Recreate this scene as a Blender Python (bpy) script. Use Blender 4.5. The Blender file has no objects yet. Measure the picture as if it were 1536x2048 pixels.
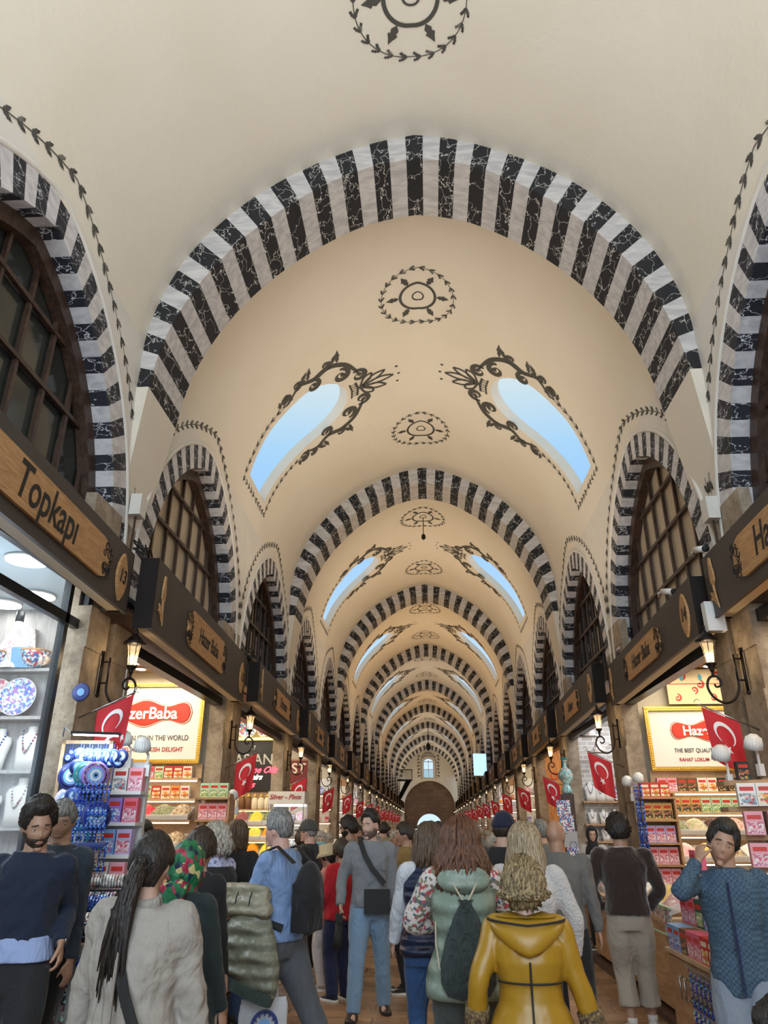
import bpy, math, random
from mathutils import Vector, Matrix
from mathutils.geometry import delaunay_2d_cdt
R = random.Random(7)
PI = math.pi
SC = bpy.context.scene
COL = SC.collection
# ------------------------------------------------------------------ camera, exposure, world
CAMH = 1.70
def _camera():
    F = 1450.0; vx, vy = (860.5-768)/F, -(1654.1-1024)/F
    p = math.atan(-vy)
    up = Vector((0, math.cos(p), math.sin(p)))            # camera coords: right, up, forward
    fw = Vector((vx, vy, 1)).normalized()
    rt = -fw.cross(up)
    if rt.x < 0: rt = -rt
    # rows: world axes in camera coords -> camera axes in world coords are the columns
    cr = Vector((rt.x, fw.x, up.x)); cu = Vector((rt.y, fw.y, up.y)); cf = Vector((rt.z, fw.z, up.z))
    cam = bpy.data.cameras.new('camera'); ob = bpy.data.objects.new('camera', cam); COL.objects.link(ob)
    cam.sensor_fit = 'VERTICAL'; cam.sensor_height = 24; cam.lens = F*24/2048
    cam.clip_end = 500; cam.clip_start = .05
    m = Matrix((( cr.x, cu.x, -cf.x, 0), (cr.y, cu.y, -cf.y, 0), (cr.z, cu.z, -cf.z, CAMH), (0, 0, 0, 1)))
    ob.matrix_world = m
    SC.camera = ob
_camera()
SC.view_settings.view_transform = 'Standard'; SC.view_settings.look = 'None'
SC.view_settings.gamma = 1; SC.view_settings.use_curve_mapping = False
SC.view_settings.exposure = 0.12
SC.cycles.use_denoising = True
SC.cycles.max_bounces = 6; SC.cycles.diffuse_bounces = 3; SC.cycles.glossy_bounces = 3
SC.cycles.transmission_bounces = 4; SC.cycles.transparent_max_bounces = 6
SC.cycles.caustics_reflective = False; SC.cycles.caustics_refractive = False
SC.cycles.sample_clamp_indirect = 4
def _world():
    w = bpy.data.worlds.new('sky'); SC.world = w; w.use_nodes = True
    n = w.node_tree.nodes; l = w.node_tree.links
    bg = n['Background']; tc = n.new('ShaderNodeTexCoord'); sp = n.new('ShaderNodeSeparateXYZ')
    cr = n.new('ShaderNodeValToRGB')
    cr.color_ramp.elements[0].position = .0; cr.color_ramp.elements[0].color = (.62, .82, 1, 1)
    cr.color_ramp.elements[1].position = 1; cr.color_ramp.elements[1].color = (.60, .72, .80, 1)
    for p_, c_ in ((.40, (.30, .54, .88, 1)), (.47, (.36, .60, .84, 1)), (.56, (.60, .71, .73, 1))): e_ = cr.color_ramp.elements.new(p_); e_.color = c_
    l.new(tc.outputs['Generated'], sp.inputs[0]); l.new(sp.outputs['Z'], cr.inputs[0])
    l.new(cr.outputs[0], bg.inputs[0]); bg.inputs[1].default_value = 1.05
_world()
def area(name, loc, size, power, col, rot=(0, 0, 0), sy=None, spread=None):
    d = bpy.data.lights.new(name, 'AREA'); d.energy = power; d.color = col; d.size = size
    if sy: d.shape = 'RECTANGLE'; d.size_y = sy
    if spread: d.spread = spread
    o = bpy.data.objects.new(name, d); o.location = loc; o.rotation_euler = rot; COL.objects.link(o); return o
def point(name, loc, power, col, r=.1):
    d = bpy.data.lights.new(name, 'POINT'); d.energy = power; d.color = col; d.shadow_soft_size = r
    o = bpy.data.objects.new(name, d); o.location = loc; COL.objects.link(o); return o
# layout constants (metres; x across, y along the hall, z up; the camera stands at 0,0)
WL, WR = 3.45, 3.30
PITCH = 5.2
ARC0 = 5.15                      # y of the first side arch in view
TR0 = 7.31                       # front of the first transverse arch
NB = 8                           # bays of 10.4 m
YEND = 93.0
def W(sg): return WL if sg < 0 else WR
# daylight from the open hall and street door behind the camera
area('daylight_from_hall_behind', (0, -6.5, 5.2), 6.2, 930, (.76, .89, 1.0), (math.radians(82), 0, 0), 8.5)
# warm cornice floods that stand on the shop fascias and light the vault
UPC = [(1, .84, .63), (1, .77, .51), (1, .68, .36), (1, .80, .58), (1, .66, .34), (1, .78, .55), (1, .85, .68), (1, .85, .68)]
for b in range(NB):
    yb = TR0+.5+10.4*b+5.2
    for sg in (-1, 1):
        area('cornice_flood', (sg*2.62, yb+sg*.4, 4.55), .4, (76 if b < 3 else 58), UPC[b], (math.radians(180), sg*math.radians(-34), 0), 4.5, 2.4)
for sg in (-1, 1):
    area('cornice_flood', (sg*2.62, 2.2, 4.55), .4, 78, (.93, .95, .97), (math.radians(180), sg*math.radians(-34), 0), 4.5, 2.4)
# the crowd stands in light that falls through the bright shop fronts
# ------------------------------------------------------------------ materials
MATS = {}
def _new(name):
    m = bpy.data.materials.new(name); m.use_nodes = True
    return m, m.node_tree.nodes, m.node_tree.links, m.node_tree.nodes['Principled BSDF']
def mat(name, col, rough=.6, metal=0, bump=0, bscale=30, var=0, vscale=8, emit=0, ecol=None, sheen=0, trans=0, alpha=1, stretch=None, coat=0):
    if name in MATS: return MATS[name]
    m, n, l, b = _new(name)
    b.inputs['Base Color'].default_value = (*col, 1); b.inputs['Roughness'].default_value = rough
    b.inputs['Metallic'].default_value = metal
    if emit: b.inputs['Emission Color'].default_value = (*(ecol or col), 1); b.inputs['Emission Strength'].default_value = emit
    if sheen: b.inputs['Sheen Weight'].default_value = sheen
    if coat: b.inputs['Coat Weight'].default_value = coat
    if trans: b.inputs['Transmission Weight'].default_value = trans
    if alpha < 1: b.inputs['Alpha'].default_value = alpha
    if bump or var:
        tc = n.new('ShaderNodeTexCoord'); mp = n.new('ShaderNodeMapping')
        l.new(tc.outputs['Object'], mp.inputs[0])
        if stretch: mp.inputs['Scale'].default_value = stretch
        if bump:
            t = n.new('ShaderNodeTexNoise'); t.inputs['Scale'].default_value = bscale; t.inputs['Detail'].default_value = 4
            bp = n.new('ShaderNodeBump'); bp.inputs['Strength'].default_value = bump; bp.inputs['Distance'].default_value = .02
            l.new(mp.outputs[0], t.inputs[0]); l.new(t.outputs[0], bp.inputs['Height']); l.new(bp.outputs[0], b.inputs['Normal'])
        if var:
            t = n.new('ShaderNodeTexNoise'); t.inputs['Scale'].default_value = vscale; t.inputs['Detail'].default_value = 5
            mx = n.new('ShaderNodeMix'); mx.data_type = 'RGBA'
            mx.inputs['A'].default_value = (*[c*(1-var) for c in col], 1); mx.inputs['B'].default_value = (*[min(1, c*(1+var)) for c in col], 1)
            l.new(mp.outputs[0], t.inputs[0]); l.new(t.outputs[0], mx.inputs['Factor']); l.new(mx.outputs['Result'], b.inputs['Base Color'])
    MATS[name] = m; return m
def ramp(n, pts):
    r = n.new('ShaderNodeValToRGB'); e = r.color_ramp.elements
    while len(e) < len(pts): e.new(.5)
    for i, (p, c) in enumerate(pts): e[i].position = p; e[i].color = (*c, 1)
    return r
def veined(name, base, vein, scale, width, streak=False, rough=.45, stretch=(1, 1, 1)):
    m, n, l, b = _new(name); tc = n.new('ShaderNodeTexCoord'); mp = n.new('ShaderNodeMapping'); mp.inputs['Scale'].default_value = stretch
    l.new(tc.outputs['Object'], mp.inputs[0])
    if streak:
        t = n.new('ShaderNodeTexNoise'); t.inputs['Scale'].default_value = scale; t.inputs['Detail'].default_value = 6; t.inputs['Distortion'].default_value = .6
        r = ramp(n, [(.35, vein), (.62, base)]); l.new(mp.outputs[0], t.inputs[0]); l.new(t.outputs[0], r.inputs[0]); l.new(r.outputs[0], b.inputs['Base Color'])
    else:
        t0 = n.new('ShaderNodeTexNoise'); t0.inputs['Scale'].default_value = scale*1.6; t0.inputs['Detail'].default_value = 3
        va = n.new('ShaderNodeVectorMath'); va.operation = 'MULTIPLY_ADD'; va.inputs[1].default_value = (.45, .45, .45)
        l.new(mp.outputs[0], t0.inputs[0]); l.new(t0.outputs['Color'], va.inputs[0]); l.new(mp.outputs[0], va.inputs[2])
        v = n.new('ShaderNodeTexVoronoi'); v.feature = 'DISTANCE_TO_EDGE'; v.inputs['Scale'].default_value = scale
        l.new(va.outputs[0], v.inputs[0])
        r = ramp(n, [(0, vein), (width*.5, vein), (width, base)]); l.new(v.outputs['Distance'], r.inputs[0])
        t2 = n.new('ShaderNodeTexNoise'); t2.inputs['Scale'].default_value = 60
        r2 = ramp(n, [(.45, (1, 1, 1)), (.7, (1.6, 1.6, 1.6))]); l.new(mp.outputs[0], t2.inputs[0]); l.new(t2.outputs[0], r2.inputs[0])
        mx = n.new('ShaderNodeMix'); mx.data_type = 'RGBA'; mx.blend_type = 'MULTIPLY'; mx.inputs['Factor'].default_value = 1
        l.new(r.outputs[0], mx.inputs['A']); l.new(r2.outputs[0], mx.inputs['B']); l.new(mx.outputs['Result'], b.inputs['Base Color'])
    b.inputs['Roughness'].default_value = rough; MATS[name] = m; return m
def grain(name, c1, c2, scale=3, stretch=(1, 8, 8), rough=.5, bump=.1):
    m, n, l, b = _new(name); tc = n.new('ShaderNodeTexCoord'); mp = n.new('ShaderNodeMapping'); mp.inputs['Scale'].default_value = stretch
    t = n.new('ShaderNodeTexNoise'); t.inputs['Scale'].default_value = scale; t.inputs['Detail'].default_value = 6; t.inputs['Distortion'].default_value = 1.2
    r = ramp(n, [(.35, c1), (.65, c2)])
    l.new(tc.outputs['Object'], mp.inputs[0]); l.new(mp.outputs[0], t.inputs[0]); l.new(t.outputs[0], r.inputs[0]); l.new(r.outputs[0], b.inputs['Base Color'])
    b.inputs['Roughness'].default_value = rough; MATS[name] = m; return m
def speckle(name, cols, scale=40, rough=.7, bump=.6):
    """random coloured cells: printed cloth, nuts, spices, packaging art"""
    if name in MATS: return MATS[name]
    m, n, l, b = _new(name); tc = n.new('ShaderNodeTexCoord')
    v = n.new('ShaderNodeTexVoronoi'); v.inputs['Scale'].default_value = scale; l.new(tc.outputs['Object'], v.inputs[0])
    s = n.new('ShaderNodeSeparateColor'); l.new(v.outputs['Color'], s.inputs[0])
    k = len(cols); r = ramp(n, [(i/k, c) for i, c in enumerate(cols)]); r.color_ramp.interpolation = 'CONSTANT'
    l.new(s.outputs[0], r.inputs[0]); l.new(r.outputs[0], b.inputs['Base Color'])
    if bump:
        bp = n.new('ShaderNodeBump'); bp.inputs['Strength'].default_value = bump; bp.inputs['Distance'].default_value = .02; bp.invert = True
        l.new(v.outputs['Distance'], bp.inputs['Height']); l.new(bp.outputs[0], b.inputs['Normal'])
    b.inputs['Roughness'].default_value = rough; MATS[name] = m; return m
def glassy(name, tint, alpha, rough=.05):
    m, n, l, b = _new(name); b.inputs['Base Color'].default_value = (*tint, 1); b.inputs['Roughness'].default_value = rough
    b.inputs['Alpha'].default_value = alpha; MATS[name] = m; return m
def lamp(name, col, s):
    return mat(name, col, .4, emit=s, ecol=col)
def build_mats():
    # plaster: cream lime wash, cooler and warmer patches
    m, n, l, b = _new('plaster'); tc = n.new('ShaderNodeTexCoord')
    t = n.new('ShaderNodeTexNoise'); t.inputs['Scale'].default_value = .5; t.inputs['Detail'].default_value = 3
    r = ramp(n, [(.3, (.71, .64, .53)), (.7, (.76, .70, .60))]); l.new(tc.outputs['Object'], t.inputs[0]); l.new(t.outputs[0], r.inputs[0]); l.new(r.outputs[0], b.inputs['Base Color'])
    t2 = n.new('ShaderNodeTexNoise'); t2.inputs['Scale'].default_value = 7; t2.inputs['Detail'].default_value = 5
    bp = n.new('ShaderNodeBump'); bp.inputs['Strength'].default_value = .25; bp.inputs['Distance'].default_value = .03
    l.new(tc.outputs['Object'], t2.inputs[0]); l.new(t2.outputs[0], bp.inputs['Height']); l.new(bp.outputs[0], b.inputs['Normal'])
    b.inputs['Roughness'].default_value = .8; MATS['plaster'] = m
    mat('lime_white', (.70, .66, .60), .8, var=.08, vscale=3)
    veined('marble_black', (.009, .009, .011), (.50, .48, .44), 3.4, .020, stretch=(1.5, .8, 1.2), rough=.75)
    veined('marble_white', (.60, .57, .55), (.42, .40, .40), 3.2, 0, True, stretch=(1, 3.5, 3.5))
    veined('marble_white_side', (.64, .62, .62), (.47, .45, .46), 7, 0, True, stretch=(1, 1, 2))
    veined('marble_black_side', (.012, .013, .020), (.52, .52, .54), 3.6, .022, stretch=(1, 1, 2.4), rough=.7)
    # rough travertine piers
    m, n, l, b = _new('rough_stone'); tc = n.new('ShaderNodeTexCoord')
    t = n.new('ShaderNodeTexNoise'); t.inputs['Scale'].default_value = 3.2; t.inputs['Detail'].default_value = 9; t.inputs['Roughness'].default_value = .7
    r = ramp(n, [(.3, (.15, .11, .08)), (.5, (.34, .27, .195)), (.72, (.52, .43, .33))])
    l.new(tc.outputs['Object'], t.inputs[0]); l.new(t.outputs[0], r.inputs[0])
    v = n.new('ShaderNodeTexVoronoi'); v.inputs['Scale'].default_value = 26; l.new(tc.outputs['Object'], v.inputs[0])
    r3 = ramp(n, [(.08, (.35, .32, .3)), (.2, (1, 1, 1))]); l.new(v.outputs['Distance'], r3.inputs[0])
    mx = n.new('ShaderNodeMix'); mx.data_type = 'RGBA'; mx.blend_type = 'MULTIPLY'; mx.inputs['Factor'].default_value = .8
    l.new(r.outputs[0], mx.inputs['A']); l.new(r3.outputs[0], mx.inputs['B']); l.new(mx.outputs['Result'], b.inputs['Base Color'])
    bp = n.new('ShaderNodeBump'); bp.inputs['Strength'].default_value = .9; bp.inputs['Distance'].default_value = .04
    l.new(t.outputs[0], bp.inputs['Height']); l.new(bp.outputs[0], b.inputs['Normal']); b.inputs['Roughness'].default_value = .85; MATS['rough_stone'] = m
    # floor: polished brown stone blocks
    m, n, l, b = _new('stone_floor'); tc = n.new('ShaderNodeTexCoord'); mp = n.new('ShaderNodeMapping'); mp.inputs['Rotation'].default_value = (0, 0, 0)
    br = n.new('ShaderNodeTexBrick'); br.inputs['Scale'].default_value = 1; br.inputs['Brick Width'].default_value = .60; br.inputs['Row Height'].default_value = .30
    br.inputs['Mortar Size'].default_value = .006; br.inputs['Color1'].default_value = (.40, .25, .145, 1); br.inputs['Color2'].default_value = (.27, .165, .095, 1)
    br.inputs['Mortar'].default_value = (.08, .055, .04, 1); br.offset = .43
    t = n.new('ShaderNodeTexNoise'); t.inputs['Scale'].default_value = 1.6; t.inputs['Detail'].default_value = 5
    r = ramp(n, [(.3, (.82, .82, .82)), (.7, (1.15, 1.12, 1.1))]); mx = n.new('ShaderNodeMix'); mx.data_type = 'RGBA'; mx.blend_type = 'MULTIPLY'; mx.inputs['Factor'].default_value = 1
    l.new(tc.outputs['Object'], mp.inputs[0]); l.new(mp.outputs[0], br.inputs[0]); l.new(mp.outputs[0], t.inputs[0]); l.new(t.outputs[0], r.inputs[0])
    l.new(br.outputs['Color'], mx.inputs['A']); l.new(r.outputs[0], mx.inputs['B']); l.new(mx.outputs['Result'], b.inputs['Base Color'])
    r2 = ramp(n, [(.3, (.16, .16, .16)), (.7, (.4, .4, .4))]); l.new(t.outputs[0], r2.inputs[0]); l.new(r2.outputs[0], b.inputs['Roughness'])
    bp = n.new('ShaderNodeBump'); bp.inputs['Strength'].default_value = .12; bp.inputs['Distance'].default_value = .004; bp.invert = True
    l.new(br.outputs['Fac'], bp.inputs['Height']); l.new(bp.outputs[0], b.inputs['Normal']); MATS['stone_floor'] = m
    # end wall ashlar
    m, n, l, b = _new('ashlar'); tc = n.new('ShaderNodeTexCoord'); mp = n.new('ShaderNodeMapping'); mp.inputs['Rotation'].default_value = (PI/2, 0, 0)
    br = n.new('ShaderNodeTexBrick'); br.inputs['Brick Width'].default_value = .9; br.inputs['Row Height'].default_value = .42; br.inputs['Scale'].default_value = 1
    br.inputs['Mortar Size'].default_value = .012; br.inputs['Color1'].default_value = (.20, .125, .085, 1); br.inputs['Color2'].default_value = (.13, .085, .06, 1); br.inputs['Mortar'].default_value = (.09, .06, .045, 1)
    l.new(tc.outputs['Object'], mp.inputs[0]); l.new(mp.outputs[0], br.inputs[0]); l.new(br.outputs['Color'], b.inputs['Base Color']); b.inputs['Roughness'].default_value = .85; MATS['ashlar'] = m
    grain('plaque_wood', (.42, .22, .085), (.60, .35, .15), 4, (1, 1, 9))
    grain('shop_wood', (.36, .20, .10), (.52, .31, .16), 3, (1, 6, 6))
    grain('pale_wood', (.50, .33, .19), (.62, .43, .26), 3, (6, 1, 6))
    grain('dark_wood', (.030, .016, .011), (.075, .038, .024), 5, (3, 3, 1), .45)
    mat('fascia_brown', (.058, .048, .043), .55, var=.12, vscale=4)
    mat('box_black', (.010, .006, .005), .9)
    mat('painted_olive', (.07, .065, .055), .8, var=.25, vscale=30)
    mat('painted_olive_light', (.16, .15, .13), .8, var=.25, vscale=30)
    mat('ink', (.01, .009, .008), .6)
    mat('iron', (.018, .013, .011), .42, .6)
    mat('pane_beige', (.52, .43, .31), .35, var=.25, vscale=1.2)
    mat('pane_dark', (.030, .034, .030), .12, var=.4, vscale=.9)
    mat('steel', (.45, .45, .45), .3, 1)
    mat('anthracite', (.03, .035, .04), .35, .5)
    mat('white_paint', (.78, .77, .75), .5)
    mat('grey_paint', (.33, .32, .31), .6)
    mat('cream_paint', (.62, .54, .40), .6)
    mat('off_white', (.85, .82, .76), .5)
    mat('flag_red', (.55, .012, .022), .7, bump=.3, bscale=6, sheen=.2)
    mat('flag_white', (.85, .83, .83), .7)
    mat('gold', (.75, .46, .10), .3, .9)
    mat('gilt_paint', (.62, .38, .09), .4, .3)
    mat('black_paint', (.012, .012, .013), .4)
    mat('sign_red', (.75, .03, .01), .45)
    mat('sign_red_dark', (.45, .02, .015), .5)
    mat('sign_text_grey', (.10, .10, .12), .6)
    mat('rubber_black', (.012, .012, .012), .7)
    glassy('clear_glass', (.9, .95, 1), .10)
    glassy('lantern_glass', (1, .86, .66), .22, .15)
    lamp('bulb_warm', (1, .72, .38), 9)
    lamp('spot_white', (1, .97, .92), 14)
    lamp('spot_warm', (1, .85, .62), 10)
    lamp('led_white', (.86, .95, 1), 7)
    lamp('led_warm', (1, .88, .66), 5)
build_mats()
def G(n): return MATS[n]
# ------------------------------------------------------------------ mesh helpers
class MB:
    def __init__(s): s.v = []; s.f = []; s.m = []; s.mi = 0
    def add(s, vs, fs, M=None):
        o = len(s.v)
        s.v += [tuple(M @ Vector(v)) for v in vs] if M is not None else [tuple(v) for v in vs]
        s.f += [tuple(i+o for i in f) for f in fs]; s.m += [s.mi]*len(fs); return s
    def box(s, a, b, M=None, taper=None):
        x0, y0, z0 = a; x1, y1, z1 = b
        vs = [(x0, y0, z0), (x1, y0, z0), (x1, y1, z0), (x0, y1, z0), (x0, y0, z1), (x1, y0, z1), (x1, y1, z1), (x0, y1, z1)]
        return s.add(vs, [(0, 3, 2, 1), (4, 5, 6, 7), (0, 1, 5, 4), (1, 2, 6, 5), (2, 3, 7, 6), (3, 0, 4, 7)], M)
    def cbox(s, c, d, M=None): return s.box([c[i]-d[i]/2 for i in range(3)], [c[i]+d[i]/2 for i in range(3)], M)
    def tube(s, pts, r, n=8, M=None, cap=True, ry=None):
        """r: number or list; swept circle"""
        pts = [Vector(p) for p in pts]; k = len(pts)
        rr = r if isinstance(r, (list, tuple)) else [r]*k
        ref = None; vs = []
        for i, p in enumerate(pts):
            d = (pts[min(i+1, k-1)]-pts[max(i-1, 0)])
            d = d.normalized() if d.length > 1e-9 else Vector((0, 0, 1))
            if ref is None:
                ref = Vector((1, 0, 0)) if abs(d.x) < .8 else Vector((0, 1, 0))
            ref = (ref-d*ref.dot(d)); ref = ref.normalized() if ref.length > 1e-6 else d.orthogonal().normalized()
            b = d.cross(ref)
            for j in range(n):
                a = 2*PI*j/n; q = rr[i]
                if isinstance(q, (tuple, list)): vs.append(p+ref*math.cos(a)*q[0]+b*math.sin(a)*q[1])
                else: vs.append(p+(ref*math.cos(a)+b*math.sin(a))*q)
        fs = [(i*n+j, i*n+(j+1) % n, (i+1)*n+(j+1) % n, (i+1)*n+j) for i in range(k-1) for j in range(n)]
        if cap: fs += [tuple(range(n-1, -1, -1)), tuple((k-1)*n+j for j in range(n))]
        return s.add(vs, fs, M)
    def lathe(s, prof, n=20, M=None):
        """prof: (r, z) list about z"""
        vs = [(r*math.cos(2*PI*j/n), r*math.sin(2*PI*j/n), z) for r, z in prof for j in range(n)]; k = len(prof)
        fs = [(i*n+j, i*n+(j+1) % n, (i+1)*n+(j+1) % n, (i+1)*n+j) for i in range(k-1) for j in range(n)]
        fs += [tuple(range(n-1, -1, -1)), tuple((k-1)*n+j for j in range(n))]
        return s.add(vs, fs, M)
    def prism(s, poly, d0, d1, M=None):
        """poly in (x, z); extruded along y from d0 to d1"""
        n = len(poly); vs = [(x, d0, z) for x, z in poly]+[(x, d1, z) for x, z in poly]
        return s.add(vs, [tuple(range(n)), tuple(range(2*n-1, n-1, -1))]+[(i, i+n, (i+1) % n+n, (i+1) % n) for i in range(n)], M)
    def sphere(s, c, r, n=12, k=8, M=None):
        r = r if isinstance(r, (tuple, list)) else (r, r, r)
        vs = []; 
        for i in range(k+1):
            t = PI*i/k
            for j in range(n):
                a = 2*PI*j/n; vs.append((c[0]+r[0]*math.sin(t)*math.cos(a), c[1]+r[1]*math.sin(t)*math.sin(a), c[2]+r[2]*math.cos(t)))
        return s.add(vs, [(i*n+j, (i+1)*n+j, (i+1)*n+(j+1) % n, i*n+(j+1) % n) for i in range(k) for j in range(n)], M)
    def build(s, name, mats, parent=None, smooth=False, link=True):
        me = bpy.data.meshes.new(name); me.from_pydata(s.v, [], s.f)
        mats = mats if isinstance(mats, (list, tuple)) else [mats]
        for m in mats: me.materials.append(G(m) if isinstance(m, str) else m)
        if len(mats) > 1: me.polygons.foreach_set('material_index', s.m)
        if smooth: me.polygons.foreach_set('use_smooth', [True]*len(s.f))
        me.update()
        o = bpy.data.objects.new(name, me); COL.objects.link(o)
        if parent: o.parent = parent
        return o
def tag(o, label=None, cat=None, group=None, kind=None):
    if label: o['label'] = label
    if cat: o['category'] = cat
    if group: o['group'] = group
    if kind: o['kind'] = kind
    return o
def struct(o, label=None):
    o['kind'] = 'structure'
    if label: o['label'] = label
    return o
def empty(name, loc=(0, 0, 0), rz=0, label=None, cat=None, group=None, rot=None):
    o = bpy.data.objects.new(name, None); o.empty_display_size = .1; COL.objects.link(o)
    o.location = loc; o.rotation_euler = rot or (0, 0, rz); return tag(o, label, cat, group)
def copy_tree(o, parent=None):
    c = o.copy(); COL.objects.link(c); c.parent = parent
    if parent: c.matrix_parent_inverse = o.matrix_parent_inverse
    for ch in o.children: copy_tree(ch, c)
    return c
def place(o, loc, rz=0, label=None, group=None, first=False, scale=None, cat=None):
    c = o if first else copy_tree(o)
    c.location = loc; c.rotation_euler[2] = rz
    if scale: c.scale = scale if isinstance(scale, (tuple, list)) else (scale,)*3
    return tag(c, label, cat, group)
def text(name, s, size, m, parent=None, loc=(0, 0, 0), rot=(PI/2, 0, 0), shear=0, ext=.002, align='CENTER', bold=0, sx=1):
    cu = bpy.data.curves.new(name, 'FONT'); cu.body = s; cu.size = size; cu.shear = shear; cu.extrude = ext
    cu.align_x = align; cu.align_y = 'CENTER'; cu.offset = bold; cu.materials.append(G(m))
    tmp = bpy.data.objects.new('tmp', cu); me = bpy.data.meshes.new_from_object(tmp); bpy.data.objects.remove(tmp)
    o = bpy.data.objects.new(name, me); COL.objects.link(o); o.location = loc; o.rotation_euler = rot; o.scale = (sx, 1, 1)
    if parent: o.parent = parent
    return o
def RZ(a): return Matrix.Rotation(a, 4, 'Z')
def RX(a): return Matrix.Rotation(a, 4, 'X')
def RY(a): return Matrix.Rotation(a, 4, 'Y')
def TR(x, y, z): return Matrix.Translation((x, y, z))
# ------------------------------------------------------------------ vault geometry
def spline(pts, per=6):
    out = []
    P = [pts[0]]+list(pts)+[pts[-1]]
    for i in range(1, len(P)-2):
        a, b, c, d = P[i-1], P[i], P[i+1], P[i+2]
        for k in range(per):
            t = k/per
            out.append(tuple(.5*((2*b[q])+(-a[q]+c[q])*t+(2*a[q]-5*b[q]+4*c[q]-d[q])*t*t+(-a[q]+3*b[q]-3*c[q]+d[q])*t**3) for q in range(len(b))))
    out.append(tuple(pts[-1])); return out
EX = spline([(0, 10.70), (.5, 10.60), (1.05, 10.39), (1.65, 10.07), (2.2, 9.67), (2.7, 9.14), (3.06, 8.60), (3.3, 8.00), (3.42, 7.45), (3.45, 7.0), (3.45, 6.62)])
IN = spline([(0, 10.24), (.5, 10.15), (1.0, 9.96), (1.7, 9.50), (2.3, 8.93), (2.75, 8.32), (3.05, 7.72), (3.22, 7.17), (3.30, 6.62)])
def arclen(c):
    L = [0]
    for i in range(1, len(c)): L.append(L[-1]+math.dist(c[i], c[i-1]))
    return L
EXL, INL = arclen(EX), arclen(IN)
def at_len(c, L, s):
    s = max(0, min(s, L[-1]))
    for i in range(1, len(L)):
        if s <= L[i] or i == len(L)-1:
            t = (s-L[i-1])/max(1e-9, L[i]-L[i-1]); return (c[i-1][0]+(c[i][0]-c[i-1][0])*t, c[i-1][1]+(c[i][1]-c[i-1][1])*t)
def kx(sg): return 1.0 if sg < 0 else WR/WL
def vault(s, y, off=0.0):
    """signed arc length s from the crown, y along the hall; off: distance below the surface"""
    sg = -1 if s < 0 else 1; a = abs(s)
    if a > EXL[-1]: x, z = EX[-1][0], EX[-1][1]-(a-EXL[-1]); nx, nz = -1, 0
    else:
        x, z = at_len(EX, EXL, a); x2, z2 = at_len(EX, EXL, a+.02) if a < EXL[-1]-.03 else (x, z-.02)
        dx, dz = x2-x, z2-z; d = math.hypot(dx, dz) or 1; nx, nz = dz/d, -dx/d
        if a < .01: nx, nz = 0, -1
    if nz > 0 or (abs(nz) < 1e-6 and nx > 0): nx, nz = -nx, -nz
    return (sg*(x+nx*off)*kx(sg), y, z+nz*off)
SKY_Y = 13.03-TR0            # skylight centre measured from the arch front of its bay
SKY_S0, SKY_S1 = 1.66, 4.55
def sky_outline(n=14, grow=0.0, sg=1):
    """(s, dy) outline of the skylight: straight foot, rounded head toward the crown"""
    hw, hb = .86+grow, .65+grow; s1 = SKY_S1+grow; sc = SKY_S0+.95
    pts = [(s1, -hb), (3.6, -(hb+hw)/2-.05), (sc, -hw)]
    for i in range(1, n): 
        a = PI*i/n; pts.append((sc-(.95+grow)*math.sin(a), -hw*math.cos(a)))
    pts += [(sc, hw), (3.6, (hb+hw)/2+.05), (s1, hb)]
    fine = []
    for i in range(len(pts)):
        a, b = pts[i], pts[(i+1) % len(pts)]; q = max(1, int(abs(a[0]-b[0])/.15)); fine += [(a[0]+(b[0]-a[0])*j/q, a[1]+(b[1]-a[1])*j/q) for j in range(q)]
    return [(sg*a, b) for a, b in fine]
def bay_mesh(y0, length, with_sky):
    smax = next(L for L, c in zip(EXL, EX) if c[1] < 7.30)
    ss = [(-1+2*i/56)*smax for i in range(57)]; ny = max(2, int(length/.8)); ys = [length*j/ny for j in range(ny+1)]
    V = []; E = []
    holes = []
    if with_sky:
        for sg in (-1, 1):
            o = sky_outline(sg=sg); b = len(V); V += [Vector(p) for p in o]; E += [(b+i, b+(i+1) % len(o)) for i in range(len(o))]; holes.append(o)
    def inside(p, poly):
        c = False; j = len(poly)-1
        for i in range(len(poly)):
            if (poly[i][1] > p[1]) != (poly[j][1] > p[1]) and p[0] < (poly[j][0]-poly[i][0])*(p[1]-poly[i][1])/(poly[j][1]-poly[i][1])+poly[i][0]: c = not c
            j = i
        return c
    holes = [[(a, b+SKY_Y) for a, b in h] for h in holes]
    V = [Vector((v[0], v[1]+SKY_Y)) for v in V]
    for a in ss:
        for b in ys:
            if not any(inside((a, b), h) for h in holes): V.append(Vector((a, b)))
    r = delaunay_2d_cdt(V, E, [], 0, 1e-5)
    vs, fs = r[0], r[2]
    out = []
    for f in fs:
        cx = sum(vs[i][0] for i in f)/len(f); cy = sum(vs[i][1] for i in f)/len(f)
        if not any(inside((cx, cy), h) for h in holes): out.append(tuple(f))
    mb = MB(); mb.add([vault(v[0], v[1]+y0) for v in vs], out)
    # light shaft of each skylight: flared plaster reveal up to the pane
    for h in holes:
        n = len(h); a = [vault(p[0], p[1]+y0) for p in h]; sg = 1 if h[0][0] > 0 else -1
        b = [(q[0]+sg*.16, q[1], q[2]+.13) for q in a]
        mb.add(a+b, [(i, (i+1) % n, (i+1) % n+n, i+n) for i in range(n)])
    return mb
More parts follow.
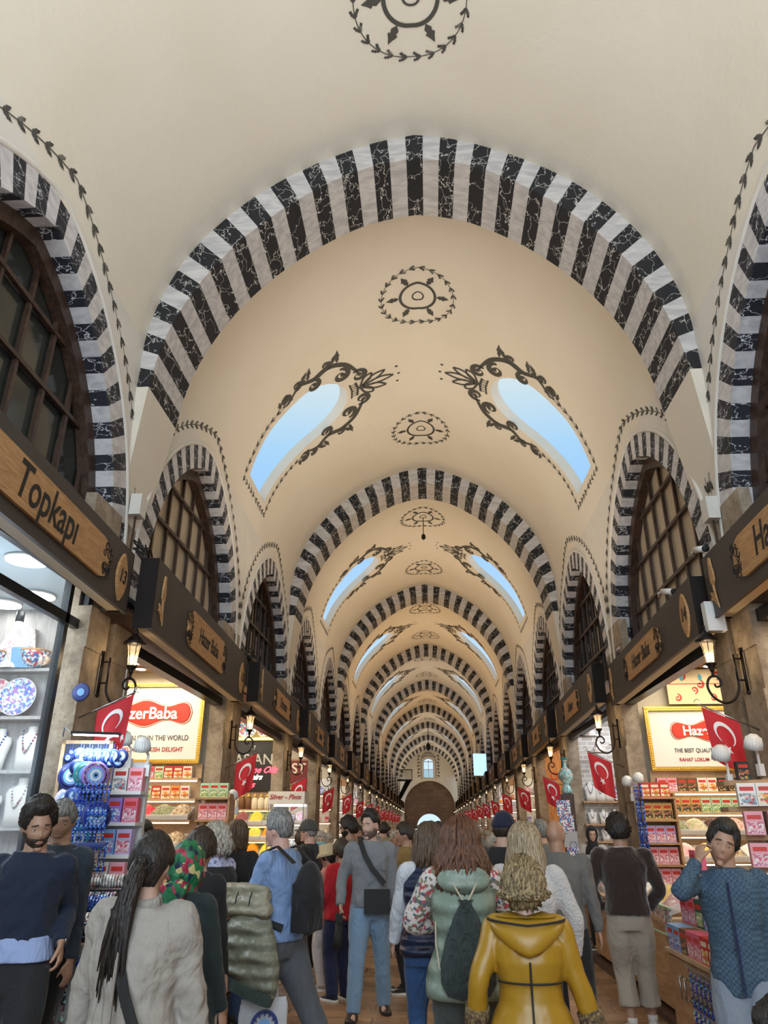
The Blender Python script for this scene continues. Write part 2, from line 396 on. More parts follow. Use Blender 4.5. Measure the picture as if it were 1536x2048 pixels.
def crown_voussoirs(n=45):
    sE, sI = EXL[-1], INL[-1]; mb = MB()
    for i in range(n):
        mb.mi = 0 if i % 2 == 0 else 1
        ring = []
        for t in (i/n, (i+.5)/n, (i+1)/n):
            u = -1+2*t; sg = -1 if u < 0 else 1
            e = at_len(EX, EXL, abs(u)*sE); q = at_len(IN, INL, abs(u)*sI)
            ring.append(((sg*e[0]*kx(sg), e[1]+.02), (sg*q[0]*kx(sg), q[1])))
        for j in (0, 1):
            (e0, q0), (e1, q1) = ring[j], ring[j+1]
            D = 1.02
            mb.add([(e0[0], 0, e0[1]), (e1[0], 0, e1[1]), (q1[0], 0, q1[1]), (q0[0], 0, q0[1]),
                    (e0[0], D, e0[1]), (e1[0], D, e1[1]), (q1[0], D, q1[1]), (q0[0], D, q0[1])], [(0, 1, 2, 3), (3, 2, 6, 7), (7, 6, 5, 4)])
    return mb
# ------------------------------------------------------------------ painted ornament (flat paint laid on the vault, in s, y)
class Paint:
    def __init__(s, mp): s.mb = MB(); s.mp = mp
    def poly(s, pts, mi=0):
        s.mb.mi = mi; n = len(pts); c = (sum(p[0] for p in pts)/n, sum(p[1] for p in pts)/n)
        s.mb.add([s.mp(*p) for p in pts]+[s.mp(*c)], [(i, (i+1) % n, n) for i in range(n)])
    def stroke(s, pts, w, mi=0):
        s.mb.mi = mi; k = len(pts); vs = []
        for i, p in enumerate(pts):
            a, b = pts[max(i-1, 0)], pts[min(i+1, k-1)]; dx, dy = b[0]-a[0], b[1]-a[1]; d = math.hypot(dx, dy) or 1
            q = w(i/(k-1)) if callable(w) else w
            vs += [s.mp(p[0]-dy/d*q, p[1]+dx/d*q), s.mp(p[0]+dy/d*q, p[1]-dx/d*q)]
        s.mb.add(vs, [(2*i, 2*i+1, 2*i+3, 2*i+2) for i in range(k-1)])
    def leaf(s, x, y, a, L, w, mi=0):
        c, q = math.cos(a), math.sin(a)
        P = [(0, 0), (.25, .75), (.42, .55), (.5, 1), (.72, .5), (1, 0), (.72, -.5), (.5, -1), (.42, -.55), (.25, -.75)]
        s.poly([(x+c*u*L-q*v*w, y+q*u*L+c*v*w) for u, v in P], mi)
    def dot(s, x, y, r, mi=0): s.poly([(x+r*math.cos(a*PI/4), y+r*math.sin(a*PI/4)) for a in range(8)], mi)
    def vine(s, pts, step=.17, L=.15, w=.045):
        """twig with leaf pairs and berry pairs along a polyline"""
        s.stroke(pts, .006); Ls = arclen(pts); d = step/2; k = 0
        while d < Ls[-1]:
            p = at_len(pts, Ls, d); q = at_len(pts, Ls, min(d+.03, Ls[-1])); o = at_len(pts, Ls, max(0, d-.03)); a = math.atan2(q[1]-o[1], q[0]-o[0])
            for sd in (-1, 1):
                if k % 2 == 0: s.leaf(p[0], p[1], a+sd*.42, L*1.1, w*.62, 1 if (k//2) % 3 == 1 and sd > 0 else 0)
                else: s.dot(p[0]+math.cos(a+sd*1.57)*.045, p[1]+math.sin(a+sd*1.57)*.045, .018)
            d += step*.62; k += 1
    def curl(s, x, y, a, r, turns, w, sd=1):
        """volute: spiral starting at x,y heading a, winding inward"""
        pts = []; n = 26; cx, cy = x-math.sin(a)*r*sd, y+math.cos(a)*r*sd; a0 = a-sd*PI/2
        for i in range(n+1):
            t = i/n; rr = r*(1-.8*t); th = a0+sd*turns*2*PI*t; pts.append((cx+rr*math.cos(th), cy+rr*math.sin(th)))
        s.stroke(pts, lambda t: w*(.35+1.3*math.sin(min(1, t*1.25+.1)*PI)) if t < .8 else w*.55)
        s.dot(pts[-1][0], pts[-1][1], w*1.5)
def ring(x, y, rx, ry, n=40, f=0): return [(x+rx*math.cos(2*PI*i/n+f), y+ry*math.sin(2*PI*i/n+f)) for i in range(n+1)]
def paint_medallion(P, y):
    P.vine(ring(0, y, .70, .74, 60), .15, .12, .035)
    P.stroke(ring(0, y, .335, .35, 40), .026); P.stroke(ring(0, y, .105, .11, 24), .014)
    for k in range(6):
        a = k*PI/3; P.leaf(.36*math.cos(a), y+.37*math.sin(a), a, .25, .07)
def paint_skylight(P, sg):
    y0 = SKY_Y; hb = .65
    # leaf sprays up both sides and the V below the sill
    for sd in (-1, 1):
        P.vine([(sg*4.74, y0), (sg*4.74, y0+sd*.90), (sg*4.3, y0+sd*.92), (sg*3.6, y0+sd*1.0), (sg*2.9, y0+sd*1.06)], .15, .11, .04)
        # acanthus scroll
        q = lambda a, b: (sg*a, y0+sd*b)
        path = spline([q(2.95, 1.03), q(2.65, 1.22), q(2.3, 1.1), q(1.95, 1.18), q(1.62, 1.02), q(1.42, .72), q(1.3, .42)], 8)
        P.stroke(path, lambda t: .018+.045*math.sin(t*PI))
        P.stroke([(a+sg*.05, b+sd*.05) for a, b in path[6:-4]], .008)
        dirn = PI if sg > 0 else 0
        P.curl(*q(3.05, 1.0), dirn, .15, 1.15, .032, -sg*sd)
        P.curl(*q(2.35, 1.10), dirn, .17, 1.2, .036, sg*sd); P.curl(*q(2.75, 1.16), dirn+.3, .12, 1.1, .026, -sg*sd)
        P.curl(*q(1.72, .92), dirn, .20, 1.25, .040, sg*sd); P.curl(*q(2.0, 1.15), dirn, .12, 1.1, .026, -sg*sd)
        P.curl(*q(1.45, .60), dirn-sg*sd*.6, .19, 1.25, .036, sg*sd)
        for (a, b, an, L) in ((2.62, 1.25, 2.3, .26), (2.45, 1.2, 1.9, .30), (2.70, 1.2, 2.8, .22), (1.9, 1.22, 2.2, .30), (1.75, 1.18, 1.7, .34), (2.02, 1.2, 2.7, .24), (3.1, 1.12, 2.2, .2), (3.2, 1.08, 1.6, .18)):
            x, y = q(a, b); ang = math.atan2(sd*math.sin(an), -sg*math.cos(an)*-1 if 0 else (-sg)*abs(math.cos(an))); P.leaf(x, y, ang, L*1.15, .06)
    # palmette over the head
    for k, (an, L) in enumerate(((0, .78), (.42, .66), (-.42, .66), (.85, .46), (-.85, .46))):
        n = 14; base = (sg*1.36, y0); side = []
        for sd in (-1, 1):
            pts = []
            for i in range(n+1):
                t = i/n; u = L*t; w = .085*math.sin(PI*t**1.4)*sd+0
                pts.append((base[0]-sg*(u*math.cos(an)-w*math.sin(an)), base[1]+u*math.sin(an)+w*math.cos(an)))
            P.stroke(pts, .026)
    for an in (0, .3, -.3): P.dot(sg*(1.36-.9*math.cos(an)), y0+.9*math.sin(an), .035)
    P.stroke([(sg*1.44, y0-.24), (sg*1.40, y0), (sg*1.44, y0+.24)], .03); P.stroke([(sg*1.58, y0-.26), (sg*1.54, y0), (sg*1.58, y0+.26)], .02)
    for k in range(6): P.stroke([(sg*1.42, y0-.2+.08*k), (sg*1.58, y0-.2+.08*k)], .010)
# bays
bay0 = bay_mesh(0, 10.4, True).build('ceiling_2', 'plaster', smooth=True)
struct(bay0); bay0.location = (0, TR0, 0)
P = Paint(lambda s, y: vault(s, y, .008))
paint_medallion(P, 10.70-TR0); paint_medallion(P, 15.55-TR0); paint_skylight(P, -1); paint_skylight(P, 1)
orn0 = struct(P.mb.build('trim_2', ['painted_olive', 'painted_olive_light'])); orn0.location = (0, TR0, 0)
arch0 = struct(crown_voussoirs().build('trim_1', ['marble_black', 'marble_white'])); arch0.location = (0, TR0, 0)
cb = MB()
for sg in (-1, 1):
    k = kx(sg); x0, x1 = sg*3.30*k, sg*3.47*k
    cb.add([(x0, 0, 6.62), (x0, 1.02, 6.62), (x1, 1.02, 6.62), (x1, 0, 6.62), (x1, .12, 5.2), (x1, .90, 5.2)], [(0, 1, 2, 3), (0, 4, 5, 1), (0, 3, 4), (1, 5, 2)])
corb0 = struct(cb.build('trim_3', 'plaster')); corb0.location = (0, TR0, 0)
pm = MB()
for sg in (-1, 1):
    pts = [vault(p[0], p[1]+SKY_Y) for p in sky_outline(sg=sg)]
skb = None
num = 4
for b in range(1, NB+1):
    y = TR0+10.4*b
    for o, nm in ((bay0, 'ceiling_'), (orn0, 'trim_'), (arch0, 'trim_'), (corb0, 'trim_')):
        if y > YEND-2: continue
        if b == NB-0 and o in (bay0,) : pass
        c = o.copy(); COL.objects.link(c); c.location = (0, y, 0); num += 1; c.name = '%s%d' % (nm, num)
# the bay over the camera and behind it
nearv = struct(bay_mesh(0, TR0+7.0, False).build('ceiling_1', 'plaster', smooth=True)); nearv.location = (0, -7.0, 0)
P = Paint(lambda s, y: vault(s, y, .008)); paint_medallion(P, 5.42)
struct(P.mb.build('trim_90', ['painted_olive', 'painted_olive_light']))
# ------------------------------------------------------------------ side walls with pointed arches
AC, AZ = .66, 4.3
def parch(Rr, t):
    """t 0..1 from one springing over the crown to the other; returns (u, z)"""
    h = t if t <= .5 else 1-t; ph = 2*h*math.acos(AC/Rr); u = Rr*math.cos(ph)-AC
    return ((-u if t <= .5 else u), AZ+Rr*math.sin(ph))
RIN, ROUT, RVINE = 2.76, 3.11, 3.42
def side_wall_panel(sg):
    """one pitch of wall: u from -2.6 to 2.6, z 4.9 up to the vault foot, arch cut out"""
    w = W(sg); V = []; E = []; zt = EX[-1][1]+0.0
    o = [(-2.1, 3.4)]+[parch(RIN, i/28) for i in range(29)]+[(2.1, 3.4)]
    # lunette rises above the springing of the vault, so the wall runs up to 7.1 inside the vault line
    smx = next(L for L, c in zip(EXL, EX) if c[1] < 7.30); top = at_len(EX, EXL, smx)[1]; mb = MB(); n = 32
    outline = [parch(RIN, i/n) for i in range(n+1)]
    low = [(-2.1, 3.4)]+outline+[(2.1, 3.4)]
    up = []
    for i, (u, z) in enumerate(low):
        if i == 0: up.append((-2.6, 3.4))
        elif i == len(low)-1: up.append((2.6, 3.4))
        else:
            t = (i-1)/n
            up.append((-2.6, AZ+(top-AZ)*t/.25) if t < .25 else ((2.6, AZ+(top-AZ)*(1-t)/.25) if t > .75 else (-2.6+5.2*(t-.25)/.5, top)))
    vs = [(sg*w, u, z) for u, z in low]+[((sg*w if z < top-.01 else vault(sg*smx, 0)[0]), u, z+(.0 if z < top-.01 else .004)) for u, z in up]; k = len(low)
    mb.add(vs, [(i, i+1, k+i+1, k+i) for i in range(k-1)])
    return mb
def ringband(sg, r0, r1, d0, d1, n, alt=True, jamb=3.5):
    """front face between radii r0 (inner) and r1 at depth d0, and soffit at r0 from d0 to d1"""
    w = W(sg); mb = MB()
    def pt(Rr, t, d): u, z = parch(Rr, t); return (sg*(w+d), u, z)
    for i in range(n):
        mb.mi = 0 if (i % 2 == 0 or not alt) else 1
        for j in (0, 1):
            a, b = (i+j/2)/n, (i+(j+1)/2)/n
            mb.add([pt(r1, a, d0), pt(r1, b, d0), pt(r0, b, d0), pt(r0, a, d0), pt(r0, a, d1), pt(r0, b, d1)], [(0, 1, 2, 3), (3, 2, 5, 4)])
    zz = AZ; i = 0; st = .19
    while zz > jamb+.01:
        z1 = max(jamb, zz-st); mb.mi = 1 if (i % 2 == 0 and alt) else 0; i += 1
        for s2 in (-1, 1):
            a, b = s2*(r0-AC), s2*(r1-AC)
            mb.add([(sg*(w+d0), b, zz), (sg*(w+d0), a, zz), (sg*(w+d0), a, z1), (sg*(w+d0), b, z1), (sg*(w+d1), a, zz), (sg*(w+d1), a, z1)], [(0, 1, 2, 3), (1, 4, 5, 2)])
        zz = z1
    return mb
def lattice(sg, pane):
    """pointed wooden window: frame ring, mullions, transoms, one pane sheet behind"""
    w = W(sg); mb = MB(); x = sg*(w+.26)
    for rr, d0, d1, th in ((2.72, .20, .30, .13), ):
        n = 30
        for i in range(n):
            a, b = i/n, (i+1)/n
            q = [parch(rr+.06, a), parch(rr+.06, b), parch(rr-th, b), parch(rr-th, a)]
            mb.add([(sg*(w+.19), *p) for p in q]+[(sg*(w+.32), *p) for p in q], [(0, 1, 2, 3), (3, 2, 6, 7), (7, 6, 5, 4)])
    def ztop(u):
        r = 2.66; return AZ+math.sqrt(max(0, r*r-(abs(u)+AC)**2))
    us = [-1.75+.5*i for i in range(8)]
    for u in us:
        mb.cbox((x+sg*.03, u, (4.12+ztop(u))/2), (.045, .046, ztop(u)-4.12))
    for z in (4.30, 5.0, 5.70, 6.35):
        r = 2.66; u = math.sqrt(max(0, r*r-(z-AZ)**2))-AC; mb.cbox((x+sg*.02, 0, z), (.05, 2*u, .05))
    o = mb.build('frame', 'dark_wood')
    p2 = MB(); pts = [parch(2.70, i/24) for i in range(25)]; pts = [(-2.04, 4.14)]+pts+[(2.04, 4.14)]
    n = len(pts); p2.add([(sg*(w+.33), u, z) for u, z in pts], [tuple(range(n))])
    pn = p2.build('pane', pane)
    return o, pn
def upvine(sg):
    """vine band painted around the arch, on wall and vault"""
    def mp(a, b):       # a = along y (u), b = height z
        z = b
        w = W(sg)
        # follow the vault above its foot
        if z <= 7.0: return (sg*(w-.008), a, z)
        s = EXL[-1]-(z-6.62); p = vault(sg*s, a, .008); return p
    P = Paint(mp)
    pts = []
    for i in range(61):
        u, z = parch(RVINE, i/60)
        if abs(u) <= 2.56: pts.append((u, z))
    pts = [(-2.56, 5.15)]+pts+[(2.56, 5.15)]
    P.vine(pts, .17, .14, .045)
    return P.mb
def molding(sg):
    mb = MB(); w = W(sg)
    mb.tube([(sg*(w-.0), *parch(ROUT+.04, i/30)) for i in range(31)], .035, 6, cap=False)
    for s2 in (-1, 1): mb.tube([(sg*w, s2*(ROUT+.04-AC), AZ), (sg*w, s2*(ROUT+.04-AC), 3.6)], .035, 6)
    return mb
wn = 0
NP = 17
for sg, side in ((-1, 'left'), (1, 'right')):
    wl = struct(side_wall_panel(sg).build('wall_'+side, 'lime_white'))
    bd = struct(ringband(sg, RIN, ROUT, -.012, .20, 41).build('trim_%d' % (100 if sg < 0 else 300), ['marble_black_side', 'marble_white_side']))
    vn = struct(upvine(sg).build('trim_%d' % (101 if sg < 0 else 301), ['painted_olive', 'painted_olive_light']))
    ml = struct(molding(sg).build('trim_%d' % (102 if sg < 0 else 302), 'lime_white', smooth=True))
    lats = {}
    for pn in ('pane_beige', 'pane_dark'):
        e = empty('window_%d' % (900)); struct(e); a, b = lattice(sg, pn); a.parent = e; b.parent = e; lats[pn] = e
    used = set(); tn = 103 if sg < 0 else 303
    for k in range(-2, NP):
        yc = ARC0+PITCH*k
        if yc > 90: break
        for j, o in enumerate((wl, bd, vn, ml)):
            if k == -2: o.location = (0, yc, 0); continue
            c = o.copy(); COL.objects.link(c); c.location = (0, yc, 0)
            if j == 0: c.name = 'wall_'+side
            else: c.name = 'trim_%d' % tn; tn += 1
        pane = 'pane_dark' if (k <= 0 or k in (2, 3, 5, 6, 9)) else 'pane_beige'
        if sg > 0: pane = 'pane_dark' if (k <= 0 or k in (2, 3, 4, 7)) else 'pane_beige'
        wn += 1
        e = lats[pane]
        c = e if pane not in used else copy_tree(e)
        used.add(pane); c.location = (0, yc, 0); c.name = 'window_%d' % wn
# stone piers under the plaster, one between every two shops
def pier(sg):
    mb = MB(); w = W(sg); rr = random.Random(3)
    for (y0, y1, x0_) in ((-.56, -.10, .16), (-.10, .12, .05), (.12, .56, .14)):
        n = 12; zs = [4.95*i/n for i in range(n+1)]
        for i in range(n):
            j = rr.uniform(-.012, .012); x = x0_ if zs[i] < 3.5 else .02
            mb.box((min(sg*(w-x+j), sg*(w+.10)), y0, zs[i]), (max(sg*(w-x+j), sg*(w+.10)), y1, zs[i+1]))
    return mb
PY = {-1: 7.32, 1: 7.60}
for sg, side in ((-1, 'left'), (1, 'right')):
    p = struct(pier(sg).build('wall_'+side, 'rough_stone'))
    for k in range(-2, NP):
        c = p if k == -2 else p.copy()
        if k > -2: COL.objects.link(c)
        c.location = (0, PY[sg]+PITCH*k, 0); c.name = 'wall_'+side
mb = MB(); mb.box((-9, -8, -.2), (9, YEND+1, 0)); struct(mb.build('floor', 'stone_floor'))
# end wall with window, blind arch and street door
def arc(cx, cz, r, a0, a1, n=24, rz=None): return [(cx+r*math.cos(a0+(a1-a0)*i/n), cz+(rz or r)*math.sin(a0+(a1-a0)*i/n)) for i in range(n+1)]
def flat_holes(outer, holes, y, name, m, parent=None):
    V = [Vector(p) for p in outer]; E = [(i, (i+1) % len(outer)) for i in range(len(outer))]
    for h in holes:
        b = len(V); V += [Vector(p) for p in h]; E += [(b+i, b+(i+1) % len(h)) for i in range(len(h))]
    r = delaunay_2d_cdt(V, E, [], 1, 1e-5); vs, fs = r[0], r[2]
    def inside(p, poly):
        c = False; j = len(poly)-1
        for i in range(len(poly)):
            if (poly[i][1] > p[1]) != (poly[j][1] > p[1]) and p[0] < (poly[j][0]-poly[i][0])*(p[1]-poly[i][1])/(poly[j][1]-poly[i][1])+poly[i][0]: c = not c
            j = i
        return c
    fs = [tuple(f) for f in fs if not any(inside((sum(vs[i][0] for i in f)/len(f), sum(vs[i][1] for i in f)/len(f)), h) for h in holes)]
    mb = MB(); mb.add([(v[0], y, v[1]) for v in vs], fs)
    for h in holes:
        n = len(h); mb.add([(p[0], y, p[1]) for p in h]+[(p[0], y+.6, p[1]) for p in h], [(i, (i+1) % n, (i+1) % n+n, i+n) for i in range(n)])
    return mb.build(name, m, parent)
win = [(-.70, 7.05), (.60, 7.05)]+arc(-.05, 8.7, .65, 0, PI)
door = [(-1.55, 0), (1.45, 0)]+arc(-.05, 1.7, 1.5, 0, PI, rz=1.45)
big = [(-3.05, 0), (3.0, 0)]+arc(-.02, 3.8, 3.02, 0, PI, rz=3.0)
struct(flat_holes([(-6, 0), (6, 0), (6, 11.5), (-6, 11.5)], [big, win], YEND, 'wall_end', 'plaster'))
struct(flat_holes([(-4, 0), (4, 0), (4, 7.2), (-4, 7.2)], [door], YEND+.5, 'wall_end_stone', 'ashlar'))
w0 = struct(empty('window_60')); mb = MB()
for (a, b, c, d) in ((-.70, 7.05, -.60, 9.3), (.50, 7.05, .60, 9.3), (-.09, 7.2, -.02, 9.2), (-.6, 7.05, .5, 7.2), (-.6, 8.05, .5, 8.13), (-.6, 8.95, .5, 9.05)): mb.box((a, YEND+.3, b), (c, YEND+.4, d))
mb.build('frame', 'white_paint', w0)
mb = MB(); mb.add([(-.65, YEND+.45, 7.1), (.55, YEND+.45, 7.1), (.55, YEND+.45, 8.1), (-.65, YEND+.45, 8.1)], [(0, 1, 2, 3)]); mb.build('pane', glassy('turquoise_glass', (.15, .75, .85), .45), w0)
P = Paint(lambda a, b: (a, YEND-.01, b))
for sd in (-1, 1):
    P.vine(spline([(-.05+sd*.85, 6.95), (-.05+sd*.9, 8.6), (-.05+sd*.75, 9.4), (-.05, 9.75)], 6), .2, .2, .06)
    for q in range(7): P.curl(-.05+sd*(1.0+.05*(q % 2)), 7.3+.38*q, 1.57, .16, 1.1, .03, -sd)
    for q in range(5): P.leaf(-.05+sd*.15*q, 9.85-.08*q*q*.3, 1.57-sd*.25*q, .4, .07)
area('far_end_fill', (0, 86, 6.0), 3, 110, (1, .80, .55), (math.radians(70), 0, 0))  # added fill light that lifts the end wall; no fixture stands here
struct(P.mb.build('trim_95', ['painted_olive', 'painted_olive_light']))
# ------------------------------------------------------------------ shop shells
SHOPC = {(-1, 0): (.80, .93, 1), (-1, 1): (1, .86, .64), (-1, 2): (1, .86, .62), (-1, 3): (1, .90, .74), (-1, 4): (1, .93, .82), (-1, 5): (1, .88, .70),
         (1, 0): (1, .88, .70), (1, 1): (1, .88, .68), (1, 2): (.94, .97, 1), (1, 3): (1, .80, .55), (1, 4): (1, .88, .68), (1, 5): (1, .82, .60)}
cn = 50
def shell(sg, k):
    """alcove behind the arch: partitions are the walls of neighbouring shops"""
    global cn
    y0, y1 = PY[sg]+PITCH*(k-1)+.44, PY[sg]+PITCH*k-.44; w = W(sg)
    if (sg, k) == (-1, 0): y1 = 8.27
    if (sg, k) == (-1, 1): y0 = 8.35
    side = 'left' if sg < 0 else 'right'
    m = 'grey_paint' if (sg, k) == (-1, 0) else ('shop_wood' if (sg, k) in ((1, 3), (-1, 5), (1, 5)) else 'cream_paint')
    mb = MB(); mb.add([(sg*(w+.02), y1, 0), (sg*(w+3.6), y1, 0), (sg*(w+3.6), y1, 4.1), (sg*(w+.02), y1, 4.1)], [(0, 1, 2, 3)])
    mb.add([(sg*(w+.02), y0, 0), (sg*(w+3.6), y0, 0), (sg*(w+3.6), y0, 4.1), (sg*(w+.02), y0, 4.1)], [(0, 1, 2, 3)])
    mb.add([(sg*(w+3.6), y0, 0), (sg*(w+3.6), y1, 0), (sg*(w+3.6), y1, 4.1), (sg*(w+3.6), y0, 4.1)], [(0, 1, 2, 3)])
    struct(mb.build('wall_'+side, m))
    mb = MB(); mb.add([(sg*(w-.1), y0, 4.1), (sg*(w+3.6), y0, 4.1), (sg*(w+3.6), y1, 4.1), (sg*(w-.1), y1, 4.1)], [(0, 1, 2, 3)])
    cn += 1; struct(mb.build('ceiling_%d' % cn, 'shop_wood' if (sg, k) != (-1, 0) else mat('ice_blue_ceiling', (.62, .78, .88), .3)))
    e = {0: 95, 1: 105, 2: 105}.get(k, 80)
    if k >= 0: area('shop_light', (sg*(w+1.25), (y0+y1)/2, 4.08 if (sg, k) == (-1, 0) else 4.0), 3.4, e, SHOPC.get((sg, k), (1, .88, .70) if k % 2 else (.96, .96, 1)), (0, 0, 0), 1.9).rotation_euler = (0, 0, PI/2)
    # anthracite shutter frame round the opening
    f = struct(empty('door_%d' % (cn)))
    mb = MB()
    ya, yb = y0-.02, y1+.02
    if (sg, k) == (-1, 0): ya, yb = 2.5, 6.86
    if (sg, k) == (-1, 1): ya = 7.78
    zh = 3.96 if (sg, k) == (-1, 0) else 3.52
    for y in (ya, yb): mb.box((min(sg*(w-.10), sg*(w+.05)), y-.05, 0), (max(sg*(w-.10), sg*(w+.05)), y+.05, zh+.1))
    mb.box((min(sg*(w-.10), sg*(w+.05)), ya, zh), (max(sg*(w-.10), sg*(w+.05)), yb, zh+.12)); mb.build('frame', 'anthracite', f)
    mb = MB()
    for y in (ya+.075, yb-.075): mb.box((min(sg*(w-.06), sg*(w+.02)), y-.022, 0), (max(sg*(w-.06), sg*(w+.02)), y+.022, 3.52))
    mb.build('rail', 'steel', f)
for sg in (-1, 1):
    for k in range(-1, NP): shell(sg, k)
for sg, side in ((-1, 'left'), (1, 'right')):
    mb = MB(); w = W(sg)+3.62; mb.add([(sg*w, -8, 0), (sg*w, YEND, 0), (sg*w, YEND, 4.2), (sg*w, -8, 4.2)], [(0, 1, 2, 3)]); struct(mb.build('wall_'+side, 'cream_paint'))
# ------------------------------------------------------------------ fascias
def plaque_outline(L, H, bulge=.10):
    pts = [(-L/2+.12, -H/2), (L/2-.12, -H/2)]
    r = [(.02, -.44), (.10, -.36), (.07, -.22), (.15, -.12), (.13, 0), (.15, .12), (.07, .22), (.10, .36), (.02, .44)]
    pts += [(L/2-.06+a*.9, b*H) for a, b in r]+[(L/2-.12, H/2), (-L/2+.12, H/2)]+[(-(L/2-.06+a*.9), b*H) for a, b in reversed(r)]
    return pts
def carve(mb, cx, cz, w, h, sd, y):
    """carved flower tracery: rings and curls standing on the plaque end"""
    rr = random.Random(5)
    for i in range(15):
        x, z = cx+rr.uniform(-.5, .5)*w, cz+rr.uniform(-.46, .46)*h; r = rr.uniform(.018, .04)
        a0 = rr.random()*6; pts = [(x+r*math.cos(a0+t*.7), y, z+r*1.2*math.sin(a0+t*.7)) for t in range(9)]
        mb.tube(pts, .0045, 4, cap=False)
FN = {}
def fascia(sg, k, name, number, L=4.9, H=.66, z=3.60, nx=2.80, fx=2.95, y0=7.1, label='', plaq_c=.5, plaq_L=1.85, tsize=.27):
    """local x runs left to right as read from the hall, local y into the wall"""
    ang = math.atan2(fx-nx, L)
    t = empty('shop_fascia', label=label, cat='shop sign', group='brown shop fascias along the hall')
    if sg < 0: t.location = (-nx, y0, z); t.rotation_euler = (0, 0, PI/2+ang)
    else: t.location = (fx, y0+L, z); t.rotation_euler = (0, 0, -PI/2-ang*1.0+0)
    if sg > 0: t.rotation_euler = (0, 0, -PI/2-ang)
    D = .19
    mb = MB(); mb.add([(0, 0, 0), (L, 0, 0), (L, 0, H), (0, 0, H), (0, D, H), (L, D, H)], [(0, 1, 2, 3), (3, 2, 5, 4)])
    mb.box((0, -.006, -.015), (L, .03, .0))
    mb.build('fascia_panel', 'fascia_brown', t)
    mb = MB(); mb.add([(0, .03, .02), (L, .03, .02), (L, D, .02), (0, D, .02)], [(0, 1, 2, 3)]); mb.build('underside', 'cream_paint', t)
    for x in (0, L):
        mb = MB(); mb.box((x-.012, 0.0, 0.004), (x+.012, D, H-.004)); mb.build('end_cap', 'box_black', t)
    cx = L*plaq_c; ph = H*.60
    mb = MB(); mb.prism([(cx+a, H*.47+b) for a, b in plaque_outline(plaq_L, ph)], -.028, -.002)
    p = mb.build('name_plaque', 'plaque_wood', t)
    for sd in (-1, 1): mb = MB(); carve(mb, cx+sd*plaq_L/2, H*.47, .17, ph*.8, sd, -.031); tag(mb.build('carving', 'ink', p), kind='stuff')
    tx = text('lettering', name, tsize, 'ink', p, (cx, -.030, H*.47), shear=.22, bold=.004, sx=.82)
    # lens shaped number plaque at the right end
    mb = MB(); c = L-.30; o = []
    for i in range(9): o.append((c-.13*math.sin(PI*i/8)**.8, H*.45+.24-.48*i/8))
    for i in range(1, 8): o.append((c+.13*math.sin(PI*i/8)**.8, H*.45-.24+.48*i/8))
    mb.prism(o, -.028, -.002); p2 = mb.build('number_plaque', 'plaque_wood', t)
    text('numeral', number, .19, 'ink', p2, (c, -.030, H*.45), shear=.15, bold=.004)
    # carved tulip at the left end
    mb = MB(); x0 = .24; zc = H*.5
    bud = [(0, -.05), (.05, 0), (.055, .08), (.03, .17), (0.015, .25), (0, .19), (-.015, .25), (-.035, .16), (-.05, .08), (-.045, 0)]
    mb.prism([(x0+a, zc+b) for a, b in bud], -.022, -.004)
    mb.tube([(x0, -.014, zc-.04), (x0+.012, -.014, zc-.12), (x0+.055, -.014, zc-.28)], [.014, .012, .008], 6)
    mb.prism([(x0+.01, zc-.17), (x0-.04, zc-.10), (x0-.11, zc-.08), (x0-.08, zc-.13), (x0-.12, zc-.16), (x0-.03, zc-.19), (x0+.02, zc-.24)], -.02, -.004)
    mb.build('tulip_ornament', 'plaque_wood', t)
    return t
NAMES = {(-1, 0): ('Topkapı', '13'), (-1, 1): ('Hazer Baba', '15'), (-1, 2): ('Ottoman', '17'), (1, 0): ('Hazer Baba', '12'), (1, 1): ('Hazer Baba', '14'), (1, 2): ('Kanun', '16'), (1, 3): ('Asia', '18')}
FAR = ['Ucuzcular', 'Malatya', 'Arifbey', 'Safran', 'Nil', 'Pazar', 'Osmanlı', 'Lale', 'Sultan', 'Ender', 'Cankurt', 'Meşe', 'Yıldız', 'Hacıbey']
ORD = ['nearest', 'second', 'third', 'fourth', 'fifth', 'sixth', 'seventh', 'eighth', 'ninth', 'tenth', 'eleventh', 'twelfth', 'thirteenth', 'fourteenth', 'fifteenth', 'sixteenth', 'seventeenth', 'eighteenth']
def sname(sg): return 'left' if sg < 0 else 'right'
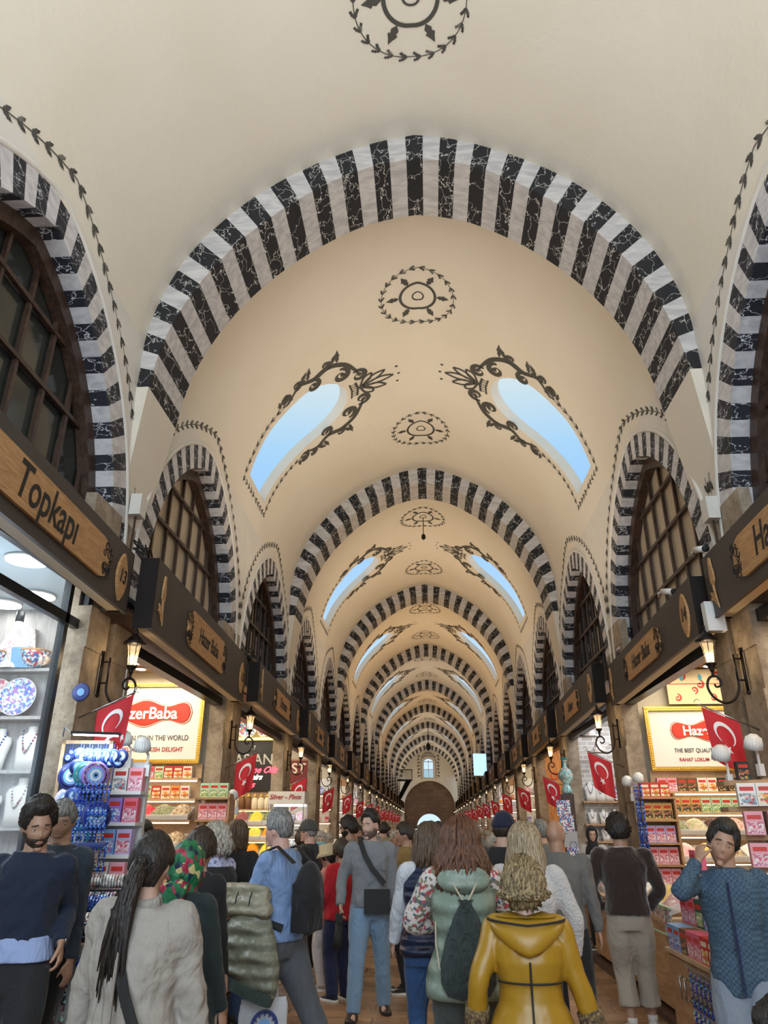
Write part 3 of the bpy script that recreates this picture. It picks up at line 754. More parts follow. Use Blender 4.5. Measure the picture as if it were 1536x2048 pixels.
for k in range(0, NP):
    for sg in (-1, 1):
        nm, nb = NAMES.get((sg, k), (FAR[(k*2+(sg > 0)) % len(FAR)], str(13+2*k+(1 if sg > 0 else 0))))
        y0 = (7.1+PITCH*(k-1)-(.2 if k == 2 else .1 if k > 2 else 0)) if sg < 0 else (7.5+PITCH*(k-1)-(.15 if k >= 2 else 0))
        kw = dict(L=4.95)
        if (sg, k) == (-1, 0): kw = dict(L=4.78, z=3.66, H=.62, plaq_c=.585, plaq_L=2.5, tsize=.40, nx=2.72, fx=2.98); y0 = 2.1
        if (sg, k) == (1, 0): kw = dict(L=4.85, z=3.63, H=.64, plaq_c=.42, plaq_L=2.2, tsize=.36, nx=2.74, fx=2.90); y0 = 2.5
        if (sg, k) == (-1, 1): kw = dict(L=4.8, z=3.56, H=.76, plaq_c=.47, plaq_L=1.85, fx=3.0)
        if (sg, k) == (1, 1): kw = dict(L=4.8, z=3.52, H=.62, plaq_c=.5, plaq_L=1.85, fx=3.0)
        lb = 'brown shop fascia with wooden plaque, %s from the camera on the %s side' % (ORD[k], sname(sg))
        if k < 2: lb = {(-1, 0): 'brown fascia with the largest wooden name plaque, at the left picture edge', (-1, 1): 'tall brown fascia numbered 15 on the left, before the sweets board', (1, 0): 'brown fascia cut by the right picture edge, carved rosette and tulip showing', (1, 1): 'brown fascia numbered 14 on the right'}[(sg, k)]
        fascia(sg, k, nm, nb, y0=y0, label=lb, **kw)
# dark soffits that close the gap between fascia and shop front
for sg in (-1, 1):
    mb = MB(); mb.box((min(sg*2.99, sg*(W(sg)+.05)), (6.95 if sg < 0 else -7), 3.70), (max(sg*2.99, sg*(W(sg)+.05)), 90, 3.73)); struct(mb.build('trim_%d' % (510+sg), 'dark_wood'))
# ------------------------------------------------------------------ wall lanterns
def make_lantern():
    """local +x away from the pier; origin at the bottom of the wall plate"""
    t = empty('iron_lantern')
    mb = MB(); mb.tube([(.02, 0, -.02), (.02, 0, .56)], [.022, .022], 8); mb.sphere((.02, 0, -.03), .03, 8, 6); mb.sphere((.02, 0, .57), .03, 8, 6)
    mb.tube([(.02, 0, .14), (.13, 0, .14)], .014, 6); mb.tube([(.02, 0, .44), (.13, 0, .44)], .014, 6); mb.tube([(.13, 0, .12), (.13, 0, .50)], .015, 6)
    mb.build('wall_bracket', 'iron', t, True)
    pts = spline([(.13, .14), (.14, .02), (.22, -.12), (.36, -.17), (.50, -.09), (.56, .05), (.52, .17), (.43, .20), (.37, .14), (.38, .07), (.44, .05), (.46, .09)], 5)
    mb = MB(); mb.tube([(a, 0, b) for a, b in pts], [.018*(1 if i < len(pts)*.75 else .8) for i in range(len(pts))], 8); mb.tube([(.46, 0, .19), (.46, 0, .27)], .02, 8)
    mb.build('scroll_arm', 'iron', t, True)
    L = TR(.46, 0, .26)
    mb = MB(); mb.lathe([(.02, 0), (.035, .03), (.03, .05), (.075, .10), (.08, .12), (.0, .12)], 12, L); mb.build('cup', 'iron', t, True)
    mb = MB(); mb.lathe([(.062, .12), (.068, .22), (.082, .34), (.105, .44)], 12, L); mb.build('lamp_glass', 'lantern_glass', t, True)
    mb = MB()
    for i in range(6):
        a = i*PI/3+.2; mb.tube([(.46+r*math.cos(a), r*math.sin(a), .26+z) for r, z in ((.064, .12), (.07, .22), (.084, .34), (.108, .44))], .005, 4)
    mb.build('glazing_rib', 'iron', t)
    mb = MB(); mb.lathe([(.16, .43), (.165, .45), (.13, .475), (.11, .50), (.085, .53), (.05, .55), (.03, .58), (.018, .60), (.03, .62), (.02, .65), (.004, .67)], 18, L); mb.build('cap', 'iron', t, True)
    mb = MB(); mb.sphere((.46, 0, .26+.22), (.026, .026, .06), 10, 8); mb.build('bulb', 'bulb_warm', t, True)
    return t
lant = make_lantern(); first = True
for k in range(0, NP):
    for sg in (-1, 1):
        if k == 0: pass
        y = PY[sg]+PITCH*k-(.18 if sg < 0 else .25)
        lb = 'black iron scroll wall lantern on the %s pier, %s from the camera' % (sname(sg), ORD[k])
        l = lant if first else copy_tree(lant); first = False
        l.scale = (.70, .70, .70); l.location = (sg*(W(sg)-.17), y, 2.92); l.rotation_euler = (0, 0, 0 if sg < 0 else PI); tag(l, lb, 'wall lantern', 'iron wall lanterns on the piers')
        if k < 4: point('lantern_glow', (sg*(W(sg)-.17-.32), y, 3.26), 7, (1, .72, .40), .05)
# ------------------------------------------------------------------ flags
def make_flag():
    """pole rises along +x; the cloth hangs from it in the x-z plane, facing -y"""
    t = empty('flag')
    a = math.radians(24); ca, sa = math.cos(a), math.sin(a)
    mb = MB(); mb.tube([(0, 0, 0), (.66*ca, 0, .66*sa)], .009, 8); mb.build('pole', 'steel', t, True)
    mb = MB(); mb.tube([(.66*ca+.03+.03*math.cos(i*.6), 0, .66*sa+.03+.03*math.sin(i*.6)) for i in range(10)], .004, 5); mb.build('finial', 'steel', t)
    mb = MB(); mb.box((-.03, -.025, -.04), (.02, .025, .04)); mb.build('socket', 'grey_paint', t)
    def cl(u, v, off=0):       # u along pole 0..1, v down 0..1
        x = .24+u*.36; z = x*sa/ca-.015-v*.50; xx = x-.03*v+.05*v*(.5-u)
        return (xx, .035*math.sin(u*7+v*2)*v*.9+off, z-.05*math.sin(u*PI)*v*.4)
    mb = MB(); n = 12; V = [cl(i/n, j/n) for j in range(n+1) for i in range(n+1)]
    mb.add(V, [(j*(n+1)+i, j*(n+1)+i+1, (j+1)*(n+1)+i+1, (j+1)*(n+1)+i) for j in range(n) for i in range(n)])
    mb.build('cloth', 'flag_red', t, True)
    mb = MB()
    for off in (-.005, .005):
        P1 = []; c = (.5, .36)
        N = 22; out = []; inn = []
        a0 = 1.35
        for i in range(N+1):
            th = PI/2-a0+0+(2*PI-2*(PI/2-a0))*i/N if 0 else -PI/2+.55+(2*PI-1.1)*i/N
            out.append((c[0]+.30*math.cos(th), c[1]+.215*math.sin(th)))
        for i in range(N+1):
            th = -PI/2+.72+(2*PI-1.44)*i/N
            inn.append((c[0]+.0+.24*math.cos(th), c[1]-.0+.04+.172*math.sin(th)))
        # crescent opening downward, star below
        rot = lambda p: (c[0]+(p[0]-c[0]), c[1]-(p[1]-c[1]))
        vs = [cl(*rot(p), off) for p in out]+[cl(*rot((p[0], p[1]-.075)), off) for p in inn]
        mb.add(vs, [(i, i+1, N+1+i+1, N+1+i) for i in range(N)])
        st = []
        for i in range(10):
            r = (.115, .046)[i % 2]; th = PI/2+i*PI/5; st.append((.52+r*1.25*math.cos(th), .66+r*.9*math.sin(th)))
        vs = [cl(*p, off) for p in st]+[cl(.52, .66, off)]; mb.add(vs, [(i, (i+1) % 10, 10) for i in range(10)])
    mb.build('crescent_and_star', 'flag_white', t)
    return t
fl = make_flag(); first = True
for k in range(0, 14):
    for sg in (-1, 1):
        f = fl if first else copy_tree(fl); first = False
        y = PY[sg]+PITCH*k-(.35 if sg < 0 else .3)
        f.location = (sg*(W(sg)-.12), y-(.12 if k == 0 and sg < 0 else 0), (2.62 if (k == 0 and sg < 0) else 2.50 if sg < 0 else 2.52)+.04*math.sin(k*2.1))
        if sg > 0: f.scale = (-1, 1, 1)
        f.scale = (f.scale[0]*(1.0 if k > 0 else .92), 1, 1.08 if k else .95); f.rotation_euler = (0, 0, (.10 if sg < 0 else -.10)+.10*math.sin(k*3+sg))
        tag(f, 'red crescent and star flag on the %s pier, %s from the camera' % (sname(sg), ORD[k]), 'flag', 'red flags along the piers')
# clutter on the piers: cable boxes, cameras, pipes
def put(o, name, label, cat, group=None): o.name = name; return tag(o, label, cat, group)
t = empty('electrical_box', (-3.40, 7.60, 5.15), 0, 'white electrical box on the left pier under the painted vines', 'electrical box')
mb = MB(); mb.box((0, -.09, -.13), (.13, .09, .13)); mb.build('casing', 'lime_white', t)
mb = MB(); mb.tube([(.05, 0, -.13), (.05, -.02, -1.0)], .014, 6); mb.build('conduit', 'dark_wood', t)
t2 = copy_tree(t); t2.location = (3.27, 7.62, 4.95); t2.rotation_euler = (0, 0, PI); tag(t2, 'white electrical box on the right pier above fascia 14', 'electrical box')
def camera_unit(loc, rz, label):
    t = empty('security_camera', loc, rz, label, 'security camera')
    mb = MB(); mb.tube([(0, 0, 0), (0, -.20, -.06)], .035, 12); mb.build('camera_body', 'white_paint', t, True)
    mb = MB(); mb.tube([(0, -.20, -.06), (0, -.225, -.068)], .036, 12); mb.build('lens', 'rubber_black', t, True)
    mb = MB(); mb.tube([(0, 0, 0), (0, .08, .0), (.04, .14, -.02)], .014, 6); mb.build('mount', 'white_paint', t, True)
camera_unit((2.80, 8.4, 4.25), .3, 'white security camera standing on fascia 14')
camera_unit((2.86, 7.35, 4.38), .1, 'security camera above the gap between the first two right fascias')
t = empty('alarm_siren', (2.90, 7.30, 3.62), 0, 'white wall unit hanging at the end of the nearest right fascia', 'wall unit')
mb = MB(); mb.box((-.09, -.05, -.13), (.09, .05, .17)); mb.build('casing', 'white_paint', t)
# blue lit sign hanging far down on the right, and the balcony at the end on the left
t = empty('light_box_sign', (2.72, 41.0, 4.75), .35, 'bright blue lit sign standing above a far right fascia', 'light sign'); mb = MB(); mb.box((-.35, -.06, -.55), (.35, .06, .55)); mb.build('face', lamp('sign_blue', (.35, .6, 1), 1.6), t)
t = empty('iron_balcony', (-3.4, 82, 6.3), 0, 'black iron balcony jutting from the left wall before the far end wall', 'balcony')
mb = MB(); mb.box((-.6, -.8, -.1), (1.6, .8, 0)); mb.box((-.6, -.8, -1.9), (-.0, .8, -.1)); mb.build('deck', 'box_black', t)
mb = MB()
for i in range(14): mb.box((-.5+i*.16, -.8, 0), (-.46+i*.16, -.76, .95))
mb.box((-.6, -.82, .92), (1.64, -.74, 1.0)); mb.box((1.56, -.8, 0), (1.64, -.72, 1.0)); mb.build('railing', 'iron', t)
mb = MB(); mb.add([(0.9, 0, -.1), (1.5, 0, -.1), (.0, 0, -2.6), (-.4, 0, -2.6)], [(0, 1, 2, 3)]); mb.build('support', 'box_black', t)
# ------------------------------------------------------------------ goods: small prototypes, copied into rows
PAL = dict(red=(.62, .04, .03), pink=(.80, .36, .42), rose=(.78, .14, .22), cream=(.85, .75, .55), green=(.16, .42, .12), mint=(.50, .72, .50), orange=(.85, .36, .05),
           yellow=(.85, .62, .08), white=(.85, .83, .78), purple=(.33, .20, .62), sky=(.22, .45, .80), navy=(.03, .05, .22), brown=(.20, .09, .04), black=(.02, .02, .02),
           teal=(.03, .30, .34), lilac=(.55, .45, .75), gold=(.65, .42, .12), grey=(.4, .4, .4), dgreen=(.02, .11, .08))
for n_, c_ in PAL.items(): mat('c_'+n_, c_, .5)
speckle('art_fruit', [(.75, .08, .05), (.85, .45, .10), (.85, .78, .6), (.25, .45, .1), (.8, .7, .5)], 38, .45, 0)
speckle('art_pink', [(.80, .45, .50), (.70, .10, .18), (.88, .80, .78), (.8, .6, .62), (.55, .2, .3)], 46, .45, 0)
speckle('art_dark', [(.03, .03, .03), (.45, .08, .06), (.6, .45, .15), (.06, .10, .05)], 40, .45, 0)
speckle('art_green', [(.35, .55, .25), (.75, .8, .6), (.6, .5, .15), (.15, .3, .1)], 42, .45, 0)
speckle('art_blue', [(.10, .22, .65), (.5, .65, .85), (.85, .85, .9), (.4, .2, .5)], 46, .45, 0)
speckle('art_city', [(.30, .42, .52), (.75, .55, .5), (.8, .8, .78), (.5, .08, .1), (.2, .25, .3)], 40, .5, 0)
speckle('nuts_mixed', [(.38, .26, .14), (.55, .42, .26), (.28, .16, .09), (.62, .52, .36)], 42)
speckle('nuts_pale', [(.62, .50, .34), (.72, .60, .42), (.5, .42, .25), (.45, .48, .25)], 40)
speckle('nuts_pink', [(.62, .34, .32), (.72, .50, .42), (.5, .25, .22), (.66, .52, .4)], 44)
speckle('berries_red', [(.72, .03, .06), (.85, .08, .10), (.55, .02, .04)], 46)
speckle('seeds_green', [(.25, .27, .15), (.38, .38, .22), (.18, .2, .1)], 60)
speckle('raisins', [(.06, .02, .025), (.12, .03, .03), (.03, .01, .015)], 40)
speckle('spice_orange', [(.90, .25, .01), (.95, .32, .02)], 90, .9, .2)
speckle('spice_yellow', [(.88, .62, .06), (.92, .70, .12)], 90, .9, .2)
speckle('spice_cream', [(.80, .72, .45), (.86, .78, .55)], 90, .9, .2)
speckle('spice_purple', [(.28, .08, .10), (.36, .12, .12)], 90, .9, .3)
speckle('delight_pink', [(.80, .52, .50), (.86, .70, .64), (.74, .40, .40)], 26, .7, .5)
speckle('delight_yellow', [(.82, .55, .18), (.86, .62, .26)], 22, .7, .4)
speckle('delight_white', [(.84, .82, .78), (.88, .87, .84)], 22, .7, .4)
speckle('beads_blue', [(.01, .03, .35), (.02, .10, .60), (.01, .02, .14), (.35, .60, .85), (.01, .04, .40), (.03, .16, .55)], 75, .2, .5)
speckle('beads_mixed', [(.02, .03, .12), (.55, .5, .45), (.1, .25, .4), (.5, .1, .15), (.02, .02, .03), (.3, .5, .4)], 60, .25, .5)
speckle('print_floral', [(.70, .78, .78), (.66, .76, .76), (.50, .30, .32), (.72, .80, .80), (.40, .55, .52)], 62, .8, 0)
speckle('print_teal', [(.10, .45, .48), (.14, .50, .52), (.6, .2, .12), (.75, .8, .7), (.12, .42, .46)], 55, .8, 0)
speckle('iznik', [(.80, .80, .80), (.05, .12, .5), (.80, .82, .82), (.55, .06, .05), (.05, .3, .4)], 48, .25, 0)
speckle('silverware', [(.6, .58, .55), (.25, .22, .2), (.75, .72, .7), (.45, .30, .25)], 30, .3, .5)
def carton(w=.15, d=.09, h=.22, col='c_cream', art='art_fruit', name='sweets_carton'):
    mb = MB(); mb.mi = 0; mb.box((-w/2, -d/2, 0), (w/2, d/2, h))
    y = -d/2-.001
    mb.mi = 1; mb.add([(-w*.44, y, h*.06), (w*.44, y, h*.06), (w*.44, y, h*.55), (-w*.44, y, h*.55)], [(0, 1, 2, 3)])
    mb.mi = 2; mb.add([(-w*.38, y, h*.66), (w*.38, y, h*.66), (w*.38, y, h*.84), (-w*.38, y, h*.84)], [(0, 1, 2, 3)])
    return mb.build(name, [col, art, 'c_red' if col != 'c_red' else 'c_cream'])
def hide_proto(o): pass
class Protos:
    """first use moves the prototype itself, later uses are copies"""
    def __init__(s, makers): s.mk = makers; s.o = {}
    def get(s, key):
        if key in s.o: return copy_tree(s.o[key])
        s.o[key] = s.mk[key](); return s.o[key]
def tray_heap(m, w=.30, d=.34, tilt=True):
    def f():
        t = empty('spice_tray')
        mb = MB(); h = .07; a = .22 if tilt else 0
        q = lambda x, y, z: (x, y, z+(y+d/2)*a*1.6)
        for (x0, y0, x1, y1) in ((-w/2, -d/2, w/2, -d/2+.008), (-w/2, d/2-.008, w/2, d/2), (-w/2, -d/2, -w/2+.008, d/2), (w/2-.008, -d/2, w/2, d/2)):
            mb.add([q(x0, y0, 0), q(x1, y0, 0), q(x1, y1, 0), q(x0, y1, 0), q(x0, y0, h), q(x1, y0, h), q(x1, y1, h), q(x0, y1, h)], [(0, 3, 2, 1), (4, 5, 6, 7), (0, 1, 5, 4), (1, 2, 6, 5), (2, 3, 7, 6), (3, 0, 4, 7)])
        mb.build('tray', 'clear_plastic', t)
        mb = MB(); n = 10; rr = random.Random(hash(m) % 999)
        V = []
        for j in range(n+1):
            for i in range(n+1):
                x = -w/2+.01+(w-.02)*i/n; y = -d/2+.01+(d-.02)*j/n
                b = math.sin(PI*i/n)*math.sin(PI*j/n)
                V.append(q(x, y, .045+.11*b**.7+rr.uniform(-.004, .004)))
        mb.add(V, [(j*(n+1)+i, j*(n+1)+i+1, (j+1)*(n+1)+i+1, (j+1)*(n+1)+i) for j in range(n) for i in range(n)])
        mb.build('heap', m, t, True); return t
    return f
glassy('clear_plastic', (.9, .92, .95), .35, .1)
def jar(col='c_gold', name='glass_jar'):
    def f():
        t = empty(name); mb = MB(); mb.lathe([(.05, 0), (.065, .02), (.065, .17), (.045, .20), (.04, .22)], 14); mb.build('jar_body', col, t, True)
        mb = MB(); mb.lathe([(.045, .215), (.048, .24), (.02, .26), (.012, .285), (0, .29)], 14); mb.build('lid', 'gilt_paint', t, True); return t
    return f
def plate(m='iznik', r=.17, name='painted_plate'):
    def f():
        t = empty(name); M = TR(0, 0, r)@RX(PI/2-.12)
        mb = MB(); mb.lathe([(r*.45, -.004), (r*.55, 0), (r*.8, .012), (r, .022), (r, .026), (r*.8, .017), (r*.5, .006), (0, .006)], 28, M); mb.build('plate_body', m, t, True)
        mb = MB(); mb.tube([tuple(M@Vector((r*math.cos(i*PI/14), r*math.sin(i*PI/14), .026))) for i in range(29)], .005, 5, cap=False); mb.build('rim', 'off_white', t); return t
    return f
def bust(neck='beads_mixed', col='white_paint'):
    def f():
        t = empty('necklace_bust'); mb = MB()
        # ring sections: neck, shoulders, chest (front view trapezoid, thin depth)
        secs = [(0, .10, .03), (.10, .105, .045), (.20, .12, .055), (.27, .135, .055), (.315, .115, .05), (.335, .06, .04), (.35, .045, .038), (.40, .045, .038), (.405, .03, .028)]
        n = 20; V = [(a*math.cos(2*PI*j/n), b*math.sin(2*PI*j/n)+.06*(z/.4), z) for z, a, b in secs for j in range(n)]; k = len(secs)
        mb.add(V, [(i*n+j, i*n+(j+1) % n, (i+1)*n+(j+1) % n, (i+1)*n+j) for i in range(k-1) for j in range(n)]+[tuple((k-1)*n+j for j in range(n)), tuple(range(n-1, -1, -1))]); mb.build('bust_form', col, t, True)
        mb = MB()
        for i in range(19):
            u = -1+2*i/18; x = .075*u; z = .36-.20*(1-abs(u)**1.6); mb.sphere((x, -.068+.06*(z/.4)+.03*abs(u), z), .012, 6, 4)
        mb.build('necklace', neck, t, True); return t
    return f
mat('c_royal', (.012, .05, .48), .15)
def evil_eye(r=.07, rim='c_navy', m2='c_royal'):
    """blue glass disc facing -y, hanging from its top point at the origin"""
    def f():
        t = empty('evil_eye_charm'); M = TR(0, 0, -r-.05)@RX(PI/2)
        mb = MB(); mb.mi = 0; mb.lathe([(r, -.008), (r, .008), (r*.8, .012)], 24, M)
        mb.mi = 1; mb.lathe([(r*.84, .0124), (r*.52, .014)], 24, M); mb.mi = 0; mb.lathe([(r*.74, .0134), (r*.70, .0142)], 24, M); mb.mi = 2; mb.lathe([(r*.62, .0136), (r*.58, .0144)], 24, M); mb.build('disc', [rim, m2, 'c_sky'], t, True)
        mb = MB(); mb.mi = 0; mb.lathe([(r*.42, .012), (r*.40, .0165)], 18, M); mb.mi = 1; mb.lathe([(r*.27, .016), (r*.26, .019)], 14, M); mb.mi = 2; mb.lathe([(r*.13, .018), (r*.12, .022)], 10, M)
        mb.build('eye', ['c_white', 'c_sky', 'c_black'], t)
        mb = MB(); mb.tube([(0, 0, 0), (0, 0, -.05)], .003, 4); mb.build('cord', 'c_navy', t); return t
    return f
def charm_string(m='beads_blue', L=.42):
    def f():
        t = empty('bead_string'); mb = MB(); rr = random.Random(4)
        mb.tube([(0, 0, 0), (0, 0, -L)], .002, 4)
        z = -.03
        while z > -L: r = rr.choice([.007, .010, .015]); mb.sphere((0, 0, z), (r, r*.7, r), 7, 5); z -= r*2.1
        mb.build('beads', m, t, True)
        mb = MB(); mb.lathe([(.022, -.004), (.022, .004), (.012, .007)], 12, TR(0, 0, -L-.02)@RX(PI/2)); mb.build('eye_bead', 'c_navy', t, True); return t
    return f
def roll(m):
    def f():
        t = empty('bracelet_roll'); mb = MB(); mb.tube([(0, -.14, 0), (0, .14, 0)], .038, 14); mb.build('core', 'c_black', t, True)
        mb = MB()
        for i in range(13): mb.lathe([(.038, -.009), (.048, -.006), (.048, .006), (.038, .009)], 14, TR(0, -.125+.0208*i, 0)@RX(PI/2))
        mb.build('bracelets', m, t); return t
    return f
def pot(col='copper', name='copper_ewer'):
    def f():
        t = empty(name); mb = MB(); mb.lathe([(.05, 0), (.06, .01), (.03, .03), (.09, .10), (.10, .15), (.06, .21), (.03, .24), (.045, .28), (.03, .30), (.008, .36)], 16); mb.build('ewer_body', col, t, True)
        mb = MB(); mb.tube([(.06, 0, .12), (.13, 0, .17), (.14, 0, .24), (.17, 0, .27)], .010, 6); mb.build('spout', col, t, True)
        mb = MB(); mb.tube([(-.06, 0, .12), (-.14, 0, .16), (-.12, 0, .25), (-.04, 0, .26)], .008, 6); mb.build('handle', col, t, True); return t
    return f
mat('copper', (.72, .36, .24), .25, 1)
mk = {}
for nm, (c, a) in dict(a=('c_red', 'art_fruit'), b=('c_cream', 'art_fruit'), c=('c_orange', 'art_fruit'), d=('c_green', 'art_fruit'), e=('c_rose', 'art_pink'), f=('c_pink', 'art_pink'), g=('c_white', 'art_fruit'), h=('c_brown', 'art_dark'),
                       i=('c_mint', 'art_green'), j=('c_black', 'art_dark'), k=('c_gold', 'art_dark'), l=('c_sky', 'art_blue'), m=('c_purple', 'art_blue'), n=('c_white', 'art_city'), o=('c_dgreen', 'art_green'), p=('c_lilac', 'art_pink')).items():
    mk['carton_'+nm] = (lambda c=c, a=a: carton(col=c, art=a))
for m_ in ('nuts_mixed', 'nuts_pale', 'nuts_pink', 'berries_red', 'seeds_green', 'raisins', 'spice_orange', 'spice_yellow', 'spice_cream', 'spice_purple', 'delight_pink', 'delight_yellow', 'delight_white'): mk[m_] = tray_heap(m_)
mk.update(jar_gold=jar('c_cream'), jar_brown=jar('c_brown'), jar_green=jar('c_green'), plate=plate(), plate_city=plate('art_blue', .19), plate_red=plate('art_pink', .16), bust=bust(), bust_b=bust('beads_blue'), bust_c=bust('silverware'),
          eye_s=evil_eye(.035), eye_m=evil_eye(.065), eye_l=evil_eye(.12, 'c_navy'), eye_t=evil_eye(.10, 'c_teal', 'print_teal'), eye_p=evil_eye(.11, 'c_purple', 'beads_mixed'), eye_c=evil_eye(.10, 'c_lilac', 'print_floral'),
          string=charm_string(), string_m=charm_string('beads_mixed', .5), roll=roll('beads_blue'), roll_m=roll('beads_mixed'), roll_g=roll('silverware'), ewer=pot(), ewer_s=pot('steel', 'silver_ewer'))
PR = Protos(mk)
def stand(key, loc, label, cat, group=None, rz=0, sc=1, name=None):
    o = PR.get(key); o.location = loc; o.rotation_euler = (0, 0, rz); o.scale = sc if isinstance(sc, tuple) else (sc, sc, sc)
    if name: o.name = name
    tag(o, label, cat, group); return o
def row(keys, n, x0, x1, y, z, label, cat, group, rz=0, sc=1):
    for i in range(n): stand(keys[i % len(keys)], (x0+(x1-x0)*(i+.5)/n, y, z), label, cat, group, rz, sc)
def shelving(loc, x1, zs, label, depth=.24, back='pale_wood', wood='pale_wood', led='led_warm', top=2.6, name='goods_shelving', backz=0, x0=0.0):
    """shelves on a partition wall; local x along the wall, boards stand out toward -y"""
    t = empty(name, loc, 0, label, 'shelving')
    mb = MB(); mb.box((x0, -.03, backz), (x1, 0, top)); mb.build('back_panel', back, t)
    for z in zs:
        d = depth[zs.index(z)] if isinstance(depth, list) else depth
        mb = MB(); mb.box((x0, -d, z-.035), (x1, -.03, z)); sh = mb.build('shelf', wood, t)
        if led: mb = MB(); mb.box((x0+.02, -d+.01, z-.052), (x1-.02, -d+.035, z-.036)); mb.build('light_strip', led, sh)
    return t
# ---- sweet shop boards
def board(xa, xb, y, za, zb, label):
    t = empty('framed_signboard', ((xa+xb)/2, y, (za+zb)/2), 0, label, 'signboard'); w, h = xb-xa, zb-za
    mb = MB(); mb.box((-w/2, -.02, -h/2), (w/2, .02, h/2)); mb.build('panel', 'off_white', t)
    mb = MB()
    for (a, b, c, d) in ((-w/2, h/2-.06, w/2, h/2), (-w/2, -h/2, w/2, -h/2+.06), (-w/2, -h/2+.06, -w/2+.06, h/2-.06), (w/2-.06, -h/2+.06, w/2, h/2-.06)): mb.box((a, -.06, b), (c, -.02, d))
    n = int(w/.035)
    for i in range(n):
        for z in (h/2-.03, -h/2+.03): mb.sphere((-w/2+w*(i+.5)/n, -.062, z), .012, 6, 4)
    for i in range(int(h/.035)):
        for x in (-w/2+.03, w/2-.03): mb.sphere((x, -.062, -h/2+h*(i+.5)/int(h/.035)), .012, 6, 4)
    mb.build('gilt_frame', 'gold', t)
    zc = h*.12; lw = w*.36
    def cart(sx, sz, N=60):
        up = []
        for i in range(N+1):
            u = -1+2*i/N; z = (.76+.24*math.cos(2*PI*u*1.05))*(1-abs(u)**7)**.5*sz
            up.append((u*sx, z))
        return up+[(a, -b) for a, b in reversed(up[1:-1])]
    for (sx, sz, y, m) in ((lw+.085, .225, -.024, 'sign_red_dark'), (lw+.075, .215, -.028, 'c_cream'), (lw+.06, .20, -.032, 'sign_red_dark'), (lw+.04, .185, -.036, 'sign_red')):
        mb = MB(); mb.prism([(a, zc+b) for a, b in cart(sx*h/1.26 if h < 1.2 else sx, sz*h/1.26)], y, -.02); mb.build('cartouche', m, t)
    text('lettering', 'HazerBaba', .25*h/1.2, 'flag_white', t, (0, -.045, zc-.01), bold=.006, sx=.95)
    text('slogan', 'THE BEST QUALITY IN THE WORLD', .105*h/1.2, 'sign_text_grey', t, (0, -.026, -h*.19), sx=.86, bold=.001)
    text('slogan', 'RAHAT LOKUM · TURKISH DELIGHT', .09*h/1.2, 'sign_red_dark', t, (0, -.026, -h*.33), sx=.9, bold=.001)
    return t
YL, YR = 11.98, 12.26
board(-5.57, -3.62, YL-.06, 2.62, 3.88, 'gilt framed cream board with red logo on the left, half behind a flag')
board(3.46, 5.42, YR-.06, 2.50, 3.47, 'gilt framed red logo board on the right above rows of cartons')
shelving((-5.7, YL, 0), 2.12, [2.40, 2.10, 1.80, 1.42, 1.0], 'wooden wall shelving with lit edges below the left red logo board', [.2, .24, .42, .60, .8], top=2.62)
g = 'sweets cartons on the left wall shelves'
row(['carton_a', 'carton_a', 'carton_b', 'carton_c', 'carton_c', 'carton_g', 'carton_d', 'carton_b', 'carton_e', 'carton_i'], 13, -5.65, -3.70, YL-.11, 2.40, 'sweets carton on the top shelf under the left red logo board', 'carton', g, sc=(.95, 1, .80))
row(['carton_a', 'carton_b', 'carton_c', 'carton_g', 'carton_f', 'carton_d', 'carton_b', 'carton_e', 'carton_i'], 13, -5.65, -3.70, YL-.14, 2.10, 'sweets carton on the second shelf under the left red logo board', 'carton', g, sc=(.95, 1, .85))
for i, m_ in enumerate(['spice_cream', 'raisins', 'nuts_pale', 'nuts_pink', 'berries_red', 'seeds_green', 'nuts_mixed']): stand(m_, (-5.50+.29*i, YL-.28, 1.80), 'slanted tray heaped with %s on the left shop wall' % {'spice_cream': 'pale spice', 'raisins': 'dark raisins', 'nuts_pale': 'pale pistachio nuts', 'nuts_pink': 'pinkish nuts', 'berries_red': 'bright red berries', 'seeds_green': 'green seeds', 'nuts_mixed': 'brown seeds'}[m_], 'tray')
for i, m_ in enumerate(['nuts_mixed', 'nuts_pink', 'nuts_pale', 'nuts_mixed', 'berries_red', 'nuts_pale', 'nuts_mixed']): stand(m_, (-5.50+.29*i, YL-.46, 1.42), 'tray of loose mixed nuts on the lower left shop shelf', 'tray', 'nut trays on the lower left shelf')
shelving((3.44, YR, 0), 2.2, [2.20, 1.90, 1.60, 1.25, .92], 'wooden wall shelving with lit edges below the right red logo board', [.2, .24, .42, .60, .8], top=2.5)
g = 'cartons on the right wall shelves'
row(['carton_f', 'carton_f', 'carton_h', 'carton_h', 'carton_g', 'carton_g', 'carton_j', 'carton_j', 'carton_c', 'carton_c', 'carton_i'], 14, 3.50, 5.6, YR-.11, 2.20, 'fruit tea carton on the top shelf under the right red logo board', 'carton', g, sc=(.95, 1, .88))
row(['carton_k', 'carton_k', 'carton_k', 'carton_k', 'carton_i', 'carton_i', 'carton_i', 'carton_i', 'carton_j', 'carton_j'], 14, 3.50, 5.6, YR-.14, 1.90, 'gold, mint or black carton on the second right wall shelf', 'carton', g, sc=(.95, 1, .95))
for i, m_ in enumerate(['seeds_green', 'nuts_pale', 'raisins', 'nuts_pink', 'nuts_mixed', 'nuts_mixed', 'nuts_pale']): stand(m_, (3.65+.29*i, YR-.28, 1.60), 'slanted tray of dried fruit and nuts below the right cartons', 'tray', 'dried fruit trays on the right wall')
for i, m_ in enumerate(['delight_pink', 'delight_yellow', 'nuts_mixed', 'delight_white', 'delight_pink', 'delight_yellow']): stand(m_, (3.68+.32*i, YR-.46, 1.25), 'tray of loose pink, yellow or nutty delights on the right wall', 'tray', 'delight trays on the right wall', sc=1.08)
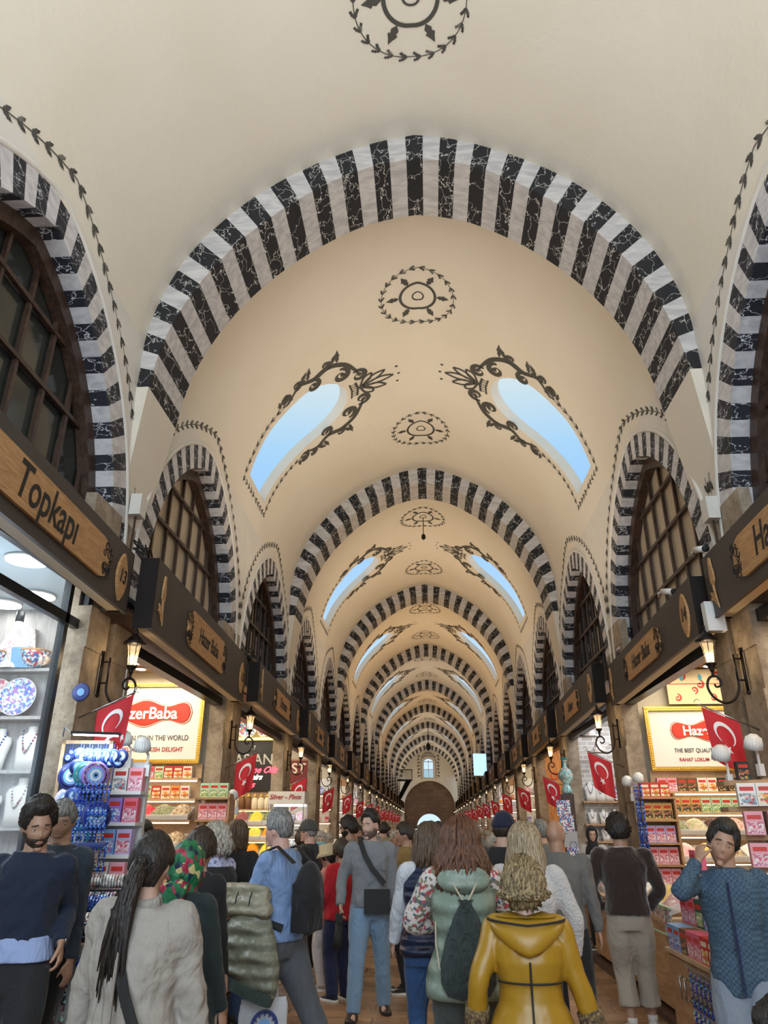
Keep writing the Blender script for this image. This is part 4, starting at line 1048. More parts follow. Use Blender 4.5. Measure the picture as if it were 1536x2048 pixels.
for i, m_ in enumerate(['delight_yellow', 'delight_white', 'delight_white', 'delight_pink', 'delight_yellow', 'delight_white']): stand(m_, (3.70+.33*i, YR-.64, .92), 'tray of yellow and white delights on the lowest right shelf', 'tray', 'lowest delight trays on the right wall', sc=1.1)
# painted scroll panel over the right board
t = empty('scroll_painting', (4.75, YR-.02, 3.78), 0, 'cream panel painted with red and blue scrolls above the right red logo board', 'panel')
mb = MB(); mb.box((-.85, -.02, -.26), (.85, .0, .30)); mb.build('panel', mat('pale_gold', (.70, .55, .30), .6), t)
P = Paint(lambda a, b: (a, -.024, b))
for i in range(6):
    x = -.7+.28*i; P.curl(x, -.1, 0, .06, 1.1, .009, 1 if i % 2 else -1); P.curl(x+.1, .12, 0, .07, 1.1, .012, -1 if i % 2 else 1)
P.stroke([(-.85, .06), (.85, .06)], .006); P.mb.build('scrollwork', ['sign_red_dark'], t)
P = Paint(lambda a, b: (a, -.025, b))
for i in range(5): P.leaf(-.6+.3*i, .1, 1.57, .13, .04)
P.mb.build('blossoms', ['c_teal'], t)
# ceiling spotlights in rows
def spot():
    t = empty('recessed_ceiling_light'); mb = MB(); mb.lathe([(.10, -.012), (.10, 0)], 18); mb.build('trim_ring', 'white_paint', t, True)
    mb = MB(); mb.lathe([(.08, -.016), (.08, -.012)], 16); mb.build('lens', 'spot_white', t); return t
PR.mk['spot'] = spot
for sg in (-1, 1):
    for k in (1, 2):
        yc = PY[sg]+PITCH*(k-.5)
        for r in range(2):
            for i in range(8 if k == 1 else 5):
                stand('spot', (sg*(W(sg)+.55+.55*r+(.14 if i % 2 else 0)), yc-1.2+.42*i+(.05 if i % 2 else 0), 4.09), 'round recessed light in the wooden ceiling of the %s %s shop' % (ORD[k], sname(sg)), 'ceiling light', 'recessed shop ceiling lights')
# ---- first left shop: glazed front, pale grey boards, plates and busts
YA = 6.86; KK = 8.24/6.86
_stand = stand
def stand(key, loc, label, cat, group=None, rz=0, sc=1, name=None, k=KK):
    if key in ('disc', 'can'): return _stand(key, loc, label, cat, group, rz, sc)
    return _stand(key, (loc[0]*k, loc[1]*k, 1.7+(loc[2]-1.7)*k+.004), label, cat, group, rz, sc*k)
t = empty('shop_window', (-3.42, 3.0, 0), 0, 'tall glass shop front with dark metal frame at the left picture edge', 'shop window')
mb = MB()
for y in (.0, 1.6, 3.52): mb.box((-.035, y-.035, 0), (.035, y+.035, 3.95))
for z in (.7, 3.52, 3.93): mb.box((-.035, -.0, z-.045), (.035, 3.80, z+.045))
mb.build('window_frame', 'anthracite', t)
mb = MB(); mb.box((-.004, .04, .74), (.004, 3.80, 3.90)); mb.build('glass', 'clear_glass', t)
grain('grey_boards', (.34, .34, .34), (.48, .48, .47), 2.5, (7, 7, 1))
t = shelving((-6.6, YA*KK, 0), 2.55, [1.7+(q-1.7)*KK for q in (3.08, 2.64, 2.17, 1.70)], 'pale grey wall shelving with plates and necklace busts at the left edge', .22, 'grey_boards', 'grey_boards', None, 4.1)
def drape(m, w, h):
    def f():
        t = empty('printed_cloth'); mb = MB(); n = 12; V = []
        for j in range(n+1):
            for i in range(n+1):
                u, v = i/n, j/n; V.append(((u-.5)*w*(.55+.5*v), -.05-.10*v-.03*math.sin(u*9+v*4)*v, h*(1-v)+.02*math.sin(u*12)*(1-v)))
        mb.add(V, [(j*(n+1)+i, j*(n+1)+i+1, (j+1)*(n+1)+i+1, (j+1)*(n+1)+i) for j in range(n) for i in range(n)]); mb.build('cloth', m, t, True)
        mb = MB(); mb.box((-w*.28, -.06, 0), (w*.28, .02, h*.98)); mb.build('support', 'grey_boards', t); return t
    return f
PR.mk['drape_a'] = drape('print_floral', .44, .40); PR.mk['drape_b'] = drape('print_teal', .40, .36)
stand('drape_a', (-3.93, YA-.06, 3.08), 'white floral printed cloth draped on the top shelf of the left shop', 'cloth')
stand('drape_b', (-4.32, YA-.06, 3.08), 'teal floral printed cloth on the top shelf at the left edge', 'cloth')
def tambour(m):
    def f():
        t = empty('painted_bowl'); mb = MB(); mb.lathe([(.05, 0), (.10, .05), (.13, .12), (.135, .15)], 20); mb.build('bowl', m, t, True)
        mb = MB(); mb.lathe([(.135, .148), (.14, .165), (.11, .17)], 20); mb.build('lid', 'plaque_wood', t, True); return t
    return f
PR.mk['bowl'] = tambour('iznik')
stand('bowl', (-3.73, YA-.16, 3.08), 'round patterned box with wooden lid on the top left shelf', 'box'); stand('bowl', (-4.16, YA-.17, 3.08), 'round dark patterned box by the teal cloth', 'box')
mb = MB(); mb.box((-.09, -.01, 0), (.09, .01, .19)); o = tag(mb.build('blue_tile', 'c_sky'), 'bright blue square tile leaning beside the round patterned box', 'tile'); o.location = (-3.84*KK, (YA-.2)*KK, 1.7+1.385*KK); o.scale = (KK, KK, KK); o.rotation_euler = (.2, 0, 0)
stand('plate_city', (-3.83, YA-.14, 2.64), 'blue and white souvenir plate with city view on the left shelf', 'plate', sc=.92); stand('plate_red', (-4.08, YA-.10, 2.64), 'souvenir plate with red flowers behind the blue city plate', 'plate', sc=1.1)
for i, (x, z, key, s) in enumerate([(-3.66, 2.17, 'bust', .95), (-3.95, 2.17, 'bust_b', .9), (-4.2, 2.17, 'bust_c', .9), (-3.66, 1.70, 'bust_c', 1.0), (-3.92, 1.70, 'bust_b', .8), (-4.2, 1.7, 'bust', .9)]):
    stand(key, (x, YA-.13, z), 'white necklace bust on the %s busts shelf of the left shop' % ('upper' if z > 2 else 'lower'), 'necklace bust', 'white necklace busts in the left shop', sc=s)
def disc():
    t = empty('round_ceiling_light'); mb = MB(); mb.lathe([(.21, -.02), (.21, 0)], 28); mb.build('ring', 'white_paint', t, True); mb = MB(); mb.lathe([(.195, -.024), (.195, -.02)], 28); mb.build('lens', 'spot_white', t); return t
PR.mk['disc'] = disc
for x, y in ((-3.86, 6.45), (-4.35, 7.6), (-4.90, 7.9), (-5.2, 7.2), (-3.9, 5.3), (-4.6, 6.2)): stand('disc', (x, y, 4.095), 'large round white light in the ice blue ceiling at the left edge', 'ceiling light', 'round lights of the left shop')
def canspot():
    t = empty('spotlight'); mb = MB(); mb.tube([(0, 0, 0), (0, 0, -.12)], .045, 14); mb.build('housing', 'anthracite', t, True); mb = MB(); mb.lathe([(.035, -.124), (.035, -.119)], 12); mb.build('lens', 'spot_white', t)
    mb = MB(); mb.tube([(0, 0, 0), (0, 0, .3)], .008, 5); mb.build('stem', 'anthracite', t); return t
PR.mk['can'] = canspot
stand('can', (-4.55, 7.7, 3.93), 'dark cylinder spotlight above the floral cloth', 'spotlight', 'can spotlights'); stand('can', (-4.62, 7.1, 3.90), 'dark cylinder spotlight cut by the left edge', 'spotlight', 'can spotlights')
stand = _stand
# ---- evil eye stand by the first left pier
t = empty('charm_board', (-3.16, 6.50, 0), .12, 'beige framed board crowded with blue evil eye charms by the left pier', 'display board')
mb = MB(); mb.box((-.02, -.02, 1.12), (.36, .0, 2.38)); mb.build('mesh_panel', mat('dark_mesh', (.05, .06, .10), .7), t)
mb = MB()
for (a, b, c, d) in ((-.05, 1.1, -.02, 2.40), (.36, 1.1, .39, 2.40), (-.05, 2.37, .39, 2.40)): mb.box((a, -.03, b), (c, .01, d))
for x in (-.05, .36): mb.box((x, -.03, 0), (x+.03, .01, 1.1))
mb.build('frame', 'pale_wood', t)
rr = random.Random(11)
for i in range(46):
    x = -3.14+rr.uniform(0, .32); z = rr.uniform(1.45, 2.38); stand('eye_s', (x, 6.47-.03*rr.random()+.1*(x+3.14), z), 'small blue evil eye charm hanging on the beige framed board', 'charm', 'small evil eye charms on the board', sc=rr.uniform(.7, 1.25))
for (px, z, key, s, l) in ((-3.04, 2.14, 'eye_l', .95, 'large round navy disc charm with grey rings, high on the board'), (-3.06, 1.93, 'eye_c', .9, 'cream disc charm with a turquoise eye on the board'), (-2.99, 1.82, 'eye_p', .9, 'purple round charm with bead pattern on the board'), (-2.92, 1.66, 'eye_l', .92, 'large royal blue disc charm low on the board'), (-3.13, 1.80, 'eye_l', .8, 'dark blue crescent shaped charm at the board edge')):
    stand(key, (px, 6.40, z+.12), l, 'charm', rz=.2, sc=s)
# ring of charms that hangs in front of the board under the strip light
for i in range(16):
    a = i/15; stand('eye_m', (-2.93+.30*a, 6.25+.15*a, 2.36-.02*(i % 3)), 'glossy glass charm in the bunch under the strip light', 'charm', 'glass charms under the strip light', rz=.5+.5*math.sin(i*2.), sc=.9)
for i, (x, z, key) in enumerate(((-2.90, 2.22, 'eye_m'), (-2.82, 2.20, 'eye_t'), (-2.74, 2.2, 'eye_p'), (-2.9, 2.0, 'eye_m'), (-2.84, 1.92, 'eye_l'), (-2.68, 1.9, 'eye_l'), (-2.80, 1.72, 'eye_t'))):
    stand(key, (x, 6.18, z+.05), ['oval royal blue charm left in the hanging bunch', 'turquoise oval charm in the middle of the hanging bunch', 'brown rimmed purple charm in the hanging bunch', 'pale blue charm below the hanging bunch', 'deep blue disc charm low in the hanging bunch', 'deep blue disc charm right of the hanging bunch', 'turquoise eye charm lowest in the hanging bunch'][i], 'charm', rz=.7)
for i in range(22): stand('string' if i % 2 else 'string_m', (-3.06+.021*i, 6.22+.004*i, 1.62), 'bead string with a small eye hanging below the charms', 'bead string', 'bead strings on the left stand')
for i in range(9): stand('string', (-2.86+.035*i, 6.12, 2.05), 'long shiny bead string in front of the charm board', 'bead string', 'long bead strings on the left stand', sc=1.1)
t = empty('strip_light', (-2.86, 6.25, 2.42), .35, 'black strip light glaring over the evil eye charms', 'strip light')
mb = MB(); mb.box((-.16, -.04, 0), (.24, .04, .022)); mb.build('housing', 'rubber_black', t)
mb = MB(); mb.box((-.14, -.034, -.008), (.22, .034, 0)); mb.build('tube', 'led_white', t)
mb = MB(); mb.tube([(-.16, 0, .01), (-.22, .03, .06), (-.24, .2, .0)], .006, 5); mb.build('bracket', 'steel', t)
area('strip_light_glow', (-2.83, 6.2, 2.38), .36, 9, (.72, .88, 1), (.25, 0, .35), .06)
# white stepped box stand beside it
t = empty('display_stand', (-2.98, 7.05, 0), 0, 'white stepped stand stacked with sweets boxes beside the evil eye charms', 'display stand')
mb = MB(); mb.box((-.20, .0, 0), (.36, .06, 2.26)); mb.box((-.20, -.30, 0), (.36, .0, .92)); mb.build('carcass', 'white_paint', t)
STEP = [(2.00, .16), (1.74, .20), (1.48, .26), (1.22, .32), (.98, .40)]
for z, d in STEP: mb = MB(); mb.box((-.21, -d, z-.03), (.37, 0, z)); mb.build('shelf', 'white_paint', t)
for r, (z, d) in enumerate(STEP):
    for i in range(4):
        stand(['carton_l', 'carton_p', 'carton_n', 'carton_f', 'carton_m', 'carton_e'][(i+r*2) % 6], (-3.12+.145*i, 7.05-d+.07, z), 'small delight box on the %s step of the white stand' % ['top', 'second', 'third', 'fourth', 'lowest'][r], 'carton', 'delight boxes on the white stand', rz=.0, sc=(.88, .9, .92))
def shade_lamp(loc, rz, label, sg=1):
    t = empty('clip_lamp', loc, rz, label, 'lamp', 'white ribbed clip lamps')
    mb = MB(); mb.lathe([(.075, -.05), (.072, 0), (.06, .05), (.03, .075), (0, .08)], 20, RX(.35)); 
    for i in range(20): mb.tube([tuple(RX(.35)@Vector((r*math.cos(i*PI/10), r*math.sin(i*PI/10), z))) for r, z in ((.077, -.05), (.074, 0), (.062, .05))], .003, 4)
    mb.build('lamp_shade', 'white_paint', t, True); mb = MB(); mb.lathe([(.06, -.045), (.06, -.04)], 14, RX(.35)); mb.build('bulb', 'spot_white', t)
    mb = MB(); mb.tube([(0, .02, .0), (.06, .06, -.08), (.06, .06, -.2)], .012, 6); mb.cbox((.06, .06, -.22), (.05, .05, .10)); mb.build('arm', 'white_paint', t)
shade_lamp((-2.86, 6.95, 2.46), 0, 'white ribbed clip lamp behind the left flag'); shade_lamp((-2.66, 6.92, 2.40), .3, 'white ribbed clip lamp over the white sweets stand')
shade_lamp((2.60, 6.95, 2.30), 0, 'white ribbed clip lamp left above the right shelf tower'); shade_lamp((2.86, 6.85, 2.38), .2, 'white ribbed clip lamp touching the right flag')
shade_lamp((-3.10, 11.55, 2.20), 0, 'white ribbed clip lamp by the second left pier'); shade_lamp((-2.94, 11.5, 2.14), 0, 'second white ribbed clip lamp by the second left pier')
shade_lamp((2.92, 11.6, 2.32), 0, 'white ribbed clip lamp by the second right pier'); shade_lamp((3.06, 11.5, 2.36), 0, 'second white ribbed clip lamp by the second right pier')
# bracelet table in front of the left pier
t = empty('bracelet_table', (-2.55, 5.75, 0), 0, 'low black table with bracelet rolls between the two front people', 'table')
mb = MB(); mb.box((-.42, -.35, 1.0), (.30, .42, 1.03)); mb.box((-.42, .1, 1.03), (.30, .42, 1.14)); mb.box((-.42, .28, 1.14), (.26, .42, 1.26)); mb.build('top', 'rubber_black', t)
for a, b in ((-.38, -.3), (.26, -.3), (-.38, .38), (.26, .38)): mb = MB(); mb.box((a-.02, b-.02, 0), (a+.02, b+.02, 1.0)); mb.build('leg', 'rubber_black', t)
mb = MB(); mb.box((-.42, -.34, .35), (.30, -.32, .98)); mb.build('front_board', 'grey_paint', t)
for j, (y, z) in enumerate(((5.50, 1.08), (5.66, 1.10), (5.80, 1.19), (5.93, 1.21), (6.05, 1.32))):
    for i in range(2): stand(['roll', 'roll_m', 'roll_g'][(i+j) % 3], (-2.80+.32*i, y, z), 'roll of beaded bracelets on the black table', 'bracelet roll', 'bracelet rolls on the black table', rz=PI/2+.15, sc=1.05)
for i in range(13): stand('string_m' if i % 3 else 'string', (-2.97+.055*i, 5.37, .96-.01*(i % 3)), 'key chain with coloured beads hanging from the black table', 'key chain', 'key chains hanging from the black table', sc=.95+.1*(i % 3))
for x, z, k_, l in ((-2.62, .86, 'eye_l', 'large gold rimmed blue disc charm under the bracelet table'), (-2.50, .62, 'eye_c', 'orange framed drop charm with an eye, low under the table'), (-2.86, .60, 'eye_p', 'grey feather rimmed eye charm at the floor end of the stand'), (-2.78, .95, 'eye_m', 'small red and white balloon charm under the table'), (-2.45, .95, 'eye_m', 'small yellow balloon charm under the table')): stand(k_, (x, 5.33, z), l, 'charm', sc=.9)
mb = MB(); M = RX(PI/2); mb.lathe([(.02, 0), (.085, .01), (.07, .016)], 20, M); o = tag(mb.build('nazar_disc', 'c_navy', None, True), 'dark blue glass disc hanging high on the left stone pier', 'charm'); o.location = (-3.24, 6.74, 2.86)
mb = MB(); mb.lathe([(.01, .016), (.035, .018), (.0, .02)], 14, M); q = mb.build('eye', 'c_sky', o)
# ---- right front: shelf tower and counters
t = empty('shelf_tower', (2.98, 6.95, 0), -.06, 'tall wooden shelf tower of boxes at the right picture edge', 'shelving')
mb = MB(); mb.box((-.02, .12, 0), (.42, .15, 2.1)); mb.box((.34, -.25, 0), (.37, .12, 2.1)); mb.build('back_panel', 'shop_wood', t)
TZ = [2.07, 1.86, 1.64, 1.40, 1.18]
for z in TZ: mb = MB(); mb.add([(-.42, -.10, z), (-.02, -.32, z), (.42, -.32, z), (.42, .12, z), (-.42, .12, z), (-.42, -.10, z-.04), (-.02, -.32, z-.04), (.42, -.32, z-.04), (.42, .12, z-.04), (-.42, .12, z-.04)], [(0, 1, 2, 3, 4), (9, 8, 7, 6, 5), (0, 5, 6, 1), (1, 6, 7, 2), (2, 7, 8, 3), (3, 8, 9, 4), (4, 9, 5, 0)]); mb.build('shelf', 'shop_wood', t)
mb = MB(); mb.box((-.40, -.28, 0), (.40, .12, 1.0)); mb.build('cabinet', 'shop_wood', t)
for r, z in enumerate(TZ[1:]):
    keys = [['carton_n', 'carton_g', 'carton_o', 'carton_o', 'carton_o'], ['carton_f', 'carton_f', 'carton_n', 'carton_b'], ['carton_f', 'carton_n', 'carton_f', 'carton_f'], ['carton_n', 'carton_f', 'carton_f', 'carton_n']][r]
    for i, k_ in enumerate(keys):
        u = (i+.5)/len(keys); stand(k_, (2.60+.68*u, 6.78-.10*math.sin(u*PI)-.02, z), ['snack bag or dark green coffee pack on the top level of the shelf tower', 'pink sweets box on the second level of the shelf tower', 'pink sweets box on the third level of the shelf tower', 'leaning pink box on the lowest level of the shelf tower'][r], 'carton', 'boxes in the right shelf tower', rz=-.2, sc=(.95, 1, .82))
stand('carton_j', (2.72, 6.85, 2.07), 'small dark red carton between the clip lamps on the tower top', 'carton', sc=.7)
def cabinet(loc, L, H, D, label, rz=0, ndoor=4, m='shop_wood', top='pale_wood', name='shop_counter'):
    """front faces local -y, length along x"""
    t = empty(name, loc, rz, label, 'counter')
    mb = MB(); mb.box((0, 0, .08), (L, D, H-.03)); mb.build('carcass', m, t)
    mb = MB(); mb.box((0, .04, 0), (L, D, .08)); mb.build('plinth', 'dark_wood', t)
    mb = MB(); mb.box((-.02, -.03, H-.03), (L+.02, D, H)); mb.build('top', top, t)
    for i in range(ndoor):
        w = L/ndoor; mb = MB(); mb.box((i*w+.008, -.018, .10), ((i+1)*w-.008, 0, H-.05)); d = mb.build('door', m, t)
        x = (i+1)*w-.06 if i % 2 == 0 else i*w+.06
        mb = MB(); mb.tube([(x, -.05, H*.55), (x, -.05, H*.78)], .008, 6); mb.tube([(x, -.02, H*.56), (x, -.05, H*.56)], .006, 5); mb.tube([(x, -.02, H*.77), (x, -.05, H*.77)], .006, 5); mb.build('handle', 'steel', d, True)
    return t
# right side counters: local x runs toward the camera (-y), front faces the hall (-x)
cabinet((2.10, 7.62, 0), 1.75, .72, .55, 'wooden cabinet with chrome handles in front, blocks of boxes on top', -PI/2, 4)
def boxstack(y0, y1, z, x, cols, label, hh=.20):
    n = len(cols); 
    for i, c in enumerate(cols):
        w = (y1-y0)/n; o = PR.get('carton_'+c); o.location = (x, y0+w*(i+.5), z); o.rotation_euler = (0, 0, -PI/2); o.scale = (w/.15*.97, 1.5, hh/.22); tag(o, label, 'carton', 'souvenir boxes on the near right cabinet')
boxstack(6.05, 7.60, .72, 2.17, ['d', 'a', 'a', 'a', 'e', 'e', 'h', 'l', 'l'], 'boxed souvenir in the lower block on the near right cabinet', .19)
boxstack(6.25, 7.62, .92, 2.32, ['n', 'n', 'l', 'l', 'o', 'e', 'e'], 'boxed souvenir in the raised block on the near right cabinet', .21)
mb = MB(); mb.box((2.24, 6.2, .72), (2.62, 7.6, .915)); tag(mb.build('riser_shelf', 'pale_wood'), 'wooden riser under the raised block of boxes on the right', 'riser')
for i in range(3): stand('carton_n', (2.34, 7.35-.28*i, 1.125), 'pink box printed with a city skyline on top of the raised block', 'carton', 'skyline boxes', rz=-PI/2, sc=(1.3, 1.2, .75))
stand('carton_e', (2.34, 7.21, 1.292), 'red and white printed box topmost on the near right cabinet', 'carton', rz=-PI/2, sc=1.0)
for i in range(14): stand('string' if i % 2 else 'string_m', (2.055, 6.98-.05*i, .66), 'evil eye key chain hanging on the front of the right cabinet', 'key chain', 'evil eye key chains on the right cabinet', rz=-PI/2, sc=1.0+.1*(i % 2))
t = empty('key_chain_rail', (2.05, 6.3, .665), 0, 'thin rail of hooks carrying evil eye key chains on the right cabinet', 'rail'); mb = MB(); mb.tube([(0, -.05, 0), (0, .75, 0)], .008, 6); mb.build('rail', 'steel', t)
# second right counter with slanted glass trays
cabinet((2.32, 12.0, 0), 3.6, .86, .58, 'long wooden shop counter with trays of sweets on the right', -PI/2, 6)
for i in range(9): stand(['delight_pink', 'delight_white', 'nuts_pale', 'delight_yellow'][i % 4], (2.60, 11.8-.38*i, .86), 'glass topped tray of wrapped sweets on the long right counter', 'tray', 'sweets trays on the long right counter', rz=-PI/2, sc=1.15)
t = empty('painted_sweets_box', (2.33, 8.55, .80), 0, 'flat glass case with a painted rooster panel on the right counter', 'display case')
mb = MB(); mb.box((-.02, -.35, -.06), (.0, .30, .16)); mb.build('picture_panel', 'art_city', t); mb = MB(); mb.box((-.03, -.37, -.08), (-.0, .32, -.06)); mb.box((-.03, -.37, .16), (-.0, .32, .18)); mb.build('edge', 'c_mint', t)
cabinet((2.15, 17.4, 0), 3.9, .95, .6, 'wooden counter of open goods trays before the jewellery shop on the right', -PI/2, 6)
cabinet((2.3, 22.6, 0), 3.9, .95, .6, 'wooden counter under the copper ewers on the right', -PI/2, 6)
for i in range(10): stand(['nuts_mixed', 'spice_yellow', 'raisins', 'berries_red', 'nuts_pale'][i % 5], (2.45, 17.2-.38*i, .95), 'tray of loose goods on the counter before the jewellery shop', 'tray', 'loose goods trays before the jewellery shop', rz=-PI/2)
# left counters: local x runs away from the camera, front faces +x
cabinet((-2.20, 8.7, 0), 3.2, .88, .6, 'wooden counter before the left sweet shop', PI/2, 5)
for i in range(8): stand(['nuts_pale', 'delight_yellow', 'nuts_mixed', 'delight_pink'][i % 4], (-2.48, 8.95+.38*i, .88), 'tray of sweets on the counter before the left sweet shop', 'tray', 'sweets trays on the left counter', rz=PI/2, sc=1.1)
cabinet((-2.30, 13.4, 0), 2.2, 1.0, .6, 'wooden counter before the left spice shop', PI/2, 5)
# ---- second left shop: spices, black neon board, plates, jars
YB = PY[-1]+PITCH*2-.46
shelving((-5.2, YB, 0), 1.72, [2.06, 1.74, 1.44, 1.12], 'green lit spice shelving under the black neon board', [.22, .40, .55, .7], 'pale_wood', 'pale_wood', lamp('led_green', (.75, 1, .35), 3), 2.42)
t = empty('black_signboard', (-4.02, YB-.09, 2.98), 0, 'black board with red and white neon script on the left', 'signboard')
mb = MB(); mb.box((-.56, 0, -.54), (.56, .04, .54)); mb.build('panel', 'black_paint', t)
text('lettering', 'ASIAN', .32, 'silverish' if 0 else 'steel', t, (.05, -.01, .12), bold=.004)
lamp('neon_red', (1, .05, .08), 5); lamp('neon_white', (1, .9, .8), 4)
text('neon_script', 'Perfume Oils', .19, 'neon_red', t, (.08, -.02, -.10), shear=.5, bold=.003); text('neon_script', 'Souvenirs', .16, 'neon_white', t, (-.06, -.02, -.25), shear=.5, bold=.003); text('neon_script', 'Delights', .18, 'neon_red', t, (-.2, -.02, -.41), shear=.5, bold=.003)
text('numerals', '17', .12, 'steel', t, (.02, -.01, .38))
mb = MB(); mb.box((-5.1, YB-.25, 3.54), (-3.5, YB, 3.57)); tag(mb.build('plate_shelf', lamp('shelf_yellow', (1, .85, .35), 1.2)), 'lit shelf holding painted plates above the black neon board', 'shelf')
for x, s, z in ((-3.72, 1.15, 3.57), (-4.15, 1.3, 3.57), (-4.6, 1.2, 3.57)): stand('plate', (x, YB-.14, z), 'round painted ceramic plate on the shelf above the neon board', 'plate', 'painted plates above the neon board', sc=s)
row(['jar_brown', 'jar_brown', 'jar_gold', 'jar_gold', 'jar_gold'], 10, -4.95, -3.52, YB-.12, 2.06, 'glass jar with golden lid under the black neon board', 'jar', 'lidded jars under the neon board', sc=1.15)
for r, (z, d) in enumerate(((1.74, .26), (1.44, .36), (1.12, .46))):
    for i in range(5): stand([['spice_orange', 'spice_yellow', 'spice_purple', 'spice_yellow', 'seeds_green'], ['spice_cream', 'spice_orange', 'spice_cream', 'spice_yellow', 'spice_orange'], ['spice_yellow', 'spice_cream', 'spice_yellow', 'spice_orange', 'spice_yellow']][r][i], (-4.72+.31*i, YB-d, z), 'bright spice heap on the %s tray row of the left spice shop' % ['upper', 'middle', 'lower'][r], 'tray', 'spice heaps of the left spice shop', sc=(1, .9, 1.25))
# silver-plate cabinet
t = empty('glass_display_cabinet', (-2.96, 16.0, 0), 0, 'glass display cabinet with white red lettered header on the left', 'display cabinet')
mb = MB(); mb.box((-.38, 0, 0), (.38, .5, .9)); mb.build('base', 'white_paint', t)
mb = MB(); mb.box((-.38, -.02, 2.14), (.38, .5, 2.38)); hd = mb.build('header', 'off_white', t)
text('lettering', 'Silver - Plate', .13, 'sign_red_dark', hd, (-.03, -.025, 2.27), shear=.3, bold=.002)
mb = MB()
for a in (-.37, .35):
    for b in (0, .47): mb.box((a, b, .9), (a+.02, b+.02, 2.14))
mb.build('frame', 'steel', t)
for z in (1.2, 1.5, 1.8): mb = MB(); mb.box((-.36, .02, z), (.36, .46, z+.01)); mb.build('glass_shelf', 'clear_plastic', t)
mb = MB(); mb.box((-.36, -.002, .9), (.36, .0, 2.14)); mb.build('glass', 'clear_glass', t)
mb = MB(); mb.box((-.34, .40, 2.1), (.34, .44, 2.13)); mb.build('light_strip', 'led_white', t)
area('cabinet_glow', (-2.96, 16.25, 2.08), .5, 7, (.8, .9, 1), (0, 0, 0), .3)
for r, z in enumerate((.905, 1.21, 1.51, 1.81)):
    for i in range(4): stand(['ewer_s', 'carton_l', 'plate_red', 'carton_m'][(i+r) % 4], (-3.23+.18*i, 16.22, z+.002), 'small silver or painted souvenir inside the glass cabinet', 'souvenir', 'souvenirs in the glass cabinet', sc=.55, name=None)
# red board of the third left shop
YC = PY[-1]+PITCH*3-.46
t = empty('red_signboard', (-3.86, YC-.04, 3.05), 0, 'dark red board with large cream capitals on the left', 'signboard')
mb = MB(); mb.box((-.44, 0, -.5), (.40, .04, .5)); mb.build('panel', mat('oxblood', (.22, .02, .02), .5), t); mb = MB()
for (a, b, c, d) in ((-.44, .45, .40, .5), (-.44, -.5, .40, -.45), (-.44, -.45, -.40, .45), (.36, -.45, .40, .45)): mb.box((a, -.02, b), (c, 0, d))
mb.build('frame', 'shop_wood', t)
text('lettering', 'IST', .40, 'c_cream', t, (-.02, -.01, .22), bold=.008); text('lettering', '2019', .22, 'gilt_paint', t, (-.02, -.01, -.28), bold=.004)
# jewellery shop on the right: whitewashed bricks, busts
YD = PY[1]+PITCH*2-.46
m, n, l, b = _new('white_brick'); tc = n.new('ShaderNodeTexCoord'); mp = n.new('ShaderNodeMapping'); mp.inputs['Rotation'].default_value = (PI/2, 0, 0); br = n.new('ShaderNodeTexBrick')
br.inputs['Scale'].default_value = 1; br.inputs['Brick Width'].default_value = .26; br.inputs['Row Height'].default_value = .10; br.inputs['Mortar Size'].default_value = .008; br.inputs['Color1'].default_value = (.62, .60, .58, 1); br.inputs['Color2'].default_value = (.42, .38, .36, 1); br.inputs['Mortar'].default_value = (.8, .8, .8, 1)
l.new(tc.outputs['Object'], mp.inputs[0]); l.new(mp.outputs[0], br.inputs[0]); l.new(br.outputs['Color'], b.inputs['Base Color']); MATS['white_brick'] = m
shelving((3.36, YD, 0), 1.8, [2.22, 1.76, 1.42, 1.1], 'whitewashed brick wall with wooden necklace shelf in the right jewellery shop', .26, 'white_brick', 'shop_wood', None, 4.05)
for z, n_, k_ in ((1.76, 6, 'bust'), (1.42, 6, 'bust_c'), (1.10, 6, 'bust_b')): row([k_], n_, 3.42, 4.9, YD-.14, z, 'white necklace bust in the right jewellery shop', 'necklace bust', 'necklace busts in the right jewellery shop', sc=.75)
row(['bust', 'bust_c', 'bust_b', 'plate'], 7, 3.45, 4.9, YD-.14, 2.22, 'necklace bust or shell on the wooden shelf of the jewellery shop', 'necklace bust', 'upper busts in the jewellery shop', sc=1.0)
def bellshape():
    t = empty('hanging_bell_lamp'); mb = MB(); mb.lathe([(.22, 0), (.18, .02), (.10, .12), (.05, .22), (.02, .26)], 20); mb.build('shade', 'silverware', t, True); mb = MB(); mb.tube([(0, 0, .25), (0, 0, .6)], .004, 4); mb.build('cord', 'c_black', t); return t
PR.mk['bell'] = bellshape
for i, (x, y, z) in enumerate(((3.75, YD-.5, 3.2), (4.15, YD-.7, 3.35), (3.5, YD-.9, 3.5), (4.4, YD-.4, 3.0))): stand('bell', (x, y, z), 'pale shell or metal lamp shade hanging in the jewellery shop', 'lamp shade', 'hanging shades in the jewellery shop')
